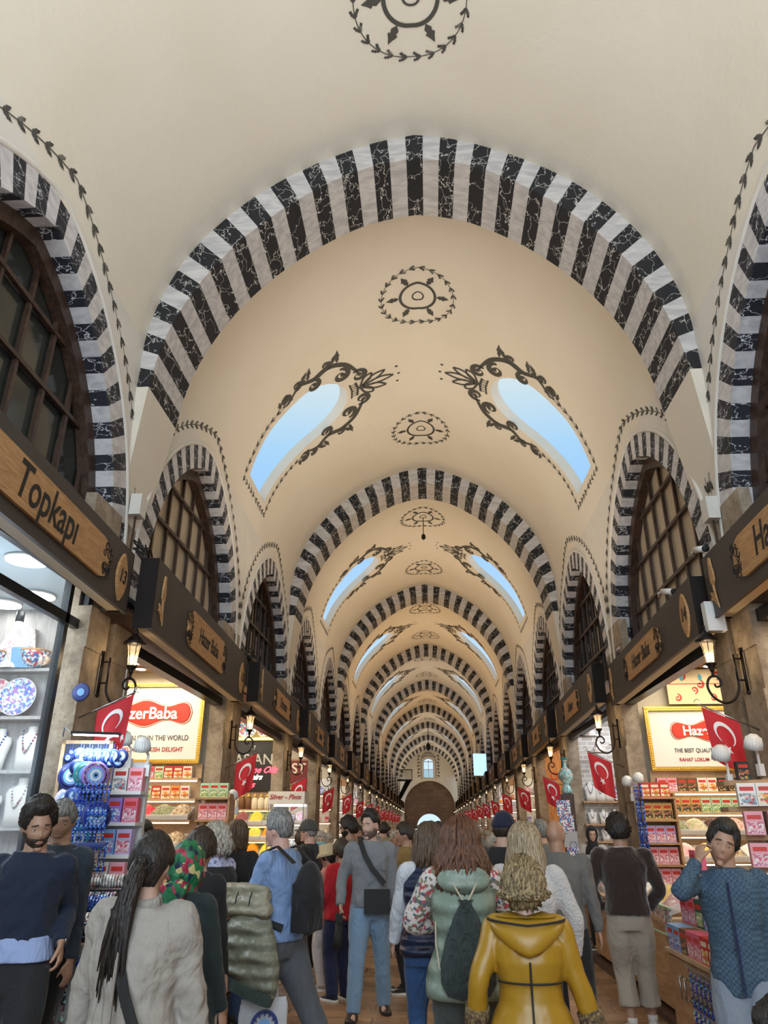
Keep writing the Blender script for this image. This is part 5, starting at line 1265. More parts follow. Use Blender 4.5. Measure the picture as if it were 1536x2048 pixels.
# evil eye bundle and small tower at the second right pier
for i in range(18): stand('string', (3.02+.05*math.cos(i*1.3), 11.45+.06*math.sin(i*1.3), 2.28-.28*(i//6)), 'blue bead string in the bundle at the second right pier', 'bead string', 'blue bead bundle at the second right pier', sc=1.2)
t = empty('shelf_tower', (3.1, 11.62, 0), 0, 'slim wooden shelf tower of boxes by the second right pier', 'shelving')
mb = MB(); mb.box((-.02, .1, 0), (.42, .13, 2.15)); mb.box((.40, -.2, 0), (.43, .13, 2.15)); mb.build('back_panel', 'shop_wood', t)
for z in (2.1, 1.80, 1.50, 1.22, .95): mb = MB(); mb.box((-.06, -.22, z-.03), (.42, .10, z)); mb.build('shelf', 'shop_wood', t)
for r, z in enumerate((2.1, 1.80, 1.50, 1.22, .95)):
    for i in range(3): stand(['carton_a', 'carton_k', 'carton_p', 'carton_f', 'carton_f'][r], (3.13+.14*i, 11.52, z), 'carton in the slim shelf tower by the second right pier', 'carton', 'cartons of the slim right tower', sc=(.9, .9, 1.0 if r else .9))
t2 = copy_tree(t); t2.location = (-3.34, 11.42, 0); tag(t2, 'slim wooden shelf tower of pink boxes by the second left pier', 'shelving')
for r, z in enumerate((2.1, 1.80, 1.50, 1.22, .95)):
    for i in range(3): stand(['carton_i', 'carton_f', 'carton_f', 'carton_n', 'carton_f'][r], (-3.31+.14*i, 11.32, z), 'pink or green carton in the slim tower by the second left pier', 'carton', 'cartons of the slim left tower', sc=(.9, .9, 1.0 if r else .9))
# orange timber wall shop with teal vase
YE = PY[1]+PITCH*3-.46
t = empty('timber_sign_wall', (3.36, YE-.02, 0), 0, 'orange brown timber wall with red letters in the third right shop', 'wall panel')
mb = MB(); mb.box((0, 0, 1.0), (1.7, .02, 4.0)); mb.build('planks', grain('orange_planks', (.48, .20, .06), (.70, .34, .12), 3, (6, 1, 1)), t); text('lettering', 'OKMAN', .30, 'sign_red', t, (.72, -.02, 3.05))
t = empty('teal_vase', (2.95, 16.9, 2.35), 0, 'tall teal patterned vase standing high at the third right shop', 'vase')
mb = MB(); mb.lathe([(.09, 0), (.12, .05), (.08, .16), (.06, .2), (.15, .32), (.16, .40), (.10, .50), (.04, .55), (.04, .66), (.08, .72)], 20); mb.build('vase_body', 'print_teal', t, True); mb = MB(); mb.lathe([(.06, .69), (.085, .72), (.08, .735)], 20); mb.build('rim', 'c_teal', t, True)
t = empty('vase_stand', (2.95, 16.9, 0), 0, 'narrow dark stand carrying the teal vase on the right', 'stand'); mb = MB(); mb.box((-.12, -.12, 0), (.12, .12, 2.35)); mb.build('column', 'dark_wood', t)
for i in range(5): 
    o = empty('patterned_bag', (2.80+.04*i, 16.62-.03*i, 2.22-.3*i), 0, 'blue and white patterned cloth bag hanging under the teal vase', 'bag', 'patterned bags under the teal vase'); mb = MB(); mb.box((-.14, -.03, -.30), (.14, .03, 0)); mb.build('bag_body', ['iznik', 'iznik', 'c_grey', 'iznik', 'c_red'][i], o); mb = MB(); mb.tube([(-.08, 0, 0), (-.05, 0, .1), (.05, 0, .1), (.08, 0, 0)], .006, 5); mb.build('handle', 'c_navy', o)
for i in range(8): stand('ewer', (2.55+.02*(i % 2), 22.3-.45*i, .95), 'copper ewer in the line on the right counter', 'ewer', 'copper ewers on the right counter', sc=1.5)
# ---- every shop farther down: five lit shelves of goods on the partition that faces the camera, one counter
FARG = [['plate', 'ewer', 'carton_n', 'jar_gold', 'plate_red'], ['carton_a', 'carton_b', 'carton_f', 'carton_e', 'carton_c'], ['spice_yellow', 'spice_orange', 'nuts_pale', 'delight_white', 'nuts_mixed'], ['bust', 'bust_b', 'plate_city', 'ewer_s', 'carton_l'], ['ewer', 'jar_brown', 'plate', 'carton_g', 'carton_k']]
for sg in (-1, 1):
    for k in range(3, 13):
        y = PY[sg]+PITCH*k-.47; n = 5 if k < 6 else (4 if k < 9 else 3)
        if not (sg > 0 and k == 3):
            a = sg*(W(sg)+.02); wd = 1.5 if k < 6 else 1.1
            zs = [1.05, 1.42, 1.79] if (sg, k) == (-1, 3) else [1.05, 1.45, 1.85, 2.3, 2.75]
            t = shelving((a if sg > 0 else a-wd, y, 0), wd, zs, 'lit goods shelves in the %s shop on the %s side' % (ORD[k], sname(sg)), .26, 'off_white', 'pale_wood', 'led_white' if k % 2 else 'led_warm', 3.3 if (sg, k) != (-1, 3) else 2.4)
            for r, z in enumerate(zs):
                for i in range(n):
                    key = FARG[(r+k+(sg > 0)*2) % 5][(i+k) % 5]
                    stand(key, ((a if sg > 0 else a-wd)+wd*(i+.5)/n, y-.16, z), 'goods on the lit shelves of the %s %s shop' % (ORD[k], sname(sg)), 'shop goods', 'goods of the %s %s shop' % (ORD[k], sname(sg)), sc=.85 if 'spice' not in key and 'nuts' not in key and 'delight' not in key else .7)
        if (sg, k) != (1, 3):
            cabinet((sg*2.35, y-.2 if sg > 0 else y-3.6, 0), 3.3, .95, .6, 'wooden counter in front of the %s %s shop' % (ORD[k], sname(sg)), -PI/2*sg, 4)
            for i in range(5 if k < 7 else 3): stand(FARG[(k+i) % 5][i % 5], (sg*2.62, y-.6-.6*i, .95), 'goods on the counter of the %s %s shop' % (ORD[k], sname(sg)), 'shop goods', 'counter goods of the %s %s shop' % (ORD[k], sname(sg)), sc=1.1)
# plinth step along the right counters
for sg in (-1, 1):
    mb = MB(); mb.box((min(sg*2.2, sg*3.4), 7.7, 0.0), (max(sg*2.2, sg*3.4), 90, .06)); struct(mb.build('trim_%d' % (500+sg), 'dark_wood'))

point('shop_ceiling_fill', (-4.3, 6.2, 3.0), 55, (.80, .92, 1), .25)  # unseen point light added to brighten the ice blue ceiling
t = empty('slatted_panel', (3.22, 5.2, 0), 0, 'warm lit orange wood panel below the nearest right fascia', 'wall panel')
for i in range(14): mb = MB(); mb.box((0, .12*i, 0), (.03, .12*i+.105, 3.55)); mb.build('slat', 'plaque_wood', t)
area('panel_wash', (2.95, 5.9, 3.45), .1, 9, (1, .72, .42), (0, math.radians(-12), 0), 1.4)
# ------------------------------------------------------------------ people
_F = 1450.0
def _axes():
    cam = SC.camera.matrix_world.to_3x3(); return cam.col[0], cam.col[1], -cam.col[2]
_AX = _axes()
def at(px, py, Y):
    """world x, z of a photograph pixel at depth Y along the hall (used to note where somebody stands)"""
    d = _AX[0]*((px-768)/_F)-_AX[1]*((py-1024)/_F)+_AX[2]; t = Y/d.y
    return d.x*t, CAMH+d.z*t
def cloth(name, col, rough=.85, wr=.35, sc=9, sheen=.1, st=(1, 1, .5)):
    """woven cloth: long slanting folds over a fine weave"""
    if name in MATS: return MATS[name]
    m, n, l, b = _new(name); tc = n.new('ShaderNodeTexCoord'); mp = n.new('ShaderNodeMapping'); mp.inputs['Scale'].default_value = (1, 1, .5); mp.inputs['Rotation'].default_value = (0, .5, 0)
    t = n.new('ShaderNodeTexNoise'); t.inputs['Scale'].default_value = sc*.85; t.inputs['Detail'].default_value = 3; t.inputs['Distortion'].default_value = 1.1
    t2 = n.new('ShaderNodeTexNoise'); t2.inputs['Scale'].default_value = 140; t2.inputs['Detail'].default_value = 2
    b1 = n.new('ShaderNodeBump'); b1.inputs['Strength'].default_value = min(1, wr*1.9); b1.inputs['Distance'].default_value = .055
    b2 = n.new('ShaderNodeBump'); b2.inputs['Strength'].default_value = .25; b2.inputs['Distance'].default_value = .003
    mx = n.new('ShaderNodeMix'); mx.data_type = 'RGBA'; mx.inputs['A'].default_value = (*[c*.86 for c in col], 1); mx.inputs['B'].default_value = (*[min(1, c*1.14) for c in col], 1)
    l.new(tc.outputs['Object'], mp.inputs[0]); l.new(mp.outputs[0], t.inputs[0]); l.new(tc.outputs['Object'], t2.inputs[0]); l.new(t.outputs[0], b1.inputs['Height']); l.new(t2.outputs[0], b2.inputs['Height'])
    l.new(b1.outputs[0], b2.inputs['Normal']); l.new(b2.outputs[0], b.inputs['Normal']); l.new(t2.outputs[0], mx.inputs['Factor']); l.new(mx.outputs['Result'], b.inputs['Base Color'])
    b.inputs['Roughness'].default_value = rough; b.inputs['Sheen Weight'].default_value = sheen; MATS[name] = m; return m
def quilt(name, col, per=.075):
    if name in MATS: return MATS[name]
    m, n, l, b = _new(name); b.inputs['Base Color'].default_value = (*col, 1); b.inputs['Roughness'].default_value = .42
    tc = n.new('ShaderNodeTexCoord'); w = n.new('ShaderNodeTexWave'); w.bands_direction = 'Z'; w.inputs['Scale'].default_value = .314/per*1.0; w.inputs['Distortion'].default_value = .6; w.inputs['Detail'].default_value = 1; w.inputs['Detail Scale'].default_value = 2
    n2 = n.new('ShaderNodeTexNoise'); n2.inputs['Scale'].default_value = 25; ad = n.new('ShaderNodeMath'); ad.operation = 'MULTIPLY_ADD'; ad.inputs[1].default_value = .5
    bp = n.new('ShaderNodeBump'); bp.inputs['Strength'].default_value = .8; bp.inputs['Distance'].default_value = .02
    l.new(tc.outputs['Object'], w.inputs[0]); l.new(tc.outputs['Object'], n2.inputs[0]); l.new(n2.outputs[0], ad.inputs[0]); l.new(w.outputs['Fac'], ad.inputs[2]); l.new(ad.outputs[0], bp.inputs['Height']); l.new(bp.outputs[0], b.inputs['Normal'])
    MATS[name] = m; return m
def skinm(name, col): 
    m = mat(name, col, .5, bump=.08, bscale=60, var=.06, vscale=12); m.node_tree.nodes['Principled BSDF'].inputs['Subsurface Weight'].default_value = .08; return m
skinm('skin_fair', (.58, .36, .27)); skinm('skin_tan', (.42, .24, .16)); skinm('skin_pink', (.62, .36, .28)); skinm('skin_brown', (.30, .165, .11))
def hairm(name, col, col2=None):
    if name in MATS: return
    m, n, l, b = _new(name); tc = n.new('ShaderNodeTexCoord'); mp = n.new('ShaderNodeMapping'); mp.inputs['Scale'].default_value = (1, 1, .18)
    t = n.new('ShaderNodeTexNoise'); t.inputs['Scale'].default_value = 90; t.inputs['Detail'].default_value = 4
    c2 = col2 or tuple(c*1.9 for c in col); r = ramp(n, [(.38, col), (.64, c2)]); l.new(tc.outputs['Object'], mp.inputs[0]); l.new(mp.outputs[0], t.inputs[0]); l.new(t.outputs[0], r.inputs[0]); l.new(r.outputs[0], b.inputs['Base Color'])
    bp = n.new('ShaderNodeBump'); bp.inputs['Strength'].default_value = .9; bp.inputs['Distance'].default_value = .01; l.new(t.outputs[0], bp.inputs['Height']); l.new(bp.outputs[0], b.inputs['Normal']); b.inputs['Roughness'].default_value = .45; MATS[name] = m
hairm('hair_black', (.008, .006, .005), (.028, .02, .016)); hairm('hair_dark', (.018, .011, .007), (.06, .035, .022)); hairm('hair_brown', (.05, .027, .015), (.15, .09, .05)); hairm('hair_auburn', (.06, .022, .010), (.17, .07, .032))
hairm('hair_blonde', (.22, .15, .08), (.50, .40, .26)); hairm('hair_curlyblonde', (.10, .065, .028), (.42, .31, .16)); hairm('hair_grey', (.09, .085, .08), (.33, .32, .30)); hairm('hair_ash', (.26, .22, .17), (.56, .51, .44)); hairm('hair_stubble', (.13, .08, .06), (.20, .13, .10))
def tex_clouds(size):
    n = 'clouds_%d' % int(size*1000)
    t = bpy.data.textures.get(n)
    if not t: t = bpy.data.textures.new(n, 'CLOUDS'); t.noise_scale = size; t.noise_depth = 2
    return t
def remesh(o, voxel, smooth=4, wr=0, size=.12):
    m = o.modifiers.new('remesh', 'REMESH'); m.mode = 'VOXEL'; m.voxel_size = voxel; m.use_smooth_shade = True
    if smooth: s = o.modifiers.new('smooth', 'SMOOTH'); s.factor = .5; s.iterations = smooth
    if wr: d = o.modifiers.new('folds', 'DISPLACE'); d.texture = tex_clouds(size); d.strength = wr; d.mid_level = .5; d.texture_coords = 'LOCAL'
    return o
def ik(a, b, l1, l2, hint):
    a, b = Vector(a), Vector(b); d = b-a; L = min(d.length, (l1+l2)*.999); u = d.normalized(); b = a+u*L
    x = (l1*l1-l2*l2+L*L)/(2*L); hgt = math.sqrt(max(0, l1*l1-x*x)); h = Vector(hint); h = h-u*h.dot(u); h = h.normalized() if h.length > 1e-5 else u.orthogonal().normalized()
    return a+u*x+h*hgt, b
def loft(mb, secs, n=20, M=None):
    """secs: (z, rx, ry, cx, cy)"""
    vs = []
    for s in secs:
        z, rx, ry = s[:3]; cx = s[3] if len(s) > 3 else 0; cy = s[4] if len(s) > 4 else 0
        for j in range(n):
            a = 2*PI*j/n; c, q = math.cos(a), math.sin(a); c = math.copysign(abs(c)**.85, c); q = math.copysign(abs(q)**.85, q); vs.append((cx+rx*c, cy+ry*q, z))
    k = len(secs); mb.add(vs, [(i*n+j, i*n+(j+1) % n, (i+1)*n+(j+1) % n, (i+1)*n+j) for i in range(k-1) for j in range(n)]+[tuple(range(n-1, -1, -1)), tuple((k-1)*n+j for j in range(n))], M)
def dens(pts, rad, k=5):
    """resample a limb polyline with smooth corners"""
    q = spline([(*p, r) for p, r in zip(pts, rad)], k); return [Vector(a[:3]) for a in q], [a[3] for a in q]
def head_pt(th, ph, fem):
    """head surface point; th 0 top..pi bottom, ph 0 = face (+y) direction; centred, metres"""
    x = math.sin(th)*math.sin(ph); y = math.sin(th)*math.cos(ph); z = math.cos(th)
    rx, ry, rz = (.073, .096, .118) if not fem else (.069, .091, .112)
    X, Y, Z = x*rx, y*ry, z*rz
    if z < 0:
        k = -z; X *= 1-.30*k**1.5; 
        if y > 0: Y = Y*(1-.10*k)+.024*k*(1-abs(x))
        else: Y *= 1-.35*k
    if y > .3: X *= 1.0
    # sockets
    for sd in (-1, 1):
        dx = X-sd*.031; dz = Z-.008
        if y > 0: Y -= .011*math.exp(-(dx*dx/.00028+dz*dz/.00013))
    if y > .5: Y += .004*math.exp(-((Z-.03)**2)/.00012)*(1 if abs(X) < .05 else 0)          # brow
    if y > 0: 
        for sd in (-1, 1): Y += .004*math.exp(-(((X-sd*.04)**2)/.0004+((Z+.022)**2)/.0003))   # cheekbones
    return Vector((X, Y, Z))
def head_surface(mb, M, fem, off=None, n=28, k=22):
    vs = []
    for i in range(k+1):
        for j in range(n):
            th, ph = PI*i/k, 2*PI*j/n; p = head_pt(th, ph, fem)
            if off: d = Vector((math.sin(th)*math.sin(ph), math.sin(th)*math.cos(ph), math.cos(th))); p = p+d*off(th, ph, d)
            vs.append(p)
    mb.add(vs, [(i*n+j, i*n+(j+1) % n, (i+1)*n+(j+1) % n, (i+1)*n+j) for i in range(k) for j in range(n)], M)
def hand(mb, wrist, direction, palm_n, s=1, curl=.5, side=1, spread=.12):
    """palm and five fingers; palm_n: the way the palm faces; side: +1 puts the thumb on +cross side"""
    d = Vector(direction).normalized(); nrm = Vector(palm_n); nrm = (nrm-d*nrm.dot(d)).normalized(); w = d.cross(nrm)*side
    W0 = Vector(wrist)
    mb.tube([W0-d*.01, W0+d*.02, W0+d*.055, W0+d*.088], [(.026*s, .019*s), (.034*s, .018*s), (.040*s, .016*s), (.036*s, .013*s)], 10) if 0 else None
    # palm as a flattened loft oriented by w, nrm
    secs = ((-.01, .024, .018), (.02, .032, .017), (.055, .040, .016), (.088, .040, .013), (.096, .034, .009)); n = 12; vs = []
    for t, a, b in secs:
        for j in range(n): q = 2*PI*j/n; vs.append(W0+d*t*s+w*math.cos(q)*a*s+nrm*math.sin(q)*b*s)
    mb.add(vs, [(i*n+j, i*n+(j+1) % n, (i+1)*n+(j+1) % n, (i+1)*n+j) for i in range(4) for j in range(n)]+[tuple(range(n-1, -1, -1)), tuple(4*n+j for j in range(n))])
    for i, (o, L, r) in enumerate(((.030, .070, .0088), (.010, .078, .0092), (-.011, .072, .0088), (-.031, .056, .0078))):
        b0 = W0+d*.080*s+w*o*s; fd = (d+w*(o*spread*28*.5)).normalized(); pts = [b0]; a = curl*.45
        for seg in (.45, .31, .24):
            v = fd*math.cos(a)+nrm*math.sin(a); pts.append(pts[-1]+v*L*seg*s); a += curl*(.75 if seg > .3 else .6)
        mb.tube(pts, [r*s, r*.97*s, r*.88*s, r*.68*s], 8)
    b0 = W0+d*.022*s+w*.028*s; v = (d*.72+w*.62+nrm*.25).normalized(); p1 = b0+v*.036*s; v2 = (d*.9+w*.25+nrm*(.25+.3*curl)).normalized(); p2 = p1+v2*.030*s; p3 = p2+(v2+nrm*.25).normalized()*.022*s
    mb.tube([b0-v*.01*s, p1, p2, p3], [.013*s, .0115*s, .0105*s, .0075*s], 8)
class Person:
    def __init__(s, name_label, X, Y, h, face, fem=False, skin='skin_fair', girth=1.0, lean=0, head=(0, 0, 0), arms=None, legs=None, Z=0, fine=.011, group=None, torso_turn=0, shoulder=1.0):
        s.t = empty('person', (X, Y, Z), face, name_label, 'person', group); s.h = h; s.k = h/1.75; s.fem = fem; s.g = girth; s.skin = skin
        k = s.k; s.sw = (.158 if fem else .182)*k*shoulder; s.lean = lean; s.fine = fine
        s.M = TR(0, 0, .92*k)@RX(-lean)@RZ(torso_turn)@TR(0, 0, -.92*k)
        up = lambda p: s.M@Vector(p)
        s.sh = {sd: up((sd*s.sw, -.01*k, 1.425*k)) for sd in (-1, 1)}
        arms = arms or {}
        s.arm = {}
        for sd in (-1, 1):
            a = arms.get(sd, {}); wr = a.get('wrist', (.24, .05, .86)); hint = a.get('hint', (sd*.4, -1, 0)) if 'hint' in a else (sd*.35, -1, 0)
            w = up((sd*wr[0]*k, wr[1]*k, wr[2]*k)); e, w2 = ik(s.sh[sd], w, .295*k, .255*k, s.M.to_3x3()@Vector(hint)); s.arm[sd] = (s.sh[sd], e, w2, a)
        legs = legs or {}
        s.leg = {}
        for sd in (-1, 1):
            l = legs.get(sd, (.10, 0, 0)); f = Vector((sd*l[0]*k, l[1]*k, .085*k+(l[2] if len(l) > 2 else 0)*k)); hp = Vector((sd*.088*k, 0, .90*k)); kn, an = ik(hp, f, .425*k, .405*k, (sd*.08, 1, 0)); s.leg[sd] = (hp, kn, an, l[3] if len(l) > 3 else 0)
        s.neck = up((0, -.012*k, 1.47*k)); yaw, pit, rol = head
        s.hc = up((0, .012*k, 1.635*k)); fwd = math.sin(-pit)*.05*k
        s.HM = Matrix.Translation(s.hc)@RZ(yaw)@RX(pit)@RY(rol)@Matrix.Scale(k**.5*1.08, 4)
        s.body()
    def tors(s, inf=0, z0=.80, z1=1.54, flare=0):
        k, g = s.k, s.g
        S = [(.80, .150, .105), (.88, .160, .115), (.95, .160, .115), (1.05, .145, .105), (1.15, .145, .108), (1.28, .168, .118), (1.36, .178, .112), (1.42, .165, .098), (1.455, .128, .084), (1.485, .088, .070), (1.54, .062, .062)] if not s.fem else \
            [(.80, .165, .115), (.88, .176, .122), (.95, .168, .116), (1.05, .134, .098), (1.13, .130, .098), (1.26, .150, .122), (1.34, .155, .108), (1.41, .145, .088), (1.45, .108, .074), (1.478, .074, .062), (1.54, .054, .054)]
        out = []
        zs = sorted(set([z0]+[a[0] for a in S if z0 < a[0] < z1]+[z1]))
        for z in zs:
            for i in range(len(S)-1):
                if S[i][0] <= z <= S[i+1][0]: t = (z-S[i][0])/(S[i+1][0]-S[i][0]); rx = S[i][1]+(S[i+1][1]-S[i][1])*t; ry = S[i][2]+(S[i+1][2]-S[i][2])*t; break
            else: rx, ry = S[0][1], S[0][2]
            fl = flare*max(0, 1.0-z)
            out.append((z*k, (rx*(g if z < 1.4 else 1)+inf+fl)*k, (ry*(g if z < 1.4 else 1)+inf+fl*.8)*k, 0, -.008*k))
        return out
    def body(s):
        mb = MB(); k = s.k; loft(mb, s.tors(-.01, .82, 1.50), 18, s.M)
        mb.tube([s.neck-Vector((0, 0, .03*k)), (s.neck+s.hc)/2-Vector((0, .012*k, .0)), s.hc-Vector((0, .015*k, .02*k))], [(.068 if not s.fem else .056)*k, (.062 if not s.fem else .052)*k, .060*k], 14)
        head_surface(mb, s.HM, s.fem)
        # nose, lips, ears, chin
        ns = 1.0 if not s.fem else .85
        mb.add([s.HM@Vector(p) for p in ((0, .088, .018), (-.009*ns, .086, -.012), (.009*ns, .086, -.012), (0, .094+.022*ns, -.022), (-.016*ns, .088, -.030), (.016*ns, .088, -.030), (0, .092, -.036), (0, .070, .02), (-.016, .07, -.03), (.016, .07, -.03))],
               [(0, 1, 3), (0, 3, 2), (1, 4, 3), (2, 3, 5), (4, 6, 3), (3, 6, 5), (0, 7, 8, 4, 1), (0, 2, 5, 9, 7), (4, 8, 6), (6, 8, 9), (5, 6, 9), (7, 9, 8)])
        mb.sphere((0, .084, -.056), (.021, .012, .006), 10, 6, s.HM); mb.sphere((0, .083, -.066), (.017, .011, .006), 10, 6, s.HM); mb.sphere((0, .076, -.098), (.022, .016, .014), 10, 6, s.HM)
        for sd in (-1, 1): mb.sphere((sd*.075, -.006, -.008), (.009, .019, .031), 10, 8, s.HM@TR(0, 0, 0))
        for sd in (-1, 1):
            a, e, w, o = s.arm[sd]; pts, rr = dens([a+Vector((-sd*.02, 0, 0)), a*.5+e*.5, e, e*.5+w*.5, w], [.050*k, .046*k, .038*k, .036*k, .025*k]); mb.tube(pts, rr, 12)
            if not o.get('hidden'):
                d = Vector(o.get('dir', (w-e).normalized())); pn = o.get('palm', (-sd, 0, 0)); hand(mb, w, d, pn, k*(1 if not s.fem else .9), o.get('curl', .5), o.get('thumb', sd if 1 else 1), .12)
            hp, kn, an, r = s.leg[sd]; pts, rr = dens([hp, hp*.5+kn*.5, kn, kn*.45+an*.55, an, an-Vector((0, 0, .05*k))], [.085*k*s.g, .072*k*s.g, .052*k, .052*k, .036*k, .036*k]); mb.tube(pts, rr, 12)
            mb.tube([an+Vector((0, -.03*k, -.05*k)), an+Vector((0, .06*k, -.055*k)), an+Vector((0, .15*k, -.062*k))], [.03*k, .035*k, .022*k], 10)
        s.bodyo = remesh(mb.build('body', s.skin, s.t, True), s.fine, 2)
    def face(s, brow='hair_dark', eye=(.05, .03, .02), mouth=(.42, .16, .13), beard=None, glasses=False, closed=False, moustache=None):
        k = 1
        for sd in (-1, 1):
            mb = MB(); mb.sphere((sd*.031, .0705, .008), .0118, 12, 8, s.HM); e = mb.build('eye', 'eye_white', s.t, True)
            mb = MB(); mb.sphere((sd*.031, .0785, .0070 if not closed else .003), (.0062, .0045, .0062), 10, 6, s.HM); mb.build('iris', 'ink', e, True)
            mb = MB(); mb.sphere((sd*.031, .0712, .0135 if not closed else .009), (.0140, .0128, .0085), 12, 8, s.HM); mb.sphere((sd*.031, .0700, .0005), (.0130, .0118, .0055), 12, 6, s.HM); mb.build('eyelid', s.skin, s.t, True)
            mb = MB(); mb.tube([s.HM@Vector((sd*(.030+u*.020), .0915-.010*max(0, u)**2-.002, .031+.002*(1-u*u)-.003*u)) for u in (-1, -.5, 0, .5, 1)], [.0025, .0042, .0042, .0035, .0018], 6); mb.build('eyebrow', brow, s.t, True)
        mb = MB(); mb.tube([s.HM@Vector((u*.024, .0935-.008*u*u, -.0605-.001*(1-abs(u)))) for u in (-1, -.6, -.2, .2, .6, 1)], [.0018, .004, .005, .005, .004, .0018], 8); mb.build('mouth', mat('lips', mouth, .45), s.t, True)
        if beard:
            mb = MB(); dn = 1.0
            def off(th, ph, d):
                a = abs((ph+PI) % (2*PI)-PI); z = d.z
                m_ = 1 if (z < -.18 and a < 1.75 and not (z > -.60 and z < -.40 and a < .28)) else 0
                if z < -.1 and 1.2 < a < 1.7: m_ = 1
                if z > -.30 and a < 1.0: m_ = 0
                return (.0065 if m_ else -.012)
            head_surface(mb, s.HM, s.fem, off, 40, 34); mb.build('beard', beard, s.t, True)
        if moustache: mb = MB(); mb.tube([s.HM@Vector((u*.026, .0965-.010*u*u, -.046-.006*u*u)) for u in (-1, -.5, 0, .5, 1)], [.003, .006, .006, .006, .003], 8); mb.build('moustache', moustache, s.t, True)
        if glasses:
            mb = MB()
            for sd in (-1, 1): mb.box((sd*.031-.021, .096, -.008), (sd*.031+.021, .100, .022), s.HM); mb.tube([s.HM@Vector((sd*.052, .098, .015)), s.HM@Vector((sd*.078, .01, .012))], .0025, 5)
            mb.tube([s.HM@Vector((-.01, .099, .015)), s.HM@Vector((.01, .099, .015))], .0025, 5); mb.build('sunglasses', 'black_paint', s.t)
        return s
    def top(s, m, hem=.93, inf=.022, sleeve=True, fl=0, vox=.013, wr=.022, size=.10, name='top', collar=1.50, cuff=1.0, armr=1.0):
        mb = MB(); k = s.k; inf *= .72; armr = 1+(armr-1)*.55; loft(mb, s.tors(inf, hem, collar, fl), 22, s.M)
        if sleeve:
            for sd in (-1, 1):
                a, e, w, o = s.arm[sd]; w2 = e+(w-e)*cuff; r = armr
                pts, rr = dens([a+Vector((-sd*.05, 0, .0)), a+Vector((sd*.01, 0, -.0)), a*.5+e*.5, e, e*.5+w2*.5, w2], [.052*k*r, .060*k*r, .058*k*r, .052*k*r, .047*k*r, .040*k*r]); mb.tube(pts, rr, 14)
        o = remesh(mb.build(name, m, s.t, True), vox, 2, wr*1.0, size); return o
    def sleeves(s, m, armr=1.0, name='sleeves', cuff=1.0):
        k = s.k
        for sd in (-1, 1):
            mb = MB(); a, e, w, o = s.arm[sd]; w2 = e+(w-e)*cuff; pts, rr = dens([a+Vector((-sd*.05, 0, .0)), a+Vector((sd*.01, 0, -.0)), a*.5+e*.5, e, e*.5+w2*.5, w2], [.058*k*armr, .062*k*armr, .060*k*armr, .056*k*armr, .050*k*armr, .040*k*armr]); mb.tube(pts, rr, 14)
            remesh(mb.build('sleeve', m, s.t, True), .012, 2, .014, .09)
    def trousers(s, m, inf=.018, bottom=0.0, wide=1.0, vox=.013, wr=.018, ankle=1.0, zt=1.02, name='trousers'):
        mb = MB(); k = s.k; loft(mb, s.tors(inf*.5, .80, zt), 20)
        for sd in (-1, 1):
            hp, kn, an, r = s.leg[sd]; a2 = kn+(an-kn)*(1-bottom)-Vector((0, 0, .035*k if bottom == 0 else 0)); g = s.g
            pts, rr = dens([hp+Vector((0, 0, .02*k)), hp*.55+kn*.45, kn, kn*.45+a2*.55, a2], [(.088*g+inf)*k, (.076*g+inf)*k*wide, (.055+inf)*k*wide, (.050+inf)*k*wide, (.042+inf)*k*wide*ankle]); mb.tube(pts, rr, 16)
        return remesh(mb.build(name, m, s.t, True), vox, 3, wr*.6, .12)
    def shoes(s, m, sole='c_white', high=0):
        k = s.k
        for sd in (-1, 1):
            hp, kn, an, r = s.leg[sd]; M = Matrix.Translation(an)@RZ(-sd*.18)@RX(r); mb = MB()
            secs = [(-.075, .026, -.055, .030), (-.055, .038, -.048, .042), (0, .040, -.040, .050), (.06, .046, -.052, .036), (.12, .048, -.062, .024), (.165, .038, -.066, .018), (.19, .018, -.068, .012)]
            n = 12; vs = []
            for y, rx, zc, rz in secs:
                for j in range(n): a = 2*PI*j/n; vs.append((rx*math.cos(a)*k, y*k, (zc+rz*math.sin(a))*k))
            mb.add(vs, [(i*n+j, i*n+(j+1) % n, (i+1)*n+(j+1) % n, (i+1)*n+j) for i in range(len(secs)-1) for j in range(n)]+[tuple(range(n-1, -1, -1)), tuple((len(secs)-1)*n+j for j in range(n))], M)
            mb.tube([M@Vector((0, -.02*k, -.03*k)), M@Vector((0, -.015*k, (.03+high)*k))], [.044*k, .044*k], 12)
            o = mb.build('shoe', m, s.t, True); mb = MB()
            out = [(-.028, -.08), (.028, -.08), (.042, -.02), (.044, .06), (.050, .12), (.036, .18), (.0, .20), (-.036, .18), (-.050, .12), (-.044, .06), (-.042, -.02)]
            vs = [(x*k, y*k, -.085*k) for x, y in out]+[(x*k, y*k, -.062*k) for x, y in out]; n = len(out)
            mb.add(vs, [tuple(range(n-1, -1, -1)), tuple(range(n, 2*n))]+[(i, (i+1) % n, (i+1) % n+n, i+n) for i in range(n)], M); mb.build('sole', sole, o)
        return s
    def cap_hair(s, m, th=.020, line=.60, back=-.55, side=-.05, vol=0, name='hair', n=44, kk=34, seed=1, noise=.004):
        rr = random.Random(seed); ph0 = rr.random()*6
        def off(t, ph, d):
            a = abs((ph+PI) % (2*PI)-PI)       # 0 face .. pi back
            lim = line if a < .75 else (side if a < 1.75 else back)
            if .75 <= a < 1.15: lim = line+(side-line)*(a-.75)/.4
            if 1.75 <= a < 2.2: lim = side+(back-side)*(a-1.75)/.45
            if d.z < lim: return -.012
            e = min(1, (d.z-lim)/.14)
            return (.004+(th+vol*max(0, d.z))*e)+noise*math.sin(ph*17+t*11+ph0)*e+noise*.7*math.sin(ph*31-t*23)*e
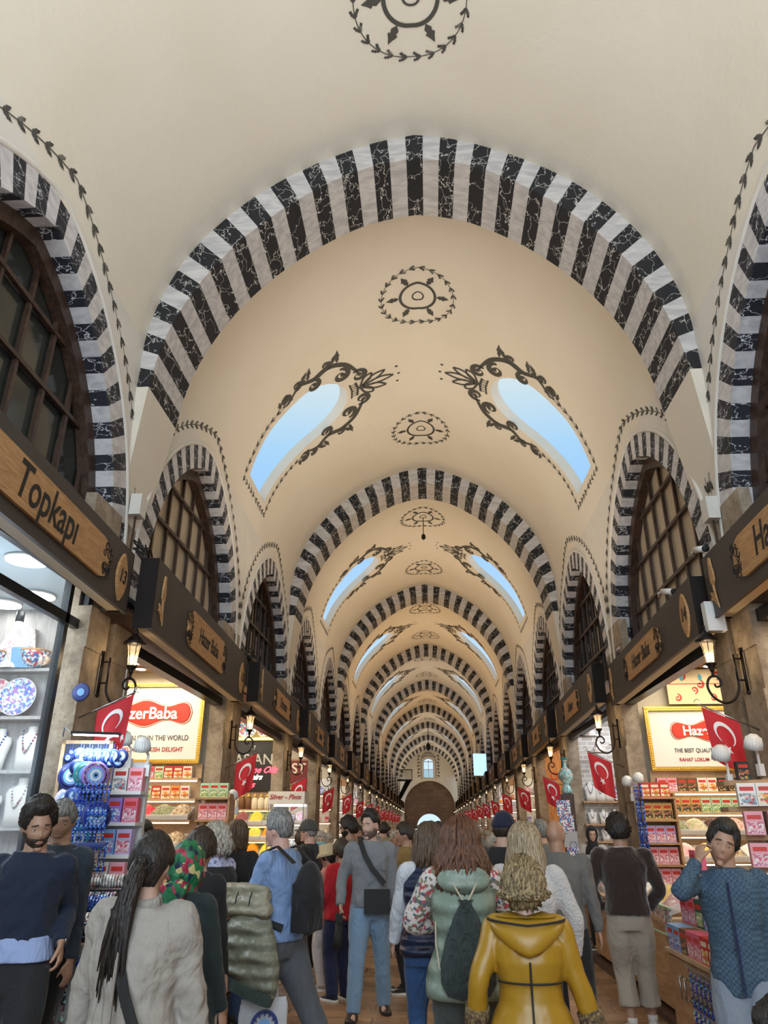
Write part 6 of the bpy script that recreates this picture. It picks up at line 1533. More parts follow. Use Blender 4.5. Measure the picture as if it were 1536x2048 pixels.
        mb = MB(); head_surface(mb, s.HM, s.fem, off, n, kk); return mb.build(name, m, s.t, True)
    def locks(s, m, length=.40, n=110, rad=.013, wave=.012, freq=2.0, spread=1.0, front=.9, seed=2, base=None, helix=0, name='hair_length', lift=.018, out=.0, flat=1.0, taper=.35, jitter=.06):
        """strands that follow the skull from the parting and then hang"""
        rr = random.Random(seed); mb = MB(); k = s.k
        inv = s.HM
        for i in range(n):
            ph = front+(2*PI-2*front)*rr.random(); th0 = .15+rr.random()*.75; a = ph
            pts = []; lay = lift*(.6+.8*rr.random()); steps = 7
            for q in range(steps):
                th = th0+(1.62-th0)*q/(steps-1); p = head_pt(th, a, s.fem); d = Vector((math.sin(th)*math.sin(a), math.sin(th)*math.cos(a), math.cos(th))); pts.append(inv@(p+d*(lay+helix*.8*math.sin(q*2.1+i)))+Vector((-d.y, d.x, 0))*helix*math.cos(q*2.1+i))
            p = pts[-1]; dirx = (p-s.hc); dirx.z = 0; dirx = dirx.normalized(); L = length*(.75+.35*rr.random())*k; m2 = max(4, int(L/.035)); ph1 = rr.random()*6.3; tang = Vector((-dirx.y, dirx.x, 0)); jx = rr.uniform(-jitter, jitter)
            for q in range(1, m2+1):
                u = q/m2; w = wave*math.sin(freq*u*2*PI+ph1)*(.3+.7*u); v = p+Vector((0, 0, -L*u))+dirx*(out*math.sin(u*PI*.8)+w-.02*u*(1-out*10 if out < .1 else 0))+tang*(wave*.8*math.cos(freq*u*2*PI+ph1*1.3)+jx*u)*spread
                if helix: v += dirx*helix*math.cos(q*1.9+ph1)+tang*helix*math.sin(q*1.9+ph1)
                pts.append(v)
            r = rad*(.7+.6*rr.random()); K = len(pts); mb.tube(pts, [r*(.6+.5*min(1, j/4))*(1-taper*(j/K)) if j < K-1 else r*.15 for j in range(K)], 5, cap=True)
        return mb.build(name, m, s.t, True)
mat('eye_white', (.75, .72, .70), .3)
D2 = math.radians
def strap(p, pts, m, w=.02, name='strap', th=.004):
    mb = MB(); mb.tube([Vector(q)*p.k for q in pts], [(w*p.k, th*p.k)]*len(pts), 8); return mb.build(name, m, p.t, True)
def ribbon(parent, pts, wid, m, name='strap', k=1, nrm=None, lift=.026):
    """flat band along points with given normals' side vector"""
    vs = []; n = len(pts); P_ = [Vector(q)*k+(Vector(nrm[i]) if nrm else Vector((0, -1, 0))).normalized()*lift for i, q in enumerate(pts)]
    for i, q in enumerate(P_):
        d = (P_[min(i+1, n-1)]-P_[max(i-1, 0)]).normalized(); o = Vector(nrm[i]) if nrm else Vector((0, -1, 0)); w = d.cross(o).normalized()*wid*k/2; o = o.normalized()*.004
        vs += [q-w+o, q+w+o, q+w-o, q-w-o]
    fs = [(4*i+j, 4*i+(j+1) % 4, 4*i+4+(j+1) % 4, 4*i+4+j) for i in range(n-1) for j in range(4)]
    mb = MB(); mb.add(vs, fs); return mb.build(name, m, parent)
def P_(label, px, py, Y, h, face, **kw):
    x, z = at(px, py, Y); return Person(label, x, Y, h, D2(face), **kw)
# C: taupe jacket, ponytail (nearest, left of centre)
c_taupe = cloth('taupe_cotton', (.34, .305, .265), .85, .5, 7)
p = P_('woman with long dark ponytail in pale taupe jacket, nearest in the crowd', 302, 1720, 3.45, 1.66, -8, fem=True, girth=1.10, shoulder=1.12, head=(0, -.05, 0), arms={-1: dict(wrist=(.34, .10, .80)), 1: dict(wrist=(.27, .16, .84))})
p.top(c_taupe.name, hem=.72, inf=.048, fl=.12, vox=.012, wr=.035, size=.11, name='jacket', collar=1.47, armr=1.30)
mb = MB(); mb.tube([p.neck+Vector((.062*math.cos(a*PI/8), .06*math.sin(a*PI/8), .005+.012*math.sin(a*PI/8))) for a in range(17)], [(.012, .032)]*17, 8, cap=False); mb.build('collar', c_taupe.name, p.t, True)
p.trousers('c_black' if 0 else cloth('trousers_black', (.012, .012, .014)).name); p.shoes('rubber_black')
p.cap_hair('hair_black', .016, .45, -.75, -.10, noise=.002)
mb = MB(); rr = random.Random(3); b0 = p.hc+Vector((.012, -.115, .005))
for i in range(70):
    q0 = b0+Vector((rr.uniform(-.022, .022), rr.uniform(-.018, .012), rr.uniform(-.02, .02))); ex = rr.uniform(-.055, .050); L = rr.uniform(.36, .50)
    pts = [p.hc+Vector((rr.uniform(-.06, .06), -.075, rr.uniform(-.02, .07))), q0]+[q0+Vector((ex*u**1.3-.05*u, -.045*math.sin(u*PI*.9)-.02, -L*u)) for u in (.15, .35, .55, .75, 1)]
    mb.tube(pts, [.006, .010, .013, .013, .012, .009, .002], 5)
mb.build('ponytail', 'hair_black', p.t, True)
mb = MB(); mb.tube([b0+Vector((.035*math.cos(a), .01, .035*math.sin(a))) for a in [i*PI/6 for i in range(13)]], .008, 6, cap=False); mb.build('hair_band', 'rubber_black', p.t)
k = p.k; ribbon(p.t, [(-.085, .02, 1.475), (-.095, -.06, 1.45), (-.03, -.135, 1.33), (.05, -.165, 1.16), (.13, -.165, 1.0), (.215, -.12, .86), (.25, .0, .78)], .045, 'rubber_black', 'bag_strap', k, [(-.2, -.3, 1), (-.2, -1, .6), (0, -1, .2), (0, -1, 0), (.1, -1, 0), (.6, -1, 0), (1, 0, 0)])
t = empty('shoulder_bag', p.t.location+Vector((.26, .12, 0)), 0, 'black bag hanging at the hip of the woman in taupe jacket', 'bag'); mb = MB(); mb.box((-.03, -.13, .58), (.07, .13, .80)); mb.build('bag_body', 'rubber_black', t)
ribbon(p.t, [(0, -.158, 1.40), (0, -.172, 1.2), (0, -.165, 1.0), (0, -.19, .72)], .012, cloth('taupe_seam', (.26, .23, .20)).name, 'back_seam', k)
# A: navy sweatshirt, beard
c_navy = cloth('navy_jersey', (.008, .014, .035), .9, .3, 8)
p = P_('bearded man in navy sweatshirt over pale blue shirt, at the left edge', 80, 1650, 4.75, 1.825, 186, head=(.62, -.30, .10), girth=1.0, fine=.006, skin='skin_tan', lean=.03, arms={-1: dict(wrist=(.235, .02, 1.04), hint=(.2, -1, 0), curl=.8, dir=(-.12, .05, -1), palm=(1, .1, 0)), 1: dict(wrist=(.30, .10, .92))})
p.face('hair_black', beard='hair_dark', mouth=(.40, .17, .14)); p.cap_hair('hair_black', .016, .66, -.35, -.02, vol=.034)
p.top(c_navy.name, hem=1.06, inf=.036, fl=.04, wr=.028, name='sweatshirt', armr=1.12)
mb = MB(); loft(mb, p.tors(.028, .955, 1.08, .1), 22, p.M); remesh(mb.build('shirt_tail', cloth('shirt_blue', (.30, .38, .62), .8).name, p.t, True), .012, 1, .01)
p.trousers('trousers_black', wide=1.15); p.shoes('rubber_black')
a, e, w, o = p.arm[-1]; d = (w-e).normalized(); mb = MB(); mb.tube([w-d*.03, w-d*.012], [.031, .031], 16); o_ = mb.build('watch_strap', 'steel', p.t, True)
mb = MB(); mb.sphere(tuple(w-d*.02+Vector((-.030, 0, 0))), (.008, .02, .02), 12, 8); mb.build('watch_face', 'steel', p.t, True)
# B: grey haired man behind him
p = P_('grey haired man in dark jacket half hidden behind the bearded man', 124, 1650, 5.28, 1.86, 170, head=(.5, -.3, 0), skin='skin_tan', girth=1.0, Z=0)
p.cap_hair('hair_grey', .012, .42, -.3, -.05); p.top(cloth('jacket_slate', (.02, .03, .045)).name, hem=.85, inf=.035); p.trousers('trousers_black'); p.shoes('rubber_black'); p.face('hair_grey', closed=True)
# D: green head scarf, dark teal coat
c_teal = cloth('coat_dark_teal', (.016, .026, .028), .9, .3, 6)
p = P_('woman in green and red flowered head scarf and long dark teal coat', 372, 1730, 4.45, 1.60, -12, fem=True, girth=1.12, head=(0, -.05, 0), arms={-1: dict(wrist=(.25, .12, .88)), 1: dict(wrist=(.27, .1, .84))})
p.top(c_teal.name, hem=.30, inf=.05, fl=.16, wr=.02, name='coat', armr=1.25); p.trousers('trousers_black'); p.shoes('rubber_black')
speckle('scarf_flowers', [(.01, .13, .05), (.01, .17, .06), (.30, .01, .04), (.008, .10, .04), (.01, .02, .05), (.42, .05, .09), (.01, .15, .05), (.55, .45, .2), (.02, .16, .08)], 34, .55, .2)
def off(th, ph, d): return .026+.004*math.sin(ph*9+th*5)+(.012 if d.z < -.2 else 0) if not (abs((ph+PI) % (2*PI)-PI) < .75 and d.z < .45) else -.01
mb = MB(); head_surface(mb, p.HM, True, off, 44, 34); loft(mb, [((1.36)*p.k, .125, .098, 0, -.01), (1.42*p.k, .115, .100, 0, -.015), (1.47*p.k, .088, .088, 0, -.01), (1.54*p.k, .072, .080, 0, -.01), (1.58*p.k, .06, .06, 0, 0)], 20)
mb.prism([(-.10, 1.42), (.10, 1.42), (.02, 1.22), (0, 1.20), (-.02, 1.22)], -.135, -.105); remesh(mb.build('head_scarf', 'scarf_flowers', p.t, True), .010, 2, .014, .06)
# E: dark haired person in black beyond the scarf
p = P_('dark grey haired person in black jacket just beyond the flowered head scarf', 398, 1720, 5.35, 1.665, -15, fem=False, girth=1.0, shoulder=.9)
p.cap_hair('hair_dark', .020, .4, -.7, -.3); p.top(cloth('jacket_black', (.010, .010, .012)).name, hem=.85, inf=.03); p.trousers('trousers_black'); p.shoes('rubber_black')
# F: curly grey blonde woman, lilac floral sleeves
speckle('lilac_floral', [(.38, .40, .58), (.42, .44, .62), (.16, .17, .30), (.55, .56, .70), (.40, .42, .60)], 42, .8, 0)
p = P_('woman with curly ash blonde hair, lilac floral blouse and dark coat on her arm', 432, 1690, 7.1, 1.70, 52, fem=True, skin='skin_pink', girth=1.12, head=(.1, -.12, 0), arms={-1: dict(wrist=(.10, .26, 1.05)), 1: dict(wrist=(.12, .26, 1.0), hint=(.5, -1, 0))})
p.top('lilac_floral', hem=.92, inf=.026, name='blouse', wr=.016); p.cap_hair('hair_ash', .03, .35, -.6, -.2, noise=.01)
p.locks('hair_ash', .13, 150, .011, .006, 2, front=.75, helix=.012, lift=.034, out=.02, name='curls', taper=.1)
p.trousers(cloth('trousers_cream', (.45, .42, .37)).name, wide=1.1); p.shoes('rubber_black'); p.face('hair_ash', closed=True)
mb = MB(); k = p.k; loft(mb, p.tors(.045, .84, 1.42, .05), 20, p.M); remesh(mb.build('vest', 'jacket_black', p.t, True), .013, 3, .012)
mb = MB(); e = p.arm[1][1]; mb.sphere(tuple(e+Vector((-.02, .10, -.06))), (.11, .16, .17), 14, 10); mb.sphere(tuple(e+Vector((-.02, .12, -.22))), (.09, .13, .20), 14, 10)
t = empty('coat', p.t.location, p.t.rotation_euler.z, 'dark green coat folded over the arm of the curly ash blonde woman', 'coat'); remesh(mb.build('folded_cloth', cloth('coat_forest', (.018, .028, .025)).name, t, True), .012, 3, .03, .08)
# G: long straight hair, black top, blue jeans
jean = cloth('denim_dark', (.025, .055, .14), .85, .3, 14); jean2 = cloth('denim_light', (.20, .31, .44), .85, .3, 12); jean3 = cloth('denim_blue', (.03, .085, .22), .85, .3, 12)
p = P_('person with straight brown hair, black top, patterned bag strap and blue jeans', 472, 1690, 7.9, 1.74, -8, fem=True, girth=1.12, shoulder=1.12, arms={1: dict(wrist=(.22, .16, 1.0)), -1: dict(wrist=(.2, .15, .95))})
p.top('jacket_black', hem=.80, inf=.04, name='black_top', armr=1.2); p.trousers('denim_dark' if 0 else jean.name); p.shoes('rubber_black'); p.cap_hair('hair_brown', .018, .4, -.7, -.35); p.locks('hair_brown', .16, 120, .012, .004, 1, front=.9, lift=.02)
ribbon(p.t, [(-.10, .0, 1.47), (-.07, -.10, 1.42), (.02, -.155, 1.25), (.12, -.165, 1.08), (.19, -.12, .95)], .05, speckle('strap_pattern', [(.6, .58, .5), (.12, .12, .12), (.55, .5, .4)], 40, .8, 0).name, 'bag_strap', p.k, [(0, -.3, 1), (0, -1, .4), (0, -1, 0), (.2, -1, 0), (.6, -1, 0)])
# H: light blue shirt, backpack, carrying puffer coats
c_shirt = cloth('shirt_sky', (.20, .30, .52), .7, .35, 9)
p = P_('grey haired man in light blue shirt with backpack, striding left with coats on his arm', 566, 1690, 6.15, 1.80, 68, head=(.05, .0, 0), skin='skin_pink', girth=1.08, fine=.008, lean=.05, arms={-1: dict(wrist=(.10, .34, 1.10), hint=(-.6, -1, 0)), 1: dict(wrist=(.05, .34, 1.12), hint=(.8, -1, -.2), curl=.9, palm=(0, 0, 1))}, legs={-1: (.09, .20, 0, 0), 1: (.10, -.42, .10, .85)})
p.face('hair_grey', mouth=(.5, .25, .2)); p.cap_hair('hair_grey', .012, .62, -.45, -.05, vol=.014)
p.top(c_shirt.name, hem=.90, inf=.032, name='shirt', wr=.026, armr=1.1, cuff=.75); p.trousers(cloth('trousers_grey', (.085, .09, .10), .85, .35, 8).name, wide=1.22, wr=.024); p.shoes(cloth('suede_navy', (.012, .018, .03)).name, 'c_white')
mb = MB(); mb.tube([p.neck+Vector((.060*math.cos(a*PI/8), .062*math.sin(a*PI/8), .01)) for a in range(17)], [(.010, .026)]*17, 8, cap=False); mb.build('collar', c_shirt.name, p.t, True)
bp = empty('backpack', p.t.location, p.t.rotation_euler.z, 'black backpack on the man in the light blue shirt', 'backpack')
mb = MB(); mb.sphere((0, -.25, 1.22), (.15, .10, .25), 16, 12); mb.box((-.13, -.31, 1.0), (.13, -.17, 1.32)); remesh(mb.build('pack', 'jacket_black', bp, True), .013, 3, .012)
for sd in (-1, 1): ribbon(bp, [(sd*.12, -.16, 1.40), (sd*.135, -.04, 1.497), (sd*.14, .06, 1.46), (sd*.14, .145, 1.34), (sd*.145, .15, 1.18), (sd*.16, .05, 1.05), (sd*.15, -.12, 1.0)], .05, 'rubber_black', 'shoulder_strap', p.k, [(0, -1, .5), (0, 0, 1), (0, .6, .8), (0, 1, 0), (0, 1, 0), (sd, .6, 0), (sd, -1, 0)])
def puffer(label, col, cx, m, tilt, secs, parent):
    t = empty('puffer_jacket', parent.t.location, parent.t.rotation_euler.z, label, 'jacket'); mb = MB()
    for (x, y, z, a, b, c) in secs: mb.sphere((x*.95, y*.85-.07, z-.02), (a*.85, b*.85, c*.85), 14, 10)
    remesh(mb.build('padding', m, t, True), .012, 2, .018, .07); return t
quilt('puff_olive', (.30, .27, .19), .09); quilt('puff_sage', (.20, .20, .145), .09)
t = empty('puffer_jacket', p.t.location, p.t.rotation_euler.z, 'beige olive puffer coat rolled over the forearm of the blue shirted man', 'jacket'); mb = MB()
for (x, z, r, y0, y1) in ((-.24, 1.23, .070, -.06, .42), (-.19, 1.17, .065, .0, .46), (-.28, 1.14, .062, -.10, .36)): mb.tube([(x, y0+(y1-y0)*u, z+.025*math.sin(u*PI)) for u in (0, .08, .3, .5, .7, .92, 1)], [r*.6, r, r*1.05, r*.98, r*1.05, r, r*.6], 14)
remesh(mb.build('padding', 'puff_olive', t, True), .010, 2, .022, .09)
for u in (.05, .17, .29): mb = MB(); mb.tube([(-.235+.10*math.cos(q), u, 1.185+.105*math.sin(q)) for q in [1.2+.25*i for i in range(14)]], .005, 5); mb.build('seam', 'coat_forest', t)
t = empty('puffer_jacket', p.t.location, p.t.rotation_euler.z, 'olive puffer jacket hanging below the rolled coat', 'jacket'); mb = MB()
loft(mb, [(1.12, .06, .12, -.25, .10), (1.04, .085, .19, -.27, .09), (.96, .075, .24, -.28, .08), (.90, .095, .27, -.28, .07), (.82, .08, .29, -.285, .06), (.76, .095, .30, -.28, .06), (.70, .06, .30, -.28, .06)], 26, TR(-.28, .06, .9)@RX(.30)@TR(.28, -.06, -.9))
remesh(mb.build('padding', 'puff_sage', t, True), .011, 2, .030, .10)
mb = MB(); loft(mb, [(.715, .085, .30, -.28, .06), (.64, .075, .29, -.28, .06)], 24, TR(-.28, .06, .9)@RX(.30)@TR(.28, -.06, -.9)); mb.build('hem_band', cloth('sage_band', (.05, .075, .065)).name, t)
mb = MB(); mb.box((-.01, -.12, .32), (.02, .12, .66))
def flatbag(label, loc, rz, w, h, m, logo=None, loop=.25, tilt=0):
    t = empty('tote_bag', loc, rz, label, 'bag', rot=(tilt, 0, rz)); mb = MB(); loft(mb, [(0, w*.46, .05), (h*.2, w*.5, .055), (h*.7, w*.48, .04), (h, w*.46, .015)], 18); remesh(mb.build('bag_body', m, t, True), .012, 2, .014, .08)
    mb = MB(); mb.tube([(-w*.25, 0, h), (-w*.18, 0, h+loop), (w*.18, 0, h+loop), (w*.25, 0, h)], .008, 6); mb.build('handle', m, t); return t
cb_ = cloth('canvas_white', (.60, .60, .62), .85, .3, 8); cc_ = cloth('canvas_cream', (.48, .40, .29), .85, .3, 8)
x, z = at(531, 1950, 6.0); t = flatbag('white cloth bag with round blue emblem held by the striding man', (x, 6.0, .20), .35, .36, .40, cb_.name, loop=.42)
Pt = Paint(lambda a, b: (a, -.063, b)); Pt.stroke(ring(0, .24, .085, .085, 26), .012, 0); Pt.dot(0, .24, .045, 1); 
for i in range(12): Pt.leaf(.055*math.cos(i*PI/6), .24+.055*math.sin(i*PI/6), i*PI/6, .035, .008, 0)
Pt.mb.build('emblem', ['c_navy', 'c_sky'], t); text('lettering', 'nahrçour', .07, 'c_navy', t, (0, -.066, .10), shear=.4)
x, z = at(515, 1830, 6.6); flatbag('cream canvas bag hanging behind the striding man', (x, 6.6, .62), .9, .34, .50, cc_.name, loop=.25)
# I: man with grey cap
def baseball(p, m, brim_m=None, back=False):
    def off(th, ph, d): return .026 if d.z > .12 else (-.012 if d.z < .02 else .022)
    mb = MB(); head_surface(mb, p.HM, p.fem, off, 36, 28); c = mb.build('cap', m, p.t, True)
    mb = MB(); vs = []; n = 12
    for i in range(n+1):
        a = -1.0+2.0*i/n; vs += [p.HM@Vector((.090*math.sin(a), .100*math.cos(a)-.002, .030)), p.HM@Vector((.078*math.sin(a)*1.05, .108*math.cos(a)+.072*math.cos(a*1.3), .012-.018*abs(math.sin(a))))]
    vs2 = [v+Vector((0, 0, -.004)) for v in vs]; N = len(vs)
    mb.add(vs+vs2, [(2*i, 2*i+1, 2*i+3, 2*i+2) for i in range(n)]+[(N+2*i, N+2*i+1, N+2*i+3, N+2*i+2) for i in range(n)]+[(2*i+1, 2*i+3, N+2*i+3, N+2*i+1) for i in range(n)]); mb.build('brim', brim_m or m, c, True)
p = P_('man in grey flat cap and black coat looking left', 618, 1680, 10.0, 1.76, 82, skin='skin_pink', head=(-.1, .05, 0)); p.face('hair_grey'); p.cap_hair('hair_grey', .010, .3, -.4, -.1); baseball(p, cloth('cap_grey', (.06, .06, .055)).name)
p.top('jacket_black', hem=.78, inf=.045, name='coat'); p.trousers(cloth('trousers_taupe', (.10, .09, .08)).name); p.shoes(cloth('trainer_cream', (.45, .40, .32)).name)
# J: masked woman
p = P_('woman with ash blonde hair, glasses and pale blue face mask', 640, 1700, 10.8, 1.62, 192, fem=True, skin='skin_fair', girth=1.0); p.face('hair_ash', glasses=False); p.cap_hair('hair_ash', .02, .45, -.7, -.4); p.locks('hair_ash', .10, 90, .012, .004, 1, front=.95)
p.top('jacket_black', hem=.85, inf=.03); p.trousers('trousers_black'); p.shoes('rubber_black')
def off(th, ph, d): return .010 if (d.z < .02 and d.z > -.82 and abs((ph+PI) % (2*PI)-PI) < 1.15) else -.012
mb = MB(); head_surface(mb, p.HM, True, off, 32, 26); mb.build('face_mask', mat('mask_blue', (.25, .55, .62), .8), p.t, True)
# K: bucket hat
p = P_('short woman in beige bucket hat, salmon jacket and white trousers', 657, 1720, 9.7, 1.47, 75, fem=True, skin='skin_tan', head=(0, -.2, 0), girth=1.1, arms={-1: dict(wrist=(.18, .2, .95)), 1: dict(wrist=(.18, .2, .95))}); p.face('hair_black')
mb = MB(); mb.lathe([(.150, .000), (.115, .045), (.100, .055), (.094, .120), (.080, .140), (0, .145)], 26, p.HM); mb.build('bucket_hat', cloth('hat_beige', (.52, .42, .26)).name, p.t, True); p.cap_hair('hair_black', .010, .3, -.75, -.4)
p.top(cloth('salmon', (.52, .20, .16)).name, hem=.76, inf=.05, fl=.1, name='jacket'); p.trousers(cloth('trousers_white', (.55, .50, .48)).name, wide=1.2); p.shoes(cloth('trainer_cream', (.45, .40, .32)).name)
# L: red sweater
p = P_('dark haired woman in red sweater and navy trousers', 684, 1720, 9.15, 1.55, 40, fem=True, skin='skin_tan', girth=1.12, head=(0, -.15, 0), arms={-1: dict(wrist=(.22, .18, .95)), 1: dict(wrist=(.2, .2, .95))}); p.cap_hair('hair_dark', .022, .35, -.7, -.4)
p.top(cloth('red_wool', (.42, .008, .015), .9, .4, 9).name, hem=.86, inf=.045, name='sweater', armr=1.2); p.trousers(cloth('trousers_navy', (.012, .018, .06)).name, wide=1.25); p.shoes('suede_navy')
# M, O, Q and others in the middle distance
p = P_('curly black haired man with sunglasses and beard, looking left', 698, 1680, 11.3, 1.80, 80, skin='skin_tan'); p.face('hair_black', beard='hair_black', glasses=True); p.cap_hair('hair_black', .034, .3, -.5, -.1, noise=.010); p.top(cloth('grey_olive', (.22, .19, .14)).name); p.trousers('trousers_black'); p.shoes('rubber_black')
p = P_('man with dark hair and beige top facing the camera beyond the hooded man', 716, 1690, 13.5, 1.70, 185, skin='skin_tan', shoulder=.95); p.face('hair_black'); p.cap_hair('hair_dark', .015, .45, -.5, -.1); p.top(cloth('khaki', (.28, .22, .13)).name); p.trousers('trousers_black'); p.shoes('rubber_black')
p = P_('dark haired man with moustache in ochre sweater looking left', 812, 1700, 9.6, 1.73, 95, skin='skin_tan', head=(-.1, -.08, 0)); p.face('hair_black', moustache='hair_black', beard=None); p.cap_hair('hair_dark', .015, .45, -.5, -.05); p.top(cloth('ochre', (.24, .15, .04)).name); p.trousers('trousers_black'); p.shoes('rubber_black')
# P: grey hoodie
c_hood = cloth('hoodie_grey', (.215, .225, .24), .95, .3, 8)
p = P_('young man in grey hooded sweatshirt and light jeans holding a long camera lens', 741, 1690, 8.45, 1.83, 184, head=(-.62, -.10, .02), skin='skin_fair', fine=.008, girth=1.05, arms={1: dict(wrist=(.285, .10, .93), hint=(.5, -1, 0), curl=.9, dir=(-.1, .35, -1), palm=(-1, .2, 0)), -1: dict(wrist=(.26, .02, .84), curl=.5)}, legs={1: (.15, .20, 0, 0), -1: (.14, -.18, 0, 0)})
p.face('hair_dark', beard='hair_stubble', mouth=(.48, .24, .2)); p.cap_hair('hair_black', .006, .68, -.20, .25, vol=.034)
p.top(c_hood.name, hem=.905, inf=.038, name='hoodie', wr=.026, armr=1.18)
mb = MB(); mb.tube([p.neck+Vector((.100*math.cos(a), -.015+.085*math.sin(a), -.012+(.045 if math.sin(a) < 0 else .0)*abs(math.sin(a))-.05*max(0, math.sin(a)))) for a in [i*PI/10 for i in range(21)]], [(.030, .040)]*21, 8, cap=False); mb.sphere(tuple(p.neck+Vector((0, -.10, .01))), (.13, .07, .085), 14, 8); remesh(mb.build('hood', c_hood.name, p.t, True), .010, 2, .01)
for sd in (-1, 1): mb = MB(); mb.tube([p.neck+Vector((sd*.03, .085, -.06)), p.neck+Vector((sd*.032, .115, -.12)), p.neck+Vector((sd*.03, .135, -.20))], .004, 5); mb.build('drawstring', c_hood.name, p.t)
text('lettering', 'Blur You', .045, 'c_black', p.t, (-.085, .158, 1.29), (PI/2, 0, PI), shear=.4)
p.trousers(jean2.name, wide=1.12, wr=.024); p.shoes(mat('boot_brown', (.045, .022, .015), .4), 'rubber_black', .04)
k = p.k; bg = empty('camera_bag', p.t.location, p.t.rotation_euler.z, 'flat black bag worn across the chest of the hooded man', 'bag')
mb = MB(); mb.box((-.20, .155, .90), (.06, .23, 1.12)); mb.build('bag_body', 'rubber_black', bg)
ribbon(bg, [(-.14, .17, 1.12), (-.02, .165, 1.25), (.05, .155, 1.36), (.10, .10, 1.465), (.11, -.02, 1.51), (.06, -.13, 1.42)], .05, 'rubber_black', 'strap', k, [(0, 1, 0), (0, 1, 0), (0, 1, .2), (0, .6, 1), (0, 0, 1), (0, -1, 1)]); 
w = p.arm[1][2]; cm = empty('camera', p.t.location, p.t.rotation_euler.z, 'black camera with long lens hanging from the hooded mans hand', 'camera')
mb = MB(); q = w+Vector((.01, .05, -.11)); mb.box(tuple(q-Vector((.035, .06, .04))), tuple(q+Vector((.035, .06, .04)))); mb.build('camera_body', 'rubber_black', cm)
mb = MB(); mb.tube([q+Vector((.0, .02, -.03)), q+Vector((0, .03, -.12)), q+Vector((0, .035, -.13)), q+Vector((.01, .05, -.27))], [.036, .038, .043, .046], 16); mb.build('lens', 'rubber_black', cm, True)
# S: navy quilted vest, white sleeves, jeans
quilt('vest_navy', (.012, .02, .055), .07)
p = P_('woman in navy quilted vest with white sleeves, sunglasses pushed into brown hair', 858, 1700, 6.2, 1.705, 10, fem=True, girth=1.22, shoulder=1.1, head=(.45, 0, 0), skin='skin_pink', arms={-1: dict(wrist=(.26, .20, .92), hint=(-1, -.6, 0)), 1: dict(wrist=(.2, .2, .95))})
p.sleeves(cloth('white_knit', (.60, .62, .66)).name, 1.15); p.top('vest_navy', hem=.86, inf=.045, sleeve=False, wr=.014, name='vest', collar=1.47); p.trousers(jean3.name, wide=1.0); p.shoes('rubber_black')
p.cap_hair('hair_brown', .022, .4, -.7, -.3); p.locks('hair_brown', .20, 150, .013, .007, 1.2, front=.85, lift=.024, out=.03)
ribbon(p.t, [(.11, .0, 1.485), (.09, -.10, 1.43), (0, -.16, 1.28), (-.10, -.165, 1.12), (-.2, -.08, 1.0)], .014, 'boot_brown', 'bag_strap', p.k, [(0, -.3, 1), (0, -1, .4), (0, -1, 0), (-.2, -1, 0), (-1, -.6, 0)])
mb = MB(); mb.tube([p.HM@Vector((.098*math.sin(a), .085*math.cos(a)-.0, .085)) for a in [-1.5+i*.25 for i in range(13)]], .005, 6); mb.build('sunglasses', 'white_paint', p.t)
for sd in (-1, 1): ribbon(p.t, [(sd*.04, -.158, .93), (sd*.13, -.150, .93)], .008, 'boot_brown', 'pocket_seam', p.k)
# T: auburn hair, mint quilted vest, drawstring bag
quilt('vest_mint', (.20, .255, .20), .11); speckle('floral_sleeve', [(.58, .52, .48), (.60, .54, .50), (.08, .12, .16), (.45, .07, .08), (.58, .52, .48), (.18, .16, .10), (.6, .55, .5)], 52, .8, 0)
p = P_('woman with long auburn hair, mint quilted vest, floral sleeves and drawstring bag', 922, 1700, 5.05, 1.72, 2, fem=True, girth=1.14, shoulder=1.12, arms={-1: dict(wrist=(.12, .26, 1.15), hint=(-1, -.35, -.4)), 1: dict(wrist=(.12, .26, 1.15), hint=(1, -.35, -.4))})
p.sleeves('floral_sleeve', 1.25); p.top('vest_mint', hem=.80, inf=.045, sleeve=False, fl=.12, wr=.014, name='vest', collar=1.48); p.trousers(cloth('leggings_green', (.05, .06, .055)).name, wide=1.05); p.shoes('rubber_black')
mb = MB(); mb.sphere(tuple(p.neck+Vector((0, -.13, -.035))), (.165, .055, .085), 16, 10); mb.sphere(tuple(p.neck+Vector((0, -.02, -.01))), (.12, .09, .05), 16, 8); remesh(mb.build('hood', 'vest_mint', p.t, True), .011, 3, .012)
p.cap_hair('hair_auburn', .028, .35, -.7, -.3); p.locks('hair_auburn', .26, 230, .014, .012, 1.4, front=.75, lift=.032, out=.055, spread=1.2, jitter=.09)
bg = empty('drawstring_bag', p.t.location, p.t.rotation_euler.z, 'dark green drawstring bag on the back of the auburn haired woman', 'bag'); k = p.k; mb = MB(); n = 40; V = []
for (z, rx, ry) in ((.82, .05, .02), (.84, .12, .035), (.90, .155, .05), (1.0, .15, .055), (1.12, .12, .045), (1.24, .07, .03), (1.31, .030, .018), (1.33, .045, .025)):
    for j in range(n): a = 2*PI*j/n; f = 1+.07*math.cos(10*a)*(1 if z > .9 else .3); V.append((rx*f*math.cos(a)*k, (-.215+ry*f*math.sin(a))*k, z*k))
mb.add(V, [(i*n+j, i*n+(j+1) % n, (i+1)*n+(j+1) % n, (i+1)*n+j) for i in range(7) for j in range(n)]+[tuple(range(n)), tuple(7*n+j for j in range(n))]); mb.build('bag_body', cloth('bag_dark_green', (.022, .033, .032), .8, .5, 20).name, bg, True)
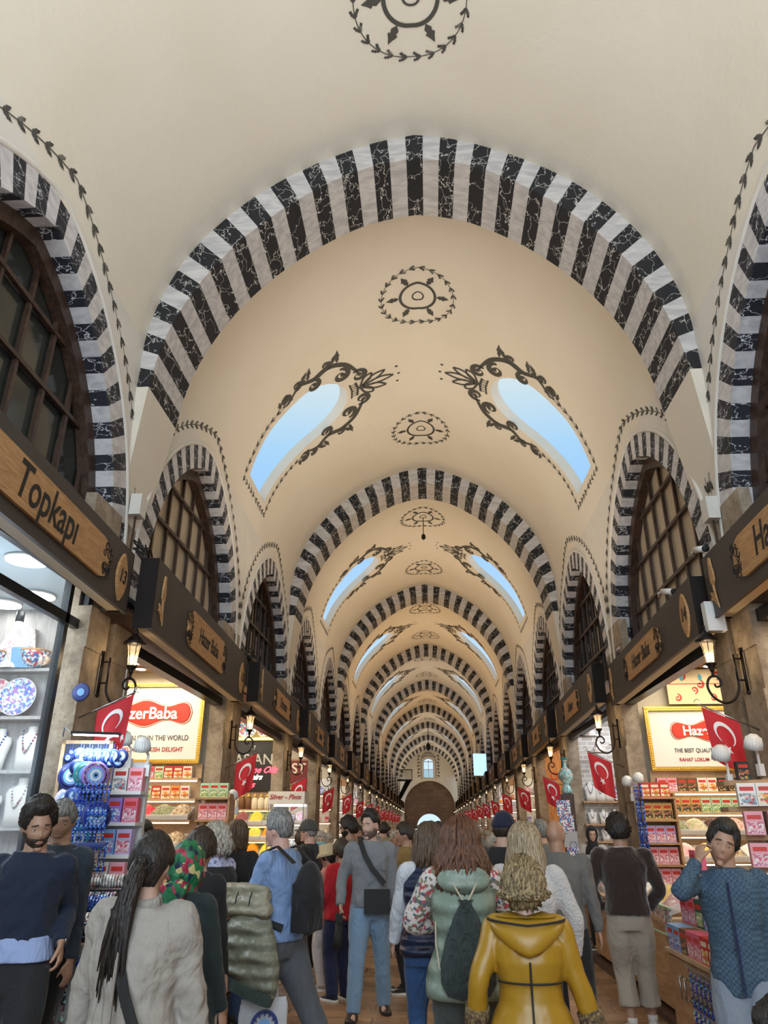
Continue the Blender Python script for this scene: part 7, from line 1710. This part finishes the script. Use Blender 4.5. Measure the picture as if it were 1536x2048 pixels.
for sd in (-1, 1): mb = MB(); mb.tube([Vector(q)*k for q in ((sd*.012, -.22, 1.32), (sd*.05, -.20, 1.38), (sd*.09, -.18, 1.45), (sd*.13, -.08, 1.50))], .006, 6); mb.build('cord', 'canvas_cream', bg); mb = MB(); mb.tube([Vector(q)*k for q in ((sd*.13, -.215, .90), (sd*.165, -.18, .98), (sd*.18, -.12, 1.1), (sd*.175, -.05, 1.25))], .005, 6); mb.build('cord', 'canvas_cream', bg)
# V: blonde woman in white fluffy sweater
p = P_('woman with long blonde hair and fluffy white sweater', 1050, 1700, 5.75, 1.70, -6, fem=True, girth=1.10, shoulder=1.2, head=(.55, 0, 0), skin='skin_pink', arms={-1: dict(wrist=(.25, .1, .9)), 1: dict(wrist=(.30, .12, .92), hint=(1, -.5, 0))})
p.top(mat('fluffy_white', (.60, .57, .55), .95, bump=1.0, bscale=60, sheen=.4), hem=.84, inf=.05, name='sweater', armr=1.45, wr=.02); p.trousers('trousers_black'); p.shoes('rubber_black'); p.cap_hair('hair_blonde', .022, .4, -.7, -.3); p.locks('hair_blonde', .26, 190, .013, .007, 1.1, front=.8, lift=.024, out=.03, seed=6); p.face('hair_blonde')
# W: navy baseball cap
p = P_('tall man in navy baseball cap and black jacket', 1008, 1680, 7.1, 1.80, -28, skin='skin_fair', shoulder=1.05); p.cap_hair('hair_dark', .010, .3, -.5, -.1); baseball(p, cloth('cap_navy', (.008, .012, .035)).name); p.top('jacket_black', hem=.8, inf=.045, name='jacket', armr=1.15); p.trousers('trousers_black'); p.shoes('rubber_black')
# U: yellow raincoat, curls
c_yel = mat('raincoat_yellow', (.37, .20, .016), .36, bump=.25, bscale=5, var=.06, vscale=3)
speckle('coat_lining', [(.12, .075, .03), (.22, .15, .07), (.06, .04, .025)], 90, .9, 0)
p = P_('woman with curly hair in yellow hooded raincoat with dark piping', 1046, 1760, 4.35, 1.50, -4, fem=True, girth=1.16, shoulder=1.14, fine=.007, skin='skin_fair', arms={-1: dict(wrist=(.325, .02, .92), hint=(-.6, -1, 0), curl=.7, palm=(1, -.2, 0)), 1: dict(wrist=(.36, .02, .90), hint=(.6, -1, 0), curl=.7, palm=(-1, -.2, 0))})
p.top(c_yel.name, hem=.42, inf=.045, fl=.20, vox=.012, wr=.020, size=.16, name='raincoat', armr=1.35, collar=1.46)
p.trousers('trousers_black'); p.shoes('rubber_black'); k = p.k
for sd in (-1, 1):
    a, e, w, o = p.arm[sd]; d = (w-e).normalized(); mb = MB(); mb.tube([w-d*.095, w-d*.05, w-d*.0], [.062, .062, .060], 16); mb.build('cuff', 'coat_lining', p.t, True)
mb = MB(); V = []; n = 26; rows_ = ((1.49, .085, .075, .0), (1.47, .15, .125, -.01), (1.455, .20, .165, -.03), (1.42, .19, .17, -.04), (1.375, .145, .16, -.05), (1.345, .10, .145, -.055))
for z, rx, ry, cy in rows_:
    for j in range(n+1): a = PI*j/n+PI; zz = z-(.05*math.sin(PI*j/n) if z < 1.46 else 0)+.02*abs(math.cos(a)); V.append((rx*1.12*math.cos(a)*k, (cy+ry*math.sin(a))*k, zz*k))
mb.add(V, [(i*(n+1)+j, i*(n+1)+j+1, (i+1)*(n+1)+j+1, (i+1)*(n+1)+j) for i in range(5) for j in range(n)]); h_ = mb.build('hood', c_yel.name, p.t, True); sm = h_.modifiers.new('s', 'SOLIDIFY'); sm.thickness = .012; sm.offset = 0
mb = MB(); V = []
for z, rx, ry, cy in ((1.478, .11, .085, -.005), (1.485, .17, .135, -.02)):
    for j in range(n+1): a = PI*j/n+PI; V.append((rx*1.1*math.cos(a)*k, (cy+ry*math.sin(a))*k, z*k+.004))
mb.add(V, [(j, j+1, n+1+j+1, n+1+j) for j in range(n)]); mb.build('hood_lining', 'coat_lining', p.t, True)
def hug(p, zs, x0, x1, inf, fl):
    out = []
    for i, z in enumerate(zs):
        T = p.tors(inf, z, 1.5, fl)[0]; u = i/(len(zs)-1); x = (x0+(x1-x0)*u)*k; ry = T[2]; rx = T[1]; out.append(Vector((x, -.008*k-ry*math.sqrt(max(0, 1-min(1, abs(x/rx))**2.3))-.006, z*k)))
    return out
mb = MB(); mb.tube(hug(p, [1.27, 1.2, 1.1, 1.0, .9, .8, .7, .6, .5, .43], 0, 0, .042, .20), .005, 6); mb.build('piping', 'rubber_black', p.t)
T = p.tors(.040, 1.16, 1.5, .20)[0]; mb = MB(); mb.tube([Vector((T[1]*math.sin(a), -.008*k-T[2]*abs(math.cos(a))**.85-.006, 1.16*k)) for a in [-1.2+i*.15 for i in range(17)]], .005, 6); mb.build('piping', 'rubber_black', p.t)
mb = MB(); mb.tube([Vector((.205*1.12*math.cos(a)*k, (-.03+.168*math.sin(a))*k-.003, (1.455+.02*abs(math.cos(a)))*k)) for a in [PI+i*PI/16 for i in range(17)]], .006, 6)
mb.build('piping', 'rubber_black', p.t)
p.cap_hair('hair_curlyblonde', .030, .3, -.8, -.5, noise=.012, vol=.01); p.locks('hair_curlyblonde', .050, 330, .009, .006, 2, front=.6, lift=.030, helix=.012, out=.020, spread=1.1, taper=.2, name='curls', jitter=.05, seed=9)
# X: bald man, grey sweater, glasses; left foot lifted behind
p = P_('bald man in grey sweater and black trousers, stepping away with one heel up', 1113, 1690, 7.25, 1.745, -14, skin='skin_tan', girth=1.14, shoulder=1.16, head=(-.35, 0, 0), arms={-1: dict(wrist=(.24, .16, .96)), 1: dict(wrist=(.30, .0, .86), hint=(.6, -1, 0))}, legs={-1: (.08, .10, 0, 0), 1: (.16, -.36, .17, .9)}, fine=.009)
p.top(cloth('grey_merino', (.145, .14, .13), .9, .3, 8).name, hem=.90, inf=.034, name='sweater', wr=.028, armr=1.12); p.trousers(cloth('chino_black', (.014, .014, .016)).name, wide=1.05); p.shoes('rubber_black', 'c_white')
mb = MB(); mb.tube([p.HM@Vector((sd*.078, .0, .012)) for sd in (1,)]+[p.HM@Vector((.06, .095, .015))], .003, 6); mb.build('glasses_arm', 'rubber_black', p.t)
mb = MB(); mb.tube([p.neck+Vector((.066*math.cos(a*PI/8), .064*math.sin(a*PI/8), .012)) for a in range(17)], [(.010, .020)]*17, 8, cap=False); mb.build('collar', 'grey_merino', p.t, True)
# Y: hijab
p = P_('woman in black head scarf smiling behind the right counter', 1187, 1700, 12.45, 1.64, 160, fem=True, skin='skin_fair', head=(.3, -.25, 0), Z=.06); p.face('hair_black')
def off(th, ph, d): return .020 if not (abs((ph+PI) % (2*PI)-PI) < .80 and d.z < .62) else -.012
mb = MB(); head_surface(mb, p.HM, True, off, 44, 34); loft(mb, [(1.34*p.k, .14, .12), (1.42*p.k, .12, .11, 0, .01), (1.48*p.k, .085, .09, 0, .01), (1.56*p.k, .07, .07, 0, 0)], 18); mb.build('head_scarf', 'jacket_black', p.t, True); p.top(cloth('blouse_cream', (.5, .47, .42)).name); p.trousers('trousers_black'); p.shoes('rubber_black')
# Z: brown suede jacket, beige trousers, hands in pockets
c_suede = cloth('suede_brown', (.026, .013, .009), .95, .3, 8, .5)
p = P_('man in dark brown suede jacket and cropped beige trousers, hands in his pockets', 1240, 1690, 7.95, 1.775, -6, skin='skin_tan', girth=1.08, shoulder=1.15, arms={-1: dict(wrist=(.22, .12, .94), hint=(-1, -.6, 0)), 1: dict(wrist=(.20, .12, .95), hint=(1, -.6, 0))}, legs={-1: (.07, .02, 0, 0), 1: (.13, .16, 0, 0)})
p.top(c_suede.name, hem=.93, inf=.050, name='jacket', wr=.024, armr=1.35, cuff=.9); p.trousers(cloth('trousers_beige', (.36, .31, .25), .85, .3, 8).name, bottom=.26, wide=1.28, ankle=1.25, wr=.02); p.shoes(mat('sneaker_white', (.62, .58, .54), .6), 'c_white')
p.cap_hair('hair_black', .030, .35, -.5, -.1, noise=.010, vol=.01)
mb = MB(); mb.tube([p.neck+Vector((.062*math.cos(a*PI/8), .060*math.sin(a*PI/8), .02)) for a in range(17)], [(.010, .018)]*17, 8, cap=False); mb.build('collar', 'white_knit', p.t, True)
# AA: man in blue checked shirt, hand to his cheek
m, n, l, b = _new('check_blue'); tc = n.new('ShaderNodeTexCoord'); ck = n.new('ShaderNodeTexChecker'); ck.inputs['Scale'].default_value = 62; ck.inputs['Color1'].default_value = (.030, .062, .10, 1); ck.inputs['Color2'].default_value = (.06, .105, .155, 1); l.new(tc.outputs['Object'], ck.inputs[0]); l.new(ck.outputs[0], b.inputs['Base Color']); b.inputs['Roughness'].default_value = .85
t_ = n.new('ShaderNodeTexNoise'); t_.inputs['Scale'].default_value = 9; bp_ = n.new('ShaderNodeBump'); bp_.inputs['Strength'].default_value = .4; bp_.inputs['Distance'].default_value = .02; l.new(tc.outputs['Object'], t_.inputs[0]); l.new(t_.outputs[0], bp_.inputs['Height']); l.new(bp_.outputs[0], b.inputs['Normal']); MATS['check_blue'] = m
p = P_('man in blue checked overshirt leaning his head on his raised hand, right edge', 1446, 1700, 5.25, 1.71, 158, skin='skin_tan', girth=.98, fine=.007, head=(.10, -.12, -.35), lean=.04, torso_turn=.12, arms={1: dict(wrist=(.165, .11, 1.545), hint=(.8, .8, -1), curl=1.0, dir=(-.2, -.35, .8), palm=(-.6, -.7, 0), thumb=-1), -1: dict(wrist=(.24, .10, .90))})
p.face('hair_black', mouth=(.40, .18, .15), moustache=None, beard=None); p.cap_hair('hair_black', .012, .64, -.5, -.10, vol=.024)
p.top('check_blue', hem=.80, inf=.040, fl=.03, name='overshirt', wr=.03, armr=1.18, cuff=.95); p.trousers(cloth('trousers_slate', (.20, .23, .28), .85, .3, 8).name, wide=1.25); p.shoes('rubber_black')
mb = MB(); mb.tube([p.neck+Vector((.066*math.cos(a*PI/8), .064*math.sin(a*PI/8), .006)) for a in range(17)], [(.012, .026)]*17, 8, cap=False); mb.build('collar', 'check_blue', p.t, True)
ribbon(p.t, [(0, .135, 1.42), (0, .150, 1.2), (0, .148, 1.0), (0, .155, .82)], .014, 'trousers_navy', 'button_placket', p.k, [(0, 1, 0)]*4)
# AB: child shoulder in yellow in the corner
p = P_('child in yellow top cut off by the lower right picture corner', 1590, 2075, 2.35, 1.25, 60, skin='skin_pink', fem=True); p.cap_hair('hair_black', .02, .35, -.7, -.3); p.top(mat('bright_yellow', (.60, .52, .02), .8), hem=.75); p.trousers('trousers_black'); p.shoes('rubber_black')
# AC: vendor in the left shop
p = P_('vendor with black cap and red brim inside the left sweet shop', 283, 1680, 10.9, 1.77, -70, skin='skin_tan', head=(.1, -.1, 0)); p.face('hair_black', beard='hair_black'); p.cap_hair('hair_black', .01, .3, -.5, -.1); baseball(p, 'jacket_black', 'c_red'); p.top('jacket_black'); p.trousers('trousers_black'); p.shoes('rubber_black')
# far shoppers
rr = random.Random(21)
TOPS = ['jacket_black', 'trousers_navy', 'khaki', 'hoodie_grey', 'grey_merino', 'coat_forest', 'white_knit', 'red_wool', 'suede_brown', 'denim_blue']
protos = []
for i in range(6):
    fem = i % 2 == 1
    p = Person('x', 0, 0, 1.62 if fem else 1.74, 0, fem=fem, skin=['skin_fair', 'skin_tan'][i % 2], fine=.02, legs={-1: (.09, .12, 0, 0), 1: (.09, -.14, .02, .2)})
    p.cap_hair(['hair_dark', 'hair_brown', 'hair_black', 'hair_ash', 'hair_grey', 'hair_dark'][i], .02, .4, -.6, -.3, n=24, kk=18)
    p.top(TOPS[i], vox=.025, inf=.04); p.trousers(['trousers_black', 'denim_dark', 'trousers_navy', 'trousers_black', 'trousers_taupe', 'denim_blue'][i], vox=.025); p.shoes('rubber_black')
    if i in (0, 3): p.face('hair_black')
    protos.append(p.t)
spots = [(877, 13.0, 0), (790, 14.5, 1), (768, 16.5, 0), (893, 18, 0), (832, 17, 1), (905, 22, 0), (735, 15.5, 0), (655, 13.2, 1), (815, 24, 1), (870, 26, 0), (950, 15, 0), (975, 19, 1), (930, 27, 1), (800, 30, 0), (845, 33, 1), (960, 24, 0), (885, 36, 1), (785, 21, 1), (1000, 13, 0), (920, 40, 0), (830, 42, 1), (1110, 15.2, 0), (1082, 10.4, 0), (600, 11.6, 0), (765, 36, 0), (900, 50, 1), (860, 46, 0), (825, 55, 1), (945, 34, 0), (985, 10.2, 1)]
first = set()
for i, (px, Y, face) in enumerate(spots):
    j = i % 6
    if face and j in (1, 5): j = 3
    if face and j in (2, 4): j = 0
    x, z = at(px, 1665, Y); x = max(-1.9, min(1.85, x)); t = protos[j] if j not in first else copy_tree(protos[j]); first.add(j)
    t.location = (x, Y, 0); t.rotation_euler = (0, 0, (PI if face else 0)+rr.uniform(-.5, .5)); s_ = rr.uniform(.96, 1.03); t.scale = (s_, s_, s_)
    tag(t, 'shopper in the distant crowd, about head and shoulders showing between nearer people', 'person', 'distant shoppers')
# ------------------------------------------------------------------ cables and small hardware on the fascia tops
for (x, y, z, sd) in ((-2.95, 12.0, 4.30, 'left'), (2.92, 12.35, 4.20, 'right'), (-2.95, 7.05, 4.32, 'left')):
    t = empty('cable_coil', (x, y, z), 0, 'tangle of black cable on top of the %s fascia %s the pier' % (sd, 'beyond' if y > 8 else 'at'), 'cable')
    rr = random.Random(int(y*10)); pts = [(rr.uniform(-.08, .08), rr.uniform(-.4, .4), rr.uniform(0, .14)) for _ in range(9)]
    mb = MB(); mb.tube(spline(pts, 6), .009, 5); mb.build('cable', 'rubber_black', t, True)
# pendant hanging from the crown far down the hall
for (px, Y, ln, lb) in ((843, 21.0, .55, 'small black hook hanging from the crown beyond the second striped arch'), (858, 72.0, 1.6, 'dark lantern hanging on a chain near the far end of the hall')):
    x, z = at(px, 1200, Y); t = empty('hanging_lamp', (0, Y, 10.62), 0, lb, 'lamp')
    mb = MB(); mb.tube([(0, 0, 0), (0, 0, -ln)], .012 if Y < 30 else .03, 6); mb.build('chain', 'iron', t)
    mb = MB(); mb.lathe([(.02, 0), (.06, -.05), (.07, -.14), (.02, -.2)], 12, TR(0, 0, -ln)@Matrix.Scale(1 if Y < 30 else 3.5, 4)); mb.build('lamp_body', 'iron', t, True)
